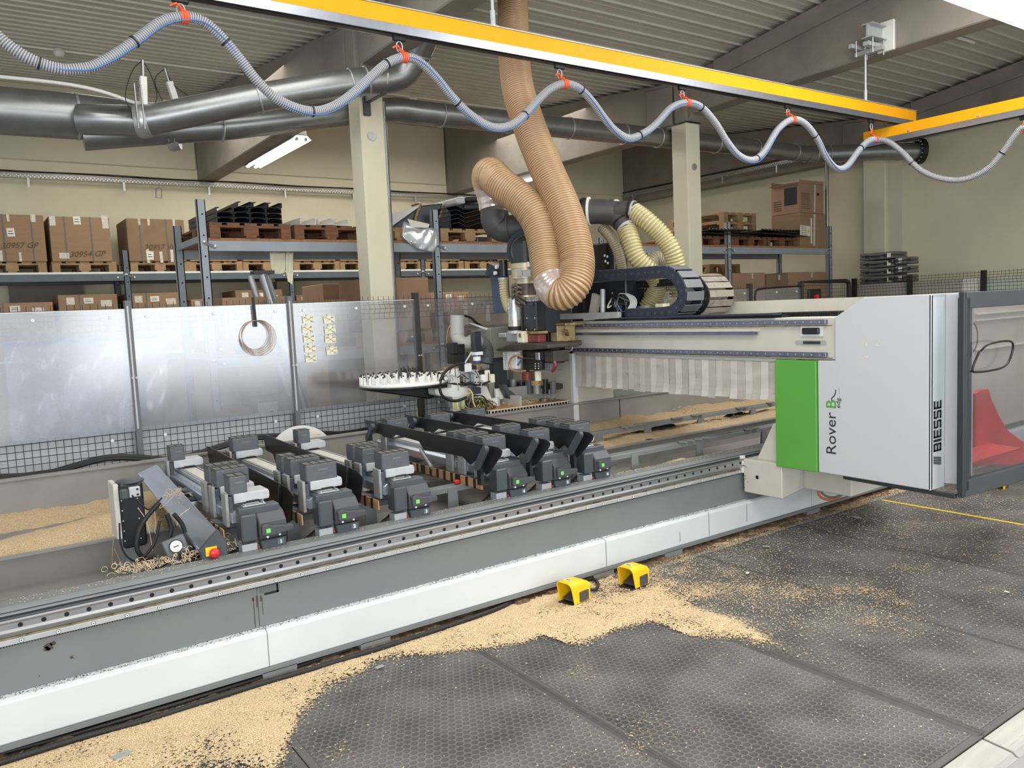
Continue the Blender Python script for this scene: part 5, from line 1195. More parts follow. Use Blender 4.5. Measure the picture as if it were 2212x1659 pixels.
# beam
b = MB(); b.prism([(2.87, 1.303), (5.6, 1.295), (5.6, 1.58), (2.87, 1.57)], 'X', GX+.03, GX+.42); b.build('cross_beam', M['cream'], g, bevel=.006)
def yrail(name, z0, z1, x0, x1, y0, y1, m): MB().box(x0, x1, y0, y1, z0, z1).build(name, m, g, bevel=.002)
yrail('upper_guide_rail', 1.528, 1.556, GX, GX+.03, 2.93, 5.5, M['railb'])
yrail('lower_guide_rail', 1.322, 1.350, GX, GX+.03, 2.93, 5.5, M['railb'])
b = MB()
for i in range(44):
    y = 2.97+i*.058
    for z in (1.542, 1.336): b.cyl((GX-.0015, y, z), (GX+.001, y, z), .005, 8)
b.build('rail_screw', M['alum'], g)
MB().box(GX+.002, GX+.03, 3.46, 5.4, 1.462, 1.48).build('middle_strip', M['railb'], g)
MB().box(GX+.0, GX+.03, 3.44, 5.4, 1.484, 1.505).build('cable_duct', M['cream'], g)
for (z, m_) in ((1.515, 'rust'), (1.312, 'rust')): MB().box(GX+.027, GX+.031, 2.9, 5.5, z, z+.006).build('grease_line', M[m_], g)
MB().box(GX+.0, GX+.03, 2.98, 3.10, 1.465, 1.505).build('limit_switch', M['black'], g, bevel=.006)
MB().box(GX+.02, GX+.032, 2.96, 3.12, 1.45, 1.515).build('switch_plate', M['white'], g)
b = MB(); pr = rr(3.05, 1.412, .22, .026, .012, 4); b.prism(pr, 'X', GX+.024, GX+.031); b.build('slot_plate', M['alum'], g)
b = MB(); b.box(GX+.018, GX+.026, 2.98, 3.10, 1.402, 1.42); b.build('slot_slider', M['ink'], g)
b = MB(); b.prism([(2.7, 1.55), (5.3, 1.55), (5.3, 1.695), (2.7, 1.68)], 'X', 5.2, 5.24); b.build('rear_cover', M['cream'], g)
MB().box(4.86, 5.24, 2.95, 5.5, 1.54, 1.572).build('beam_top_plate', M['cream'], g)
b = MB()
for i in range(50): b.box(GX+.2, GX+.42, 2.97+i*.012, 2.976+i*.012, 1.572, 1.60)
b.build('bellows', M['rubber'], g)
b = MB(); b.box(GX-.01, GX+.09, 3.31, 4.86, 1.592, 1.604); b.build('navy_tray_edge', M['navy2'], g)
MB().box(GX+.09, GX+.36, 3.31, 5.2, 1.575, 1.59).build('chain_tray', M['black'], g)
MB().box(GX-.02, GX+.02, 4.78, 5.66, 1.60, 1.65).build('steel_channel', M['zinc'], g, bevel=.002)
# far pillar and near foot
b = MB(); b.box(GX, GX+.5, 5.43, 5.66, .25, 1.30); b.build('far_pillar', M['cream'], g, bevel=.008)
MB().box(GX-.004, GX+.05, 5.40, 5.436, .25, 1.30).build('pillar_edge', M['white'], g)
MB().box(GX+.06, GX+.5, 5.445, 5.47, .9, 1.01).build('pillar_plate', M['white'], g)
b = MB(); b.prism([(5.60, .75), (5.60, 1.0), (5.5, 1.03), (5.0, 1.03), (5.0, .75)], 'Z', 0, 0) if False else None
MB().add([Vector((4.6, 5.52, .8)), Vector((5.7, 5.52, .8)), Vector((5.65, 5.52, 1.0)), Vector((4.6, 5.52, 1.06)), Vector((4.6, 5.56, .8)), Vector((5.7, 5.56, .8)), Vector((5.65, 5.56, 1.0)), Vector((4.6, 5.56, 1.06))], [(0, 1, 2, 3), (4, 7, 6, 5), (0, 4, 5, 1), (2, 6, 7, 3), (1, 5, 6, 2), (0, 3, 7, 4)]).build('rear_foot_plate', M['greygreen'], g)
f = MB(); fx0, fx1 = GX, GX+1.05
f.prism([(3.60, .625), (3.60, .36), (3.262, .347), (3.262, .585)], 'X', GX, GX+.10) if False else None
# foot box: left face X=GX, front face chamfered
P3 = lambda x, y, z: Vector((x, y, z))
vs = [P3(GX, 3.58, .625), P3(GX, 3.36, .60), P3(GX+.10, 3.20, .60), P3(GX+1.1, 3.20, .60), P3(GX+1.1, 3.58, .625),
      P3(GX, 3.58, .365), P3(GX, 3.27, .365), P3(GX+.36, 3.20, .365), P3(GX+1.0, 3.20, .365), P3(GX+1.0, 3.58, .365)]
fq = MB().prism([(GX, 3.575), (GX, 3.26), (4.79, 3.34), (4.79, 3.575)], 'Z', .365, .60)
fq.build('foot_box', M['cream'], g, bevel=.006)
MB().prism([(4.79, 3.58), (4.79, 2.98), (5.34, 3.0), (5.8, 3.3), (5.8, 3.58)], 'Z', .365, .60).build('foot_box_rear', M['cream'], g, bevel=.006)
b = MB(); b.cyl((GX-.002, 3.46, .485), (GX+.01, 3.46, .485), .013, 16)
for (y, z) in ((3.56, .48), (3.56, .46), (3.54, .44), (3.565, .55), (3.55, .545), (3.57, .395)): b.cyl((GX-.001, y, z), (GX+.01, y, z), .0035, 8)
b.build('foot_hole', M['dark'], g)
b = MB(); b.prism([(3.50, .60), (3.30, .60), (3.30, .86), (3.36, .86)], 'X', GX+.05, GX+.3); b.build('foot_gusset', M['cream'], g, bevel=.003)
MB().box(GX-.01, GX+.02, 3.575, 3.60, .50, .62).build('rail_wiper', M['lampw'], g)
MB().tube(spline([P3(4.9, 3.3, .42), P3(4.88, 3.28, .31), P3(4.98, 3.25, .27), P3(5.1, 3.23, .30), P3(5.12, 3.22, .38)], 6), .009, 8).build('orange_cable', M['orange2'], g)
MB().tube(spline([P3(4.92, 3.29, .42), P3(4.9, 3.27, .325), P3(4.99, 3.24, .285), P3(5.09, 3.22, .31), P3(5.11, 3.21, .38)], 6), .008, 8).build('grey_cable', M['case'], g)
# covers
cov = [(2.275, .583), (2.985, .583), (2.985, 1.30), (2.862, 1.30), (2.862, 1.567), (2.68, 1.683), (2.275, 1.683)]
cov = [(2.275, .583), (2.985, .589), (2.985, 1.30), (2.864, 1.302), (2.864, 1.567), (2.672, 1.684), (2.275, 1.684)]
MB().prism(cov, 'X', GX, GX+.02).build('side_cover', M['cover'], g, bevel=.004)
MB().prism([(2.27, 1.675), (2.66, 1.675), (2.66, 1.683), (2.27, 1.683)], 'X', GX+.01, GX+.9).build('top_cover', M['cover'], g)
MB().prism([(2.99, .587), (3.297, .585), (3.297, 1.298), (2.99, 1.299)], 'X', GX-.012, GX+.04).build('green_panel', M['green'], g, bevel=.004)
# vertical fold toward the door: strip with lettering, then recess
zt, zb = 1.684, .583
def vplate(name, p, q, m, za=zb, zt_=zt, th=.012):
    p = Vector((*p, 0)); q = Vector((*q, 0)); n = Vector((-(q-p).y, (q-p).x, 0)).normalized()*th; v = MB()
    v.prism([(p.x, p.y), (q.x, q.y), (q.x+n.x, q.y+n.y), (p.x+n.x, p.y+n.y)], 'Z', za, zt_); return v.build(name, m, g, bevel=.002)
s0 = (GX, 2.275); pA = at(2041, 850, 'Y', 2.275-.0); 
s1 = (at(2041, 850, 'Y', 2.275).x, 2.275); s2 = (s1[0]+.035, 2.275-.0); s3 = (at(2078, 850, 'Y', 2.20).x, 2.20)
vplate('lettered_strip', s0, s1, M['white2'])
vplate('fold_strip', s1, (s3[0]+.02, 2.15), M['cover'], .60)
MB().box(GX+.02, GX+.16, 2.29, 2.31, .60, 1.66).build('inner_sheet', M['cream'], g)
# door frame with smoked glass
dy = 2.10; D0 = at(2082, 850, 'Y', dy).x; ang = -.06
dt = MB(); 
dx0 = GX+.0; dW = 1.45
door = thing('machine_door', 'dark grey framed machine door with smoked glass at the right edge', 'door', (D0, dy, .565))
RM = Matrix.Translation((D0, dy, 0)) @ Matrix.Rotation(ang, 4, 'Z')
def dbox(name, x0, x1, y0, y1, z0, z1, m, bev=.004): return MB().box(x0, x1, y0, y1, z0, z1, RM).build(name, m, door, bevel=bev)
dbox('frame_side', 0, .022, 0, .03, .568, 1.69, M['anth2'])
dbox('frame_top', .03, dW, 0, .05, 1.60, 1.688, M['anth'])
dbox('frame_bottom', .03, dW, 0, .05, .568, .66, M['anth'])
dbox('frame_stile', .022, .06, .0, .05, .60, 1.66, M['anth2'])
dbox('frame_side', dW-.05, dW, 0, .05, .60, 1.66, M['anth'])
dbox('smoked_glass', .05, dW-.05, .02, .026, .66, 1.60, M['plexi_smoke'], 0)
dbox('inner_black_strip', .062, .145, .035, .05, .62, 1.62, M['black'])
h = MB(); h.tube([RM @ Vector(p) for p in spline([(.16, .0, 1.36), (.2, -.03, 1.4), (.42, -.03, 1.40), (.45, -.02, 1.33), (.36, -.02, 1.26), (.12, -.0, 1.25), (.09, .0, 1.28), (.15, 0, 1.36)], 6)], .006, 6); h.build('inner_tube_handle', M['black'], door)
dbox('lower_rail', .0, .03, .045, .75, .556, .580, M['anth2'])
# red guard behind the glass and the grey interior
t = thing('red_guard', 'red sloped guard visible behind the smoked glass of the door', 'guard', (5.1, 2.5, .6))
b = MB(); b.prism([(v.x, v.z) for v in [at(x, y, 'Y', 2.55) for x, y in ((2108, 1005), (2108, 850), (2118, 842), (2136, 840), (2142, 862), (2160, 900), (2178, 930), (2205, 950), (2260, 985), (2260, 1005))]], 'Y', 2.55, 2.58); b.build('guard_sheet', M['red2'], t, bevel=.004)
b = MB(); b.cb((D0+.85, 2.45, .64), (.9, .2, .01), rx=.05); b.build('guard_skirt', M['red2'], t)
t = thing('control_cabinet', 'grey cabinet wall inside the machine behind the door glass', 'cabinet', (5.6, 3.0, .56))
MB().box(at(2098, 800, 'Y', 3.05).x, 8.2, 3.05, 3.1, .56, 1.66).build('cabinet_wall', M['greyin'], t)
for z in (1.45, 1.22, 1.5): MB().box(at(2104, 800, 'Y', 3.05).x, 8.1, 3.03, 3.05, z, z+.012).build('sheet_fold', M['cream'], t)
for x in (5.7, 5.95, 6.3): MB().box(x, x+.02, 3.03, 3.05, .6, 1.6).build('sheet_rib', M['cream'], t)
ringc = Vector((6.45, 3.0, 1.33)); b = MB()
for k in range(4): b.tube([ringc+Vector((math.cos(a)*(.10+.006*k), .0+.002*k, math.sin(a)*(.11+.006*k))) for a in [i*math.pi/16 for i in range(32)]], .003, 5, closed=True)
b.build('cable_coil', M['rubber'], t)
# strip curtain under the beam
cy0, cy1 = 3.30, 5.37; n = 32; w = (cy1-cy0)/n
for i in range(n):
    y = cy0+i*w; k = random.uniform(-1, 1); zb_ = 1.018+random.uniform(-.008, .008); cu = random.uniform(.0, .02); b = MB(); vs = []
    for j in range(9):
        z = 1.30-(1.30-zb_)*j/8; e_ = max(0, (j-5)/3)**2
        for q in range(4):
            yy = y+.0006+(w-.003)*q/3; vs.append((GX+.016+.006*k*(q/3-.5)-cu*e_*(.4+.6*q/3), yy, z))
    b.add(vs, [(j*4+q, j*4+q+1, (j+1)*4+q+1, (j+1)*4+q) for j in range(8) for q in range(3)], False)
    o = b.build('curtain_strip', M['strip' if i % 2 else 'strip2'], g); o.modifiers.new('t', 'SOLIDIFY').thickness = .002
MB().box(GX+.01, GX+.04, cy0, cy1, 1.285, 1.303).build('curtain_clamp', M['alum'], g)
# lettering
Yd = Vector((0, -1, 0)); Zd = Vector((0, 0, 1)); xt = GX-.001
p = at(1803, 985, 'X', GX); q = at(1803, 900, 'X', GX)
up = Vector((0, 0, 1)); left = Vector((0, 1, 0))
pr = at(1806, 984, 'X', GX); pe = at(1806, 893, 'X', GX); L = pe.z-pr.z
text('Rover', 'model_lettering', M['ink'], .098, (xt, pr.y, pr.z), (0, 0, 1), (0, 1, 0), g, sx=L/.098/2.43, thick=.0006)
pb = at(1806, 884, 'X', GX)
text('B', 'model_letter', M['green'], .098, (xt, pb.y, pb.z), (0, 0, 1), (0, 1, 0), g, sx=1.05, thick=.0006, offset=.001)
pc = at(1815, 882, 'X', GX)
text('edg', 'model_lettering_small', M['ink'], .04, (xt, pc.y, pc.z), (0, 0, 1), (0, 1, 0), g, sx=1.1, thick=.0006)
b = MB(); b.tube(spline([at(x, y, 'X', GX) for x, y in ((1797, 866), (1797, 860), (1802, 855), (1805, 848), (1805, 842))], 5), .0035, 4)
b.tube([at(1813, 850, 'X', GX), at(1813, 838, 'X', GX)], .001, 4); b.tube(spline([at(x, y, 'X', GX) for x, y in ((1812, 862), (1814, 859), (1812, 856))], 4), .001, 4); b.build('model_mark', M['ink'], g)
# BIESSE on the strip, reading upward
lz0 = at(2026, 975, 'Y', 2.27); lz1 = at(2026, 863, 'Y', 2.27)
wS = s1[0]-GX; th_ = wS*.56
def glyph(b, ch, z, h_, w_):
    x1 = GX+wS*.74; x0 = x1-w_; t_ = w_*.27; yv = 2.2745
    def R(u0, u1, v0, v1): b.box(x1-(v1)*w_, x1-(v0)*w_, yv-.0012, yv, z+u0*h_, z+u1*h_)
    # u along reading direction (z), v across (0 = baseline side at x1)
    T = .24; U = .22
    if ch == 'B': R(0, U, 0, 1); R(0, .95, 0, T*.9); R(0, .95, .39, .6); R(0, .95, 1-T*.9, 1); R(.78, 1, .05, .45); R(.78, 1, .55, .95)
    if ch == 'I': R(0, 1, 0, 1)
    if ch == 'E': R(0, U, 0, 1); R(0, 1, 0, T*.9); R(0, .92, .39, .61); R(0, 1, 1-T*.9, 1)
    if ch == 'S': R(.05, .95, 0, T*.9); R(.05, .95, .39, .61); R(.05, .95, 1-T*.9, 1); R(0, U, .55, .95); R(1-U, 1, .05, .45); R(0, U, .05, .2); R(1-U, 1, .8, .95)
b = MB(); tot = lz1.z-lz0.z; z = lz0.z; un = tot/(1*.9+.3+4*1+5*.2+.1)
for ch in 'BIESSE':
    hh = un*(.3 if ch == 'I' else 1.0); glyph(b, ch, z, hh, th_); z += hh+un*.17
b.build('brand_lettering', M['ink'], g)
b = MB(); zl0 = at(2026, 1006, 'Y', 2.27).z; zl1 = at(2026, 983, 'Y', 2.27).z; x1 = GX+wS*.74
for k in range(5):
    u = k/5
    z0_ = zl0+(zl1-zl0)*u*.75; b.add([(x1, 2.2735, z0_), (x1, 2.2735, z0_+.006), (x1-th_, 2.2735, z0_+.021), (x1-th_, 2.2735, z0_+.015)], [(0, 1, 2, 3)])
o = b.build('brand_emblem', M['ink'], g); o.modifiers.new('t', 'SOLIDIFY').thickness = .001
b = MB()
for (x, y, ww, hh) in ((1871, 744, .018, .03), (1896, 744, .028, .022), (1871, 770, .026, .02), (1857, 1025, .008, .045)):
    c = at(x, y, 'X', GX-.001); vs = [(c.x, c.y+math.cos(a)*ww*random.uniform(.3, .6), c.z+math.sin(a)*hh*random.uniform(.3, .6)) for a in [i*math.pi/5 for i in range(10)]]; b.add(vs, [tuple(range(10))])
b.build('tape_residue', M['tape'], g)
# ---------------------------------------------------------------- cable chains on the beam
def chain(name, label, path, x0, x1, h, m_side, m_top, pitch, group='cable chains'):
    """links along a path of (y, z) points; width x0..x1, height h"""
    t = thing(name, label, 'cable chain', ((x0+x1)/2, path[0][0], path[0][1]), group)
    P = resample([Vector((0, p[0], p[1])) for p in spline([Vector((0, *q)) for q in path], 8)] if False else [Vector((0, q.y, q.z)) for q in spline([Vector((0, *q)) for q in path], 10)], pitch)
    sm = [MB(), MB()]; tp = MB(); bs = MB()
    for a, b_ in zip(P, P[1:]):
        d = (b_-a); L = d.length; an = math.atan2(d.z, d.y); c = (a+b_)/2
        for si_, xx in enumerate((x0, x1-.012)):
            X = Matrix.Translation((xx+.006, c.y, c.z)) @ Matrix.Rotation(an, 4, 'X')
            sm[si_].add([X @ Vector((sx, p[0], p[1])) for sx in (-.006, .006) for p in rr(0, 0, L*1.12, h, h*.22, 3)], [tuple(range(16)), tuple(range(16, 32))[::-1]]+[(i, 16+i, 16+(i+1) % 16, (i+1) % 16) for i in range(16)])
        q = Vector((x0-.0, a.y, a.z)); sm[0].cyl(q+Vector((-.002, 0, 0)), q+Vector((.002, 0, 0)), h*.4, 16)
        bs.cyl(q+Vector((-.004, 0, 0)), q+Vector((0, 0, 0)), h*.12, 10)
        X = Matrix.Translation(((x0+x1)/2, c.y, c.z)) @ Matrix.Rotation(an, 4, 'X')
        for s in (-1, 1): tp.box(-(x1-x0)/2+.008, (x1-x0)/2-.008, -L*.46, L*.46, s*h*.5-.004, s*h*.5+.002, X)
    sm[0].build('side_links', m_side, t); sm[1].build('side_links', m_side, t); tp.build('cross_plates', m_top, t); bs.build('link_pins', M['anth'], t); return t
Xc = 4.50
def c2(x, y, X=Xc): p = at(x, y, 'X', X); return (p.y, p.z)
chain('cable_chain', 'black cable chain loop lying in front on top of the beam', [c2(1285, 597), c2(1360, 592), c2(1435, 587), c2(1457, 598), c2(1472, 625), c2(1472, 650), c2(1455, 670), c2(1430, 676), c2(1350, 679)], 4.50, 4.70, .088, M['navy2'], M['case'], .075)
chain('cable_chain', 'wider second cable chain loop behind the first one', [c2(1280, 612, 4.85), c2(1350, 616, 4.85), c2(1440, 610, 4.85), c2(1497, 601, 4.85), c2(1520, 622, 4.85), c2(1526, 645, 4.85), c2(1510, 672, 4.85), c2(1480, 681, 4.85)], 4.85, 5.15, .06, M['black'], M['chainp'], .06)
c = at(1135, 560, 'X', 4.15)
chain('cable_chain', 'small cable chain loop behind the dark spindle motor', [c2(1160, 502, 4.0), c2(1128, 502, 4.0), c2(1103, 520, 4.0), c2(1098, 548, 4.0), c2(1110, 570, 4.0), c2(1125, 578, 4.0)], 4.0, 4.14, .045, M['navy2'], M['chainp'], .035)
# ---------------------------------------------------------------- black manifold and hoses
def dpt(x, y, d):
    r = RT*((x-1106)/FPX)+DN*((y-829.5)/FPX)+FW; return Vector((0, 0, CAMH))+r*d
big = [(1107, -8, 7.3), (1107, 0, 7.29), (1109, 60, 7.2), (1112, 140, 7.0), (1122, 205, 6.85), (1148, 285, 6.7), (1180, 365, 6.55), (1213, 440, 6.42), (1237, 510, 6.32), (1247, 570, 6.25), (1238, 615, 6.2), (1215, 633, 6.22), (1195, 618, 6.28), (1183, 575, 6.36), (1175, 520, 6.42), (1158, 470, 6.48), (1125, 430, 6.55), (1090, 405, 6.62), (1068, 385, 6.7), (1063, 380, 6.74)]
bp_ = spline([dpt(x, y, d) for x, y, d in big], 8)
t = thing('extraction_hose', 'large amber ribbed extraction hose hanging from the ceiling and looping up to the black manifold', 'hose', (4.3, 5.2, 1.9))
iw = min(range(len(bp_)), key=lambda i: (bp_[i]-dpt(1200, 625, 6.27)).length)
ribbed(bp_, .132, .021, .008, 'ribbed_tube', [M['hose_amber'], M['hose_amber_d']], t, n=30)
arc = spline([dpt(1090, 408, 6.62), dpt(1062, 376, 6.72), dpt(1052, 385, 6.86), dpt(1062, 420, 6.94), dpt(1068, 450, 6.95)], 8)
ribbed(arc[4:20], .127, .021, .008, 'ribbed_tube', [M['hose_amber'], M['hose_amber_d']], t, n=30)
MB().tube(arc[17:], .128, 28, rf=lambda i, q: .134+.002*math.sin(i*5)).build('clear_wrap', M['film2'], t)
MB().tube(resample(bp_[iw-3:iw+6], .012), .141, 30, rf=lambda i, q: .143+.0015*math.sin(i*2.3)).build('clear_wrap', M['film2'], t)
mt = thing('black_manifold', 'black plastic extraction manifold with elbow running behind the amber hose', 'manifold', dpt(1100, 480, 6.95))
e = spline([dpt(1068, 458, 6.95), dpt(1070, 478, 6.95), dpt(1085, 494, 6.95), dpt(1115, 492, 6.93), dpt(1165, 480, 6.9), dpt(1230, 462, 6.85), dpt(1290, 457, 6.8), dpt(1345, 462, 6.75)], 8)
MB().tube(e[:30], .118, 26, rf=lambda i, q: .122 if i < 14 else .116).build('elbow', M['dgrey2'], mt)
MB().tube(e[26:], .11, 26, rf=lambda i, q: .116-.016*q).build('main_pipe', M['dgrey2'], mt)
br = [dpt(1325, 462, 6.77), dpt(1345, 480, 6.72), dpt(1356, 497, 6.68)]
MB().tube(br, .085, 22, rf=lambda i, q: .09-.004*i).build('branch_pipe', M['dgrey2'], mt)
br2 = [dpt(1325, 460, 6.76), dpt(1352, 455, 6.7), dpt(1372, 455, 6.66)]
MB().tube(br2, .085, 22, rf=lambda i, q: .088-.006*i).build('branch_pipe', M['dgrey2'], mt)
def ring(p, d, r, m=M['alum'], w=.008, name='hose_clamp', par=None):
    d = d.normalized(); return MB().tube([p-d*w, p+d*w], r, 26).build(name, m, par or mt)
for (x, y, x2, y2, r, m_) in ((1273, 457, 1290, 456, .123, 'whitep'), (1329, 459, 1340, 460, .11, 'whitep'), (1262, 458, 1272, 457, .12, 'rubber'), (1320, 459, 1330, 459, .108, 'rubber'), (1100, 494, 1120, 491, .124, 'dgrey2')):
    ring(dpt(x, y, 6.8 if x > 1200 else 6.93), dpt(x2, y2, 6.78)-dpt(x, y, 6.8), r, M[m_])
ring(br2[2]-(br2[2]-br2[1])*.15, br2[2]-br2[1], .083, M['zinc']); ring(br2[2]-(br2[2]-br2[1])*.5, br2[2]-br2[1], .086, M['rubber'])
ring(br[2]-(br[2]-br[1])*.2, br[2]-br[1], .088, M['zinc'], .012); ring(br[1], br[2]-br[1], .09, M['rubber'])
yh = [[(1368, 457, 6.67), (1400, 480, 6.6), (1430, 510, 6.6), (1452, 545, 6.6), (1462, 590, 6.65), (1463, 625, 6.7)], [(1355, 495, 6.68), (1362, 520, 6.62), (1375, 555, 6.6), (1398, 580, 6.62), (1420, 605, 6.7), (1415, 635, 6.8), (1398, 665, 6.85)]]
nmz = ['upper pale yellow ribbed hose bending down behind the cable chain', 'lower pale yellow ribbed hose twisting down behind the cable chain']
for i, l in enumerate(yh):
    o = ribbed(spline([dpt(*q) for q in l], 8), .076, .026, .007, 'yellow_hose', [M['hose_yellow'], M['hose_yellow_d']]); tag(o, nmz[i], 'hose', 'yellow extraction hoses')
o = hose(spline([dpt(*q) for q in [(1425, 625, 7.0), (1400, 585, 7.0), (1415, 562, 7.05), (1445, 570, 7.05), (1463, 600, 7.05), (1465, 640, 7.05)]], 8), .075, .024, .006, n=24).build('clear_hose', M['hose_clear']); tag(o, 'greyish translucent ribbed hose arching between the yellow ones', 'hose')
o = hose(spline([dpt(*q) for q in [(1300, 490, 6.9), (1318, 510, 6.85), (1335, 545, 6.85), (1345, 590, 6.9)]], 8), .045, .018, .005, n=18).build('clear_hose', M['hose_clear']); tag(o, 'thin wire-wound translucent hose left of the yellow hoses', 'hose')
cf = thing('hose_connector', 'metal collar where the lower yellow hose meets the machine', 'collar', dpt(1395, 690, 6.85))
MB().cyl(dpt(1397, 662, 6.85), dpt(1397, 692, 6.85), .085, 24).build('collar', M['zinc'], cf)
MB().cyl(dpt(1397, 685, 6.85), dpt(1398, 715, 6.85), .088, 24).build('socket', M['cream'], cf)
# ---------------------------------------------------------------- carriage behind the hoses
cr = thing('tool_carriage', 'dark carriage with motors, cables and fittings on the beam behind the hoses', 'carriage', (4.5, 5.2, 1.6))
MB().box(4.46, 4.60, 5.42, 5.75, 1.30, 2.0).build('carriage_plate', M['black'], cr, bevel=.008)
MB().box(4.72, 4.95, 5.0, 5.75, 1.60, 1.92).build('carriage_body', M['black2'], cr, bevel=.01)
MB().box(4.74, 4.9, 5.15, 5.5, 1.95, 2.25).build('upper_box', M['black'], cr, bevel=.01)
MB().box(4.6, 4.75, 4.55, 4.98, 1.93, 1.98).build('navy_shelf', M['navy2'], cr)
p = dpt(1302, 655, 6.75); MB().cyl(dpt(1302, 625, 6.75), dpt(1302, 682, 6.75), .022, 14).build('guide_cylinder', M['alum'], cr)
p = dpt(1295, 655, 6.8); MB().cb(dpt(1285, 660, 6.9), (.04, .08, .2), rx=.3).build('bracket', M['cream'], cr)
MB().box(4.66, 4.74, 4.52, 4.60, 1.60, 1.70).build('connector_block', M['note'], cr)
for i in range(26):
    x0_ = rnd.uniform(1318, 1350); y0_ = rnd.uniform(632, 645); x1_ = rnd.uniform(1330, 1372); y1_ = rnd.uniform(672, 684); d0 = rnd.uniform(6.7, 7.0)
    MB().tube(spline([dpt(x0_, y0_, d0), dpt((x0_+x1_)/2+rnd.uniform(-22, 22), 640+rnd.uniform(-8, 25), d0-.04), dpt(x1_+rnd.uniform(-12, 14), 655+rnd.uniform(-8, 15), d0-.02), dpt(x1_, y1_, d0)], 6), rnd.choice((.004, .005, .007)), 6).build('cable', M[rnd.choice(('rubber', 'rubber', 'note', 'case'))], cr)
for k in range(7): MB().tube(spline([dpt(1338+k*3, 634, 6.75), dpt(1352+k*3.2, 636+k, 6.72), dpt(1362+k*2.2, 655, 6.7), dpt(1350+k*3.2, 675, 6.7)], 6), .004, 6).build('white_cable', M['whitep'], cr)
MB().tube([dpt(1332, 655, 6.7), dpt(1342, 672, 6.7)], .006, 6).build('blue_hose', M['blue'], cr)
MB().cb(dpt(1415, 650, 7.1), (.12, .15, .28), rx=-.2).build('rear_hood', M['case'], cr, bevel=.03)
MB().cb(dpt(1310, 560, 7.0), (.1, .1, .25)).build('valve_column', M['rubber'], cr)
b = MB()
for (x, y) in ((1306, 550), (1312, 552), (1308, 562), (1313, 566)): b.cyl(dpt(x, y, 6.92), dpt(x, y+5, 6.92), .01, 8)
b.build('fitting', M['zinc'], cr)
# ---------------------------------------------------------------- milling head at the end of the beam
hd = thing('milling_head', 'milling head with dark motor, brass-coloured spindle housing and clear dust tube at the beam end', 'milling head', (4.1, 5.4, 1.0))
def q(x, y, X=4.05): return at(x, y, 'X', X)
def vcyl(name, x, yt, yb, rpx, m, X=4.05, n=28, **k):
    a = q(x, yt, X); b_ = q(x, yb, X); r = abs(q(x+rpx, yt, X).y-q(x-rpx, yt, X).y)/2*.86
    return MB().cyl((X, a.y, a.z), (X, a.y, b_.z), r, n).build(name, m, hd, bevel=.003), (X, a.y, a.z, b_.z, r)
vcyl('motor_shell', 1135, 527, 570, 19, M['anth2'])
vcyl('motor_neck', 1135, 522, 528, 17, M['black'])
vcyl('motor_flange', 1136, 569, 580, 23, M['zincy'])
vcyl('spindle_housing', 1136, 579, 602, 22, M['zincy'])
vcyl('spindle_collar', 1137, 602, 613, 17, M['zincy'])
vcyl('spindle_body', 1137, 613, 640, 14, M['case2'])
vcyl('ring', 1139, 638, 642, 16, M['zincy'])
p0_, p1_ = q(1125, 583), q(1145, 597)
for (xa, xb) in ((1117, 1127), (1130, 1147)):
    a, b_ = q(xa, 584, 4.05-.125), q(xb, 596, 4.05-.125); MB().box(a.x-.002, a.x+.004, min(a.y, b_.y), max(a.y, b_.y), b_.z, a.z).build('name_plate', M['zinc'], hd)
for k in range(3):
    c = q(1142+k*6, 571, 3.93); MB().cyl(c-Vector((0, 0, .02)), c+Vector((0, 0, .02)), .014, 12).build('gland', M['whitep'], hd)
    MB().tube(spline([c+Vector((0, 0, .02)), c+Vector((0, 0, .06)), c+Vector((.03, -.03, .09)), c+Vector((.1, -.04, .06))], 5), .007, 6).build('cable', [M['rubber'], M['gbtn2'], M['whitep']][k], hd)
for k in range(5):
    c = q(1118+(k % 2)*9, 618+k*5, 3.95); MB().tube(spline([c, c+Vector((-.03, .02, .01)), c+Vector((-.02, .03, -.05)), c+Vector((.04, 0, -.1))], 5), .014, 8).build('hydraulic_fitting', M['case2'], hd)
def hbox(name, x0, x1, y0, y1, m, X=4.0, D=.18, bev=.006):
    a = q(x0, y0, X); b_ = q(x1, y1, X); return MB().box(X, X+D, min(a.y, b_.y), max(a.y, b_.y), min(a.z, b_.z), max(a.z, b_.z)).build(name, m, hd, bevel=bev)
hbox('servo_motor', 1130, 1160, 652, 715, M['black'], 3.98, .1)
hbox('servo_side', 1160, 1172, 650, 720, M['black2'], 4.05, .2)
hbox('servo_label', 1140, 1152, 654, 660, M['navy2'], 3.975, .01, 0)
b = MB()
for (x, y) in ((1138, 687), (1155, 687), (1137, 712), (1155, 712)): c = q(x, y, 3.978); b.cyl(c, c+Vector((.004, 0, 0)), .006, 8)
b.build('servo_screw', M['whitep'], hd)
hbox('column_rear', 1163, 1186, 560, 760, M['rustd'], 4.2, .12)
hbox('yellow_stripe', 1160, 1163, 590, 680, M['rust'], 4.12, .05)
hbox('servo_base', 1133, 1164, 716, 722, M['rust'], 3.98, .1)
hbox('coupling', 1136, 1164, 723, 740, M['redd'], 3.99, .08)
hbox('head_block', 1093, 1118, 718, 739, M['alum'], 3.95, .2)
hbox('head_block_face', 1117, 1130, 716, 741, M['note'], 3.94, .12)
hbox('block_window', 1119, 1125, 720, 729, M['rust'], 3.935, .01)
hbox('clamp', 1076, 1092, 720, 730, M['alum'], 4.0, .08)
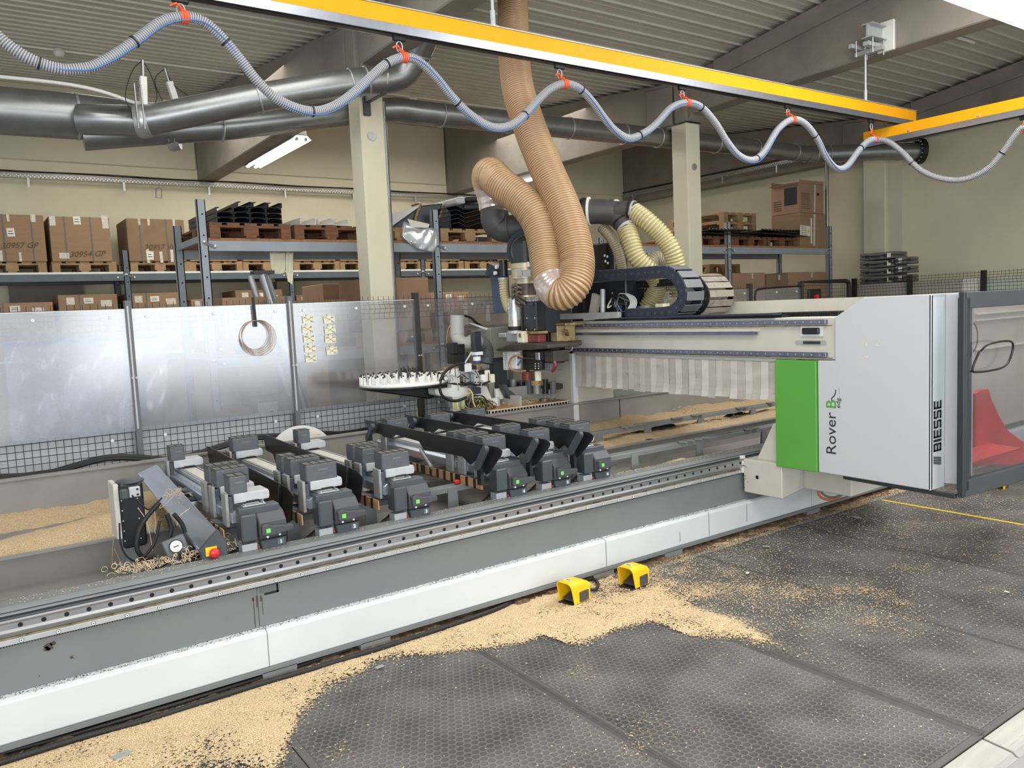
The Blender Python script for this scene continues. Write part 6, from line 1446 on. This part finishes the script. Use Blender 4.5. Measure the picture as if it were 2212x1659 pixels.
# round hood
c = q(1145, 748, 4.05); pr = [q(1087, 752, 4.0), q(1120, 741, 4.0), q(1165, 740, 4.0), q(1198, 743, 4.0), q(1200, 752, 4.0), q(1165, 755, 4.0), q(1118, 756, 4.0), q(1087, 757, 4.0)]
b = MB(); b.prism([(v.y, v.z) for v in pr], 'X', 3.92, 4.25); b.build('hood', M['rubberd'], hd, bevel=.015, seg=2)
hbox('white_plate', 1085, 1094, 760, 800, M['lampw'], 3.98, .14)
hbox('white_plate_front', 1094, 1116, 759, 798, M['whitep'], 3.96, .05)
b = MB()
for k in range(8): c = q(1092, 764+k*4.5, 3.978); b.cyl(c, c+Vector((.004, 0, 0)), .004, 6)
b.build('plate_screw', M['dark'], hd)
MB().tube(spline([q(x, y, 3.94) for x, y in ((1128, 771), (1115, 768), (1104, 774), (1100, 788), (1105, 798), (1120, 803), (1135, 801))], 6), .009, 8).build('brown_hose', M['copper'], hd)
MB().tube([q(1126, 777, 3.94), q(1118, 789, 3.94)], .007, 8).build('blue_hose', M['blue'], hd)
hbox('side_arm', 1113, 1150, 771, 776, M['anth'], 3.97, .05)
hbox('dark_core', 1128, 1165, 757, 800, M['rubberd'], 4.06, .16)
hbox('shiny_tube', 1155, 1165, 760, 779, M['steel'], 3.98, .05)
hbox('tool_block', 1152, 1169, 779, 799, M['black'], 3.96, .09)
b = MB()
for k in range(6): c = q(1156+(k % 2)*7, 786+(k//2)*5, 3.957); b.cyl(c, c+Vector((.004, 0, 0)), .0055, 8)
b.build('tool_block_dot', M['whitep'], hd)
hbox('black_motor', 1175, 1197, 758, 783, M['rubberd'], 3.98, .16)
hbox('grey_flask', 1171, 1190, 783, 801, M['case'], 4.0, .12)
MB().tube(spline([q(x, y, 3.95) for x, y in ((1197, 781), (1200, 790), (1196, 798), (1193, 802))], 4), .014, 8).build('red_lever', M['redd'], hd)
hbox('stub', 1199, 1211, 780, 784, M['rubber'], 4.1, .05)
vcyl('red_spindle', 1139, 803, 820, 8, M['redd'], 4.05)
vcyl('pale_spindle', 1162, 802, 822, 5, M['note'], 4.02)
vcyl('tool_nose', 1160, 822, 832, 9, M['rust'], 4.02)
hbox('valve_cluster', 1110, 1200, 823, 842, M['rubberd'], 4.35, .1)
for k in range(7): vcyl('tool_holder', 1092+k*17, 822+rnd.uniform(-4, 4), 850, 4+rnd.uniform(0, 3), M[['case', 'zinc', 'black2'][k % 3]], 4.3)
# cream bracket with rust where the head meets the beam
hbox('beam_bracket', 1188, 1205, 702, 745, M['brass'], 4.2, .2)
hbox('bracket_cap', 1190, 1222, 699, 704, M['rust'], 4.19, .22)
hbox('bracket_motor', 1211, 1238, 736, 747, M['case2'], 4.3, .1)
MB().tube(spline([q(x, y, 4.25) for x, y in ((1230, 742), (1236, 748), (1233, 757), (1220, 760))], 5), .008, 6).build('bracket_cable', M['alum'], hd)
b = MB()
for (x, y) in ((1214, 761), (1221, 761), (1208, 715), (1219, 716), (1222, 722)): c = q(x, y, 4.24); b.cyl(c, c+Vector((.03, 0, 0)), .016, 10)
b.build('bracket_bolt', M['rust'], hd)
# clear dust tube, blue plate, bellows hose and gauges
dt_ = thing('dust_tube', 'clear upright tube part filled with sawdust, left of the black servo motor', 'tube', q(1109, 705, 3.95))
a, b_ = q(1109, 645, 3.95), q(1109, 705, 3.95); r = .055
MB().tube([a, (b_.x, a.y, b_.z)], r, 28, caps=False).build('clear_tube', M['tube_clear'], dt_)
MB().cyl((a.x, a.y, q(1109, 692, 3.95).z), (a.x, a.y, b_.z), r*.94, 24).build('dust_fill', M['saw'], dt_)
MB().cyl((a.x, a.y, b_.z-.035), (a.x, a.y, b_.z+.0), r*1.05, 24).build('black_base', M['rubber'], dt_)
MB().cyl((a.x, a.y, b_.z-.06), (a.x, a.y, b_.z-.035), r*1.1, 24).build('metal_base', M['alum'], dt_)
bl = thing('blue_plate', 'blue-grey upright plate with two gauges left of the milling head', 'plate', q(1078, 676, 4.1))
pr = [q(1060, 597, 4.1), q(1087, 597, 4.1), q(1090, 676, 4.1), q(1066, 676, 4.1)]
b = MB(); b.prism([(v.y, v.z) for v in pr], 'X', 4.1, 4.115); b.build('plate', M['navy'], bl)
b = MB(); pr = [q(1056, 592, 4.08), q(1063, 569, 4.08), q(1077, 575, 4.08), q(1075, 596, 4.08), q(1062, 596, 4.08)]; b.prism([(v.y, v.z) for v in pr], 'X', 4.04, 4.14); b.build('gauge_panel', M['navy2'], bl)
for (x, y) in ((1071, 577), (1068, 590)): c = q(x, y, 4.03); MB().cyl(c, c+Vector((.02, 0, 0)), .018, 16).build('gauge', M['whitep'], bl)
vcy = q(1087, 562, 4.0), q(1087, 598, 4.0); MB().cyl((4.0, vcy[0].y, vcy[0].z), (4.0, vcy[0].y, vcy[1].z), .036, 20).build('black_cylinder', M['black'], bl)
hz_ = spline([q(x, y, 4.0) for x, y in ((1087, 600), (1088, 620), (1090, 640), (1096, 660), (1103, 672))], 8)
hose(hz_, .038, .022, .007, n=20).build('bellows_hose', M['hose_yellow'], bl)
ring(q(1087, 602, 4.0), Vector((0, 0, 1)), .046, M['zinc'], .008, 'hose_clamp', bl)
# ---------------------------------------------------------------- edge banding magazine between bed and fence
YE = 5.85
def e_(x, y, Y=YE): return at(x, y, 'Y', Y)
eb = thing('edge_bander', 'edge banding unit with white carousel disc, black arm and tangled cables behind the bed', 'edge bander', (3.7, 5.85, .2))
def ebox(name, x0, x1, y0, y1, m, Y=YE, D=.1, bev=.004, par=None):
    a, b_ = e_(x0, y0, Y), e_(x1, y1, Y); return MB().box(min(a.x, b_.x), max(a.x, b_.x), Y, Y+D, min(a.z, b_.z), max(a.z, b_.z)).build(name, m, par or eb, bevel=bev)
# disc: seen almost edge-on, radius about .4 m
L_, R_ = e_(788, 828, 5.85), e_(1000, 832, 5.85)
cz = e_(870, 830, 5.85).z-.01
dc = Vector((L_.x+.37, 5.9, L_.z-.055))
MB().lathe([(.05, -.03), (.30, -.012), (.37, 0), (.37, .012), (.05, .014)], dc, 'Z', 40).build('carousel_disc', M['black'], eb)
MB().lathe([(.05, .015), (.362, .015), (.362, .036), (.05, .04)], dc, 'Z', 40).build('carousel_plate', M['whitep'], eb)
k = 0
for r_, n_ in ((.35, 30), (.27, 22), (.18, 14)):
    for i in range(n_):
        a = 2*math.pi*i/n_+r_*3
        p = dc+Vector((math.cos(a)*r_, math.sin(a)*r_, .04))
        if p.x > dc.x+.27: continue
        w = MB(); w.cb(p+Vector((0, 0, .024)), (.018, .018, .056), rz=a); o = w.build('peg', M['whitep'], eb)
        MB().cb(p+Vector((0, 0, .058)), (.01, .01, .012), rz=a).build('peg_tip', M['rubber'], eb)
        k += 1
b = MB(); b.prism([(dc.x-.34, dc.z-.01), (dc.x+.35, dc.z-.005), (e_(1015, 865).x, dc.z-.02), (e_(930, 858).x, e_(930, 862).z)], 'Y', 5.86, 6.0); b.build('disc_arm', M['black'], eb, bevel=.01)
b = MB(); b.prism([(e_(924, 838).x, e_(924, 838).z), (e_(1035, 830).x, e_(1035, 832).z), (e_(1050, 870).x, e_(1050, 868).z), (e_(985, 862).x, e_(985, 862).z), (e_(926, 852).x, e_(926, 852).z)], 'Y', 5.72, 5.86); b.build('white_arm', M['whitep'], eb, bevel=.01)
ebox('upright_white', 974, 995, 800, 838, M['whitep'], 5.75, .08)
ebox('upright_link', 985, 1000, 797, 812, M['whitep'], 5.72, .06)
# stack of discs behind
c = e_(978, 808, 6.15); MB().lathe([(.02, 0), (.19, 0), (.19, .02), (.02, .02)], c-Vector((0, 0, .02)), 'Z', 32).build('wood_disc', M['chip2'], eb)
MB().lathe([(.02, 0), (.14, 0), (.14, .03), (.02, .03)], c, 'Z', 32).build('white_disc', M['whitep'], eb)
MB().lathe([(.02, 0), (.10, 0), (.10, .035), (.02, .035)], c+Vector((0.02, 0, .03)), 'Z', 32).build('pale_roll', M['chip2'], eb)
for k in range(9):
    c = e_(868+k*5, 803+(k % 3), 6.1); MB().cyl(c, c+Vector((rnd.uniform(-.01, .01), 0, .035+.015*(k % 2))), .006, 6).build('black_pin', M['rubber'], eb)
for k in range(5):
    c = e_(940+k*4, 814, 5.8); MB().cyl(c, c+Vector((rnd.uniform(-.01, .01), 0, .04)), .006, 6).build('black_pin', M['rubber'], eb)
# column, foot, plates
ebox('main_column', 1057, 1072, 826, 897, M['greygreen'], 5.8, .2)
ebox('front_column', 1060, 1080, 862, 900, M['whitep'], 5.68, .08)
b = MB(); b.prism([(e_(1056, 829).x, e_(1056, 829).z), (e_(1066, 828).x, e_(1066, 828).z), (e_(1070, 838).x, e_(1070, 838).z), (e_(1088, 852).x, e_(1088, 852).z), (e_(1088, 858).x, e_(1088, 859).z), (e_(1072, 858).x, e_(1072, 858).z)], 'Y', 5.64, 5.72); b.build('angled_bracket', M['anth'], eb, bevel=.003)
ebox('white_plate', 1071, 1088, 840, 862, M['whitep'], 5.74, .03)
ebox('piston', 1078, 1082, 858, 895, M['zinc'], 5.66, .03)
for (x0, x1, y0, y1, m_, Y) in ((1004, 1020, 786, 803, 'whitep', 5.62), (1007, 1022, 806, 825, 'alum', 5.66), (1024, 1036, 800, 830, 'zinc', 5.58), (1047, 1060, 800, 828, 'whitep', 5.6), (1040, 1052, 810, 825, 'whitep', 5.56), (1060, 1070, 809, 826, 'note', 5.6), (1036, 1048, 800, 815, 'rubber', 5.6), (998, 1005, 788, 802, 'rubber', 5.63), (1020, 1028, 790, 800, 'rubber', 5.63), (1030, 1050, 788, 799, 'rust', 5.62), (1042, 1058, 789, 796, 'case', 5.58), (1018, 1030, 825, 838, 'anth', 5.6), (1025, 1040, 838, 850, 'navy2', 5.6), (978, 1006, 860, 886, 'cream2', 5.66), (968, 978, 858, 880, 'case', 5.67)):
    ebox('valve_block', x0, x1, y0, y1, M[m_], Y, .06)
b = MB()
for (x, y) in ((1027, 803), (1033, 803), (1030, 815), (1027, 826), (1033, 826)): c = e_(x, y, 5.578); b.cyl(c, c+Vector((0, .004, 0)), .007, 8)
b.build('port_hole', M['rubber'], eb)
for (x, w_) in ((984, 'sign'), (989, 'note'), (995, 'sign'), (1001, 'note')): ebox('terminal_strip', x-2, x+2, 863, 884, M[w_], 5.65, .01)
c = e_(963, 817, 5.62); MB().cyl(c, c+Vector((0, .03, 0)), .021, 18).build('pressure_gauge', M['rubber'], eb); MB().cyl(c-Vector((0, .002, 0)), c, .017, 18).build('gauge_face', M['whitep'], eb)
# blue filter and black motors
vc = e_(1030, 716, 5.7), e_(1030, 760, 5.7), e_(1030, 767, 5.7), e_(1030, 783, 5.7)
x_, y_ = vc[0].x, 5.72
MB().box(x_-.035, x_+.035, y_-.035, y_+.035, vc[1].z, vc[0].z).build('stepper_motor', M['black2'], eb, bevel=.005)
MB().box(x_-.038, x_+.038, y_-.04, y_+.04, vc[2].z, vc[1].z).build('motor_flange', M['whitep'], eb)
MB().cyl((x_, y_, vc[3].z), (x_, y_, vc[2].z), .033, 20).build('blue_filter', M['blue2'], eb)
MB().cyl((x_, y_, vc[3].z+.015), (x_, y_, vc[2].z-.012), .0335, 20).build('filter_label', M['whitep'], eb)
for (x0, x1, y0, y1) in ((977, 990, 741, 764), (990, 1005, 744, 764), (978, 1004, 766, 784)): ebox('black_motor', x0, x1, y0, y1, M['rubber'], 5.9, .1)
# grey suction elbow and motor box behind
el = [e_(988, 681, 6.05), e_(988, 722, 6.05), e_(991, 733, 6.02), e_(1003, 742, 5.98), e_(1022, 738, 5.98)]
t = thing('suction_elbow', 'light grey plastic suction elbow standing open upward beside the fence', 'elbow', el[1])
MB().tube(spline(el[:1]+el[1:], 5), .055, 26, rf=lambda i, q_: .062 if q_ < .35 else .058).build('elbow_pipe', M['elbow'], t)
MB().tube([el[4]-Vector((.02, 0, 0)), el[4]+Vector((.06, 0, .01))], .066, 24).build('coupling_ring', M['elbow'], t)
MB().cyl((el[0].x+.09, 6.1, 0), (el[0].x+.09, 6.1, e_(1003, 760, 6.1).z), .03, 12).build('stand_pipe', M['anth'], t)
o = hose(spline([e_(1025, 738, 6.0), e_(1045, 745, 6.05), e_(1052, 765, 6.08), e_(1050, 785, 6.08)], 8), .06, .02, .005, n=20).build('grey_hose', M['case']); tag(o, 'dark ribbed hose leaving the light grey suction elbow', 'hose')
t = thing('motor_box', 'rounded grey-green motor box between the suction elbow and milling head', 'box', e_(1085, 770, 6.1))
a, b_ = e_(1052, 709, 6.1), e_(1100, 770, 6.1); MB().prism(rr((a.x+b_.x)/2+.03, (a.z+b_.z)/2, b_.x-a.x+.06, a.z-b_.z, .02, 4), 'Y', 6.05, 6.28).build('housing', M['greygreen'], t, bevel=.004)
b = MB(); b.add([e_(1010, 697, 6.2), e_(1018, 697, 6.2), e_(1055, 709, 6.1), e_(1053, 714, 6.1), e_(1010, 697, 6.3), e_(1018, 697, 6.3), e_(1055, 709, 6.2), e_(1053, 714, 6.2)], [(0, 1, 2, 3), (7, 6, 5, 4), (0, 4, 5, 1), (2, 6, 7, 3)]); b.build('top_arm', M['cover'], t)
MB().box(a.x+.05, a.x+.2, 6.1, 6.2, 0, b_.z+.02).build('stand', M['anth'], t)
tag(MB().tube(spline([e_(x, y, 6.3) for x, y in ((975, 700), (968, 712), (965, 735), (970, 758), (980, 772))], 6), .006, 6).build('copper_cable', M['copper']), 'copper-coloured tube curving left of the suction elbow', 'tube')
tag(MB().tube(spline([e_(x, y, 6.2) for x, y in ((1003, 682), (1018, 687), (1030, 698), (1052, 711))], 6), .011, 6).build('black_cable', M['rubber']), 'black cable curving over the light grey suction elbow', 'cable')
# cable loops
cl = [([(1003, 785), (985, 788), (965, 800), (952, 820), (951, 845), (962, 860), (985, 866), (1008, 858)], .012, 'rubber'), ([(1018, 762), (1010, 775), (1004, 785)], .007, 'zinc'), ([(965, 826), (990, 830), (1015, 828), (1035, 832), (1058, 824)], .008, 'rubber')]
for l, r_, m_ in cl: MB().tube(spline([e_(x, y, 5.58) for x, y in l], 6), r_, 8).build('wrapped_hose', M[m_], eb)
for i in range(34):
    cx, cy = rnd.gauss(1040, 10), rnd.gauss(878, 8); rx_, ry_ = rnd.uniform(8, 24), rnd.uniform(8, 22); a0 = rnd.uniform(0, 6.28); sp = rnd.uniform(2.5, 5.8); Yq = rnd.uniform(5.5, 5.66)
    pts = [e_(cx+rx_*math.cos(a0+sp*k/9), min(897, cy+ry_*math.sin(a0+sp*k/9)), Yq+.004*k) for k in range(10)]
    MB().tube(spline(pts, 3), rnd.uniform(.0028, .0055), 6).build('loose_cable', M[rnd.choice(('rubber', 'rubber', 'rubber', 'case', 'cabley', 'cabley', 'gbtn2', 'redd'))], eb)
MB().tube(spline([e_(x, y, 5.5) for x, y in ((1012, 840), (1020, 850), (1022, 868), (1030, 885), (1036, 898))], 5), .007, 6).build('yellow_cable', M['cabley'], eb)
for i in range(12):
    x0, y0 = rnd.uniform(965, 1060), rnd.uniform(792, 830); x1, y1 = x0+rnd.uniform(-18, 24), y0+rnd.uniform(0, 22)
    MB().tube(spline([e_(x0, y0, 5.56), e_((x0+x1)/2+rnd.uniform(-8, 8), (y0+y1)/2-8, 5.54), e_(x1, y1, 5.56)], 5), .004, 6).build('thin_cable', M[rnd.choice(('rubber', 'zinc', 'case'))], eb)
MB().box(e_(968, 860, 5.8).x, e_(1080, 860, 5.8).x, 5.7, 6.1, 0, e_(1020, 895, 5.8).z).build('base_cabinet', M['anth'], eb)
# grey tub and grid tray with shavings behind the back wall
t = thing('grey_tub', 'open pale grey collecting tub behind the bed below the milling head', 'tub', (4.2, 5.75, .5))
a, b_ = e_(1088, 848, 5.9), e_(1180, 838, 5.9)
MB().box(3.92, 4.43, 5.86, 5.88, .5, 1.01).box(3.92, 3.94, 5.5, 5.88, .5, .97).box(3.92, 4.43, 5.5, 5.88, .5, .53).build('tub_wall', M['elbow'], t)
t = thing('grid_tray', 'low pale grid tray covered with shavings on the edge behind the bed', 'tray', (4.0, 5.55, .8))
MB().box(3.60, 4.43, 5.47, 5.80, .872, .885).build('tray_top', M['chip2'], t)
b = MB()
for i in range(26): b.box(3.60+i*.0325, 3.604+i*.0325, 5.465, 5.47, .80, .885)
for i in range(10): b.box(3.596, 3.60, 5.47+i*.035, 5.474+i*.035, .80, .885)
for z in (.80, .84, .88): b.box(3.60, 4.43, 5.464, 5.469, z, z+.005).box(3.595, 3.60, 5.47, 5.8, z, z+.005)
b.build('grid', M['whitep'], t)
MB().box(3.62, 4.42, 5.48, 5.79, .2, .872).build('tray_body', M['dark'], t)
curls(60, Vector((4.1, 5.6, .89)), (.12, .05, .012), 'pale shavings heaped on the grid tray behind the bed')
# ---------------------------------------------------------------- floor mats
FZ = .055
MX = [-1.15, -.10, .93, 1.95, 2.96, 3.82, 4.84, 5.92, 7.0, 8.1]
mn = ['at the lower left corner mostly under sawdust', 'left of the first seam, half covered with sawdust', 'left of centre in the foreground', 'in the middle foreground with clear rings', 'right of the wide seam strip', 'under the front corner of the gantry cover', 'in the shadow of the machine door', 'just before the yellow floor line', 'beyond the yellow floor line', 'farthest along the machine']
for i, (a, b_) in enumerate(zip(MX, MX[1:])):
    t = thing('rubber_floor_mat', 'dark ring-patterned rubber floor mat '+mn[i+1 if i else 0], 'floor mat', ((a+b_)/2, 2.4, FZ), 'rubber floor mats')
    MB().box(a+.035, b_-.035, 1.35, 3.40, FZ, FZ+.018).build('ring_field', M['ring_mat'], t)
    b = MB(); b.box(a+.002, a+.035, 1.32, 3.44, FZ, FZ+.0185).box(b_-.035, b_-.002, 1.32, 3.44, FZ, FZ+.0185).box(a+.035, b_-.035, 1.32, 1.35, FZ, FZ+.0185).box(a+.035, b_-.035, 3.40, 3.44, FZ, FZ+.0185)
    b.build('border', M['matedge'], t, bevel=.002)
for i, (x, w) in enumerate(((1.95, .018), (2.96, .03), (3.82, .012), (4.84, .01))):
    b = MB(); b.prism([(x-w, FZ+.0187), (x-w*.5, FZ+.0225), (x+w*.5, FZ+.0225), (x+w, FZ+.0187)], 'Y', 1.33, 3.43); b.box(x-.003, x+.003, 1.33, 3.43, FZ+.0225, FZ+.0235)
    tag(b.build('seam_strip', M['rubber2']), 'rubber seam strip between floor mats, '+['running to the bottom edge left of centre', 'the widest one ending at the pale edge strip', 'thin one right of the widest', 'thin one in the machine shadow'][i], 'seam strip', 'seam strips between mats')
tag(MB().box(5.90, 5.93, 1.35, 3.42, FZ+.0187, FZ+.0195).build('floor_line', M['sign']), 'thin yellow line across the mats behind the gantry', 'line')
t = thing('edge_strip', 'worn pale metal strip along the near edge of the mats, bottom right', 'edge strip', (3, 1.3, FZ))
b = MB()
for x in (-.6, .6, 1.75, 2.93, 4.1, 5.3): b.prism([(1.19, FZ), (1.21, FZ+.016), (1.31, FZ+.024), (1.318, FZ)], 'X', x+.004, x+1.17)
b.build('strip_lengths', M['worn'], t, bevel=.002)
b = MB(); b.box(-1, 9, 3.442, 3.475, FZ, FZ+.021); tag(b.build('metal_edging', M['mgrey']), 'dusty grey metal edging between mats and machine skirt', 'edging')
# ---------------------------------------------------------------- sawdust on the floor
ED = [at(x, y, 'Z', FZ+.02) for x, y in ((120, 1700), (600, 1665), (640, 1560), (700, 1500), (820, 1432), (960, 1412), (1080, 1400), (1180, 1372), (1245, 1402), (1330, 1360), (1420, 1345), (1500, 1375), (1600, 1385), (1750, 1350), (1950, 1330), (2080, 1240), (2212, 1190))]
ED = sorted([(p.x, p.y) for p in ED]); ED = [(-2, 1.6)]+ED+[(9, 3.1)]
def interp(T, x):
    for (a, b_), (c, d) in zip(T, T[1:]):
        if a <= x <= c: return b_+(d-b_)*(x-a)/(c-a) if c > a else d
    return T[-1][1]
def dens(x, y, chips=False):
    e = interp(ED, x); mx = interp([(-3, .86), (2.6, .84), (3.0, .62), (3.3, .40), (3.8, .24), (4.3, .12), (5.2, .10), (9, .18)] if not chips else [(-3, .9), (2.9, .9), (3.2, .9), (3.8, .75), (4.3, .5), (5.2, .36), (9, .3)], x); s = interp([(-3, .10), (2.7, .10), (3.5, .35), (9, .5)], x)
    k = (y-e)/s; v = mx*(1/(1+math.exp(-3.2*k)))
    v += .42*math.exp(-((x-3.06)**2/.004+(y-2.55)**2/.25))*(1 if x > 2 else 0)
    v += (.3 if chips else .08)*math.exp(-((x-3.75)**2/.12+(y-2.45)**2/.10))
    v -= .3*math.exp(-((x-4.35)**2/.25+(y-2.85)**2/.16))
    if y > 3.42: v = max(v, .45)
    return max(-.1, v)
b = MB(); nx, ny = 300, 110; x0, x1, y0, y1 = -1.1, 8.2, 1.33, 3.66; vs = []; dv = []
for i in range(nx+1):
    for j in range(ny+1):
        x = x0+(x1-x0)*i/nx; y = y0+(y1-y0)*j/ny; d = dens(x, y); dv.append(d)
        hgt = FZ+.0245+max(0, d-.45)*.012*(1+.8*math.sin(x*13+y*9)*math.sin(x*5-y*17)); hgt = hgt if y < 3.47 else FZ+.026
        vs.append((x, y, hgt))
b.add(vs, [(i*(ny+1)+j, (i+1)*(ny+1)+j, (i+1)*(ny+1)+j+1, i*(ny+1)+j+1) for i in range(nx) for j in range(ny)], True)
o = b.build('floor_sawdust', M['sawdust'], at0=(0, 0, .02)); at_ = o.data.attributes.new('dust_amount', 'FLOAT', 'POINT'); at_.data.foreach_set('value', dv)
tag(o, 'sawdust spread over the mats along the machine, thinning to the right', 'sawdust', None, 'stuff')
b = MB(); rnd = random.Random(21)
n = 0
while n < 13000:
    x = rnd.uniform(-.9, 6.6); y = rnd.uniform(1.36, 3.47); d = dens(x, y, True)
    if (x < 2.6 and rnd.random() < .75 and d > .5) or rnd.random() > d*.8+.03: continue
    s = rnd.uniform(.0012, .0042); n += 1; d = dens(x, y)
    b.cb((x, y, FZ+.0265+max(0, d-.45)*.016), (s*2, s, .0012), rz=rnd.uniform(0, 3.1), rx=rnd.uniform(-.5, .5))
tag(b.build('wood_chips', M['curl']), 'loose wood chips strewn over mats and sawdust', 'chips', None, 'stuff')
b = MB(); vs = []; nx = 420
for i in range(nx+1):
    for j in range(9):
        x = -1.2+9.5*i/nx; y = 3.478+.23*j/8
        vs.append((x, y, FZ+.004+.042*(math.sin(math.pi*j/8)**.7)*(.5+.5*abs(wob(x*2.3, 1)))+rnd.uniform(0, .008)))
b.add(vs, [(i*9+j, (i+1)*9+j, (i+1)*9+j+1, i*9+j+1) for i in range(nx) for j in range(8)], False)
tag(b.build('dark_debris', M['debris']), 'dark brown debris and dust lying under the machine skirt', 'debris', None, 'stuff')
# paper scraps and stickers
for i, (x, y, w, m_, lab) in enumerate(((1615, 1237, .022, 'paper', 'small white scrap on the mat right of the yellow pedals'), (2175, 1278, .018, 'paper', 'small pale scrap near the right edge of the mats'), (398, 1597, .022, 'paper', 'white scrap lying in the sawdust at the lower left'), (262, 1630, .05, 'stick', 'translucent sticker strip in the sawdust at the bottom left'), (1850, 1117, .05, 'stick', 'translucent sticker on the mat beyond the thin black seam'), (1655, 1180, .035, 'stick', 'faint translucent sticker on the mat behind the pedals'), (820, 1440, .03, 'stick', 'translucent scrap at the sawdust edge left of centre'), (590, 1455, .02, 'paper', 'white scrap beside the black floor cables'))):
    p = at(x, y, 'Z', FZ+.03); tag(MB().cb(p, (w*1.3, w*.8, .002), rz=.4+i).build('scrap', M[m_]), lab, 'scrap', 'scraps on the floor')
# cables on the floor
for k, (pts, r, lab) in enumerate((([(-60, 1668), (0, 1648), (180, 1592), (350, 1545), (520, 1490), (700, 1437), (900, 1375), (1060, 1320), (1110, 1297)], .012, 'black corrugated cable along the sawdust at the foot of the machine'), ([(-60, 1645), (0, 1628), (180, 1580), (350, 1530), (520, 1477), (640, 1440), (760, 1400)], .010, 'second black cable closer to the machine skirt at the left'))):
    P_ = []
    for (x, y) in pts:
        q = at(x, y, 'Z', FZ+.037); P_.append(q)
    o = hose(spline(P_, 8), r, .012, .0012, n=10, sub=3).build('floor_cable', M['rubber']); tag(o, lab, 'cable', 'floor cables')
# foot pedals
def pedal(px, ang, label, s=1.0):
    o_ = px; t = thing('foot_pedal', label, 'foot pedal', o_, 'yellow foot pedals')
    X = Matrix.Translation(o_) @ Matrix.Rotation(ang, 4, 'Z') @ Matrix.Scale(s, 4)
    W_, D_, H_ = .115, .15, .125
    def hood(w, d0, d1, h, hb, th):
        n = 8; outer = []; inner = []
        pr = [(-w/2, 0), (-w/2, h-.03)]+[(-w/2+.03-.03*math.cos(a), h-.03+.03*math.sin(a)) for a in [k*math.pi/2/n for k in range(1, n+1)]]+[(w/2-.03+.03*math.sin(a), h-.03+.03*math.cos(a)) for a in [k*math.pi/2/n for k in range(n+1)]]+[(w/2, 0)]
        return pr
    pr = hood(W_, 0, 0, H_, 0, 0); pi_ = [(x*.91, z*.95) for x, z in pr]; n = len(pr); b = MB(); vs = []
    secs = [(0, 1.0, .0), (.05, 1.02, .0), (.11, .96, 0), (.15, .80, 0)]
    for (d, k, _) in secs:
        vs += [X @ Vector((p[0], d+(.0 if d else (.028*(1-p[1]/H_)-.01)), p[1]*k+.012)) for p in pr]
    for (d, k, _) in secs:
        vs += [X @ Vector((p[0], d+(.0 if d else (.028*(1-p[1]/H_)-.01)), p[1]*k+.012)) for p in pi_]
    m_ = len(secs); fs = []
    for s_ in range(m_-1):
        for j in range(n-1):
            fs.append((s_*n+j, (s_+1)*n+j, (s_+1)*n+j+1, s_*n+j+1)); q = m_*n; fs.append((q+s_*n+j, q+s_*n+j+1, q+(s_+1)*n+j+1, q+(s_+1)*n+j))
    q = m_*n
    for j in range(n-1): fs.append((j, j+1, q+j+1, q+j))
    for e0 in (0, n-1):
        for s_ in range(m_-1): fs.append((s_*n+e0, (s_+1)*n+e0, q+(s_+1)*n+e0, q+s_*n+e0))
    L3 = (m_-1)*n; fs.append(tuple(L3+j for j in range(n)))
    b.add(vs, fs, False); b.build('yellow_hood', M['pedal'], t, bevel=.002)
    MB().box(-.055, .055, .0, .15, 0, .014, X).build('base_plate', M['rubber'], t, bevel=.003)
    MB().add([X @ Vector(v) for v in ((-.042, .03, .03), (.042, .03, .03), (.042, .13, .062), (-.042, .13, .062), (-.042, .03, .022), (.042, .03, .022), (.042, .13, .05), (-.042, .13, .05))], [(0, 1, 2, 3), (7, 6, 5, 4), (0, 4, 5, 1), (1, 5, 6, 2), (2, 6, 7, 3), (3, 7, 4, 0)]).build('treadle', M['dgrey'], t)
    MB().box(.056, .066, .06, .13, .02, .075, X).build('switch_housing', M['dgrey'], t)
    MB().box(-.028, .022, .028, .048, H_+.0125, H_+.0145, X).build('name_label', M['paper'], t)
    MB().box(-.02, .012, .034, .042, H_+.0145, H_+.0152, X).build('label_print', M['ink'], t)
    return t
def pa(xa, ya, xb, yb):
    a = at(xa, ya, 'Z', FZ+.02); b_ = at(xb, yb, 'Z', FZ+.02); d = b_-a; return (a+b_)/2, math.atan2(d.y, d.x)
c1, a1_ = pa(1199, 1302, 1243, 1316); pedal(Vector((c1.x, c1.y, FZ+.02)), a1_+.0, 'yellow foot pedal nearer the camera with a cable behind it', .98)
c2_, a2_ = pa(1330, 1268, 1375, 1280); pedal(Vector((c2_.x, c2_.y, FZ+.02)), a2_+.0, 'yellow foot pedal farther right beside the machine skirt', .98)
c3_ = at(2150, 1056, 'Z', FZ+.02); pedal(Vector((c3_.x, c3_.y, .02)), a2_, 'third yellow foot pedal just visible under the machine door')
P_ = [at(x, y, 'Z', FZ+.05) for x, y in ((1262, 1268), (1285, 1270), (1292, 1258), (1280, 1247), (1250, 1250))]
tag(MB().tube(spline([Vector((p.x, p.y, FZ+.04)) for p in P_], 6), .009, 8).build('pedal_cable', M['rubber']), 'short black cable looping behind the near yellow pedal', 'cable')
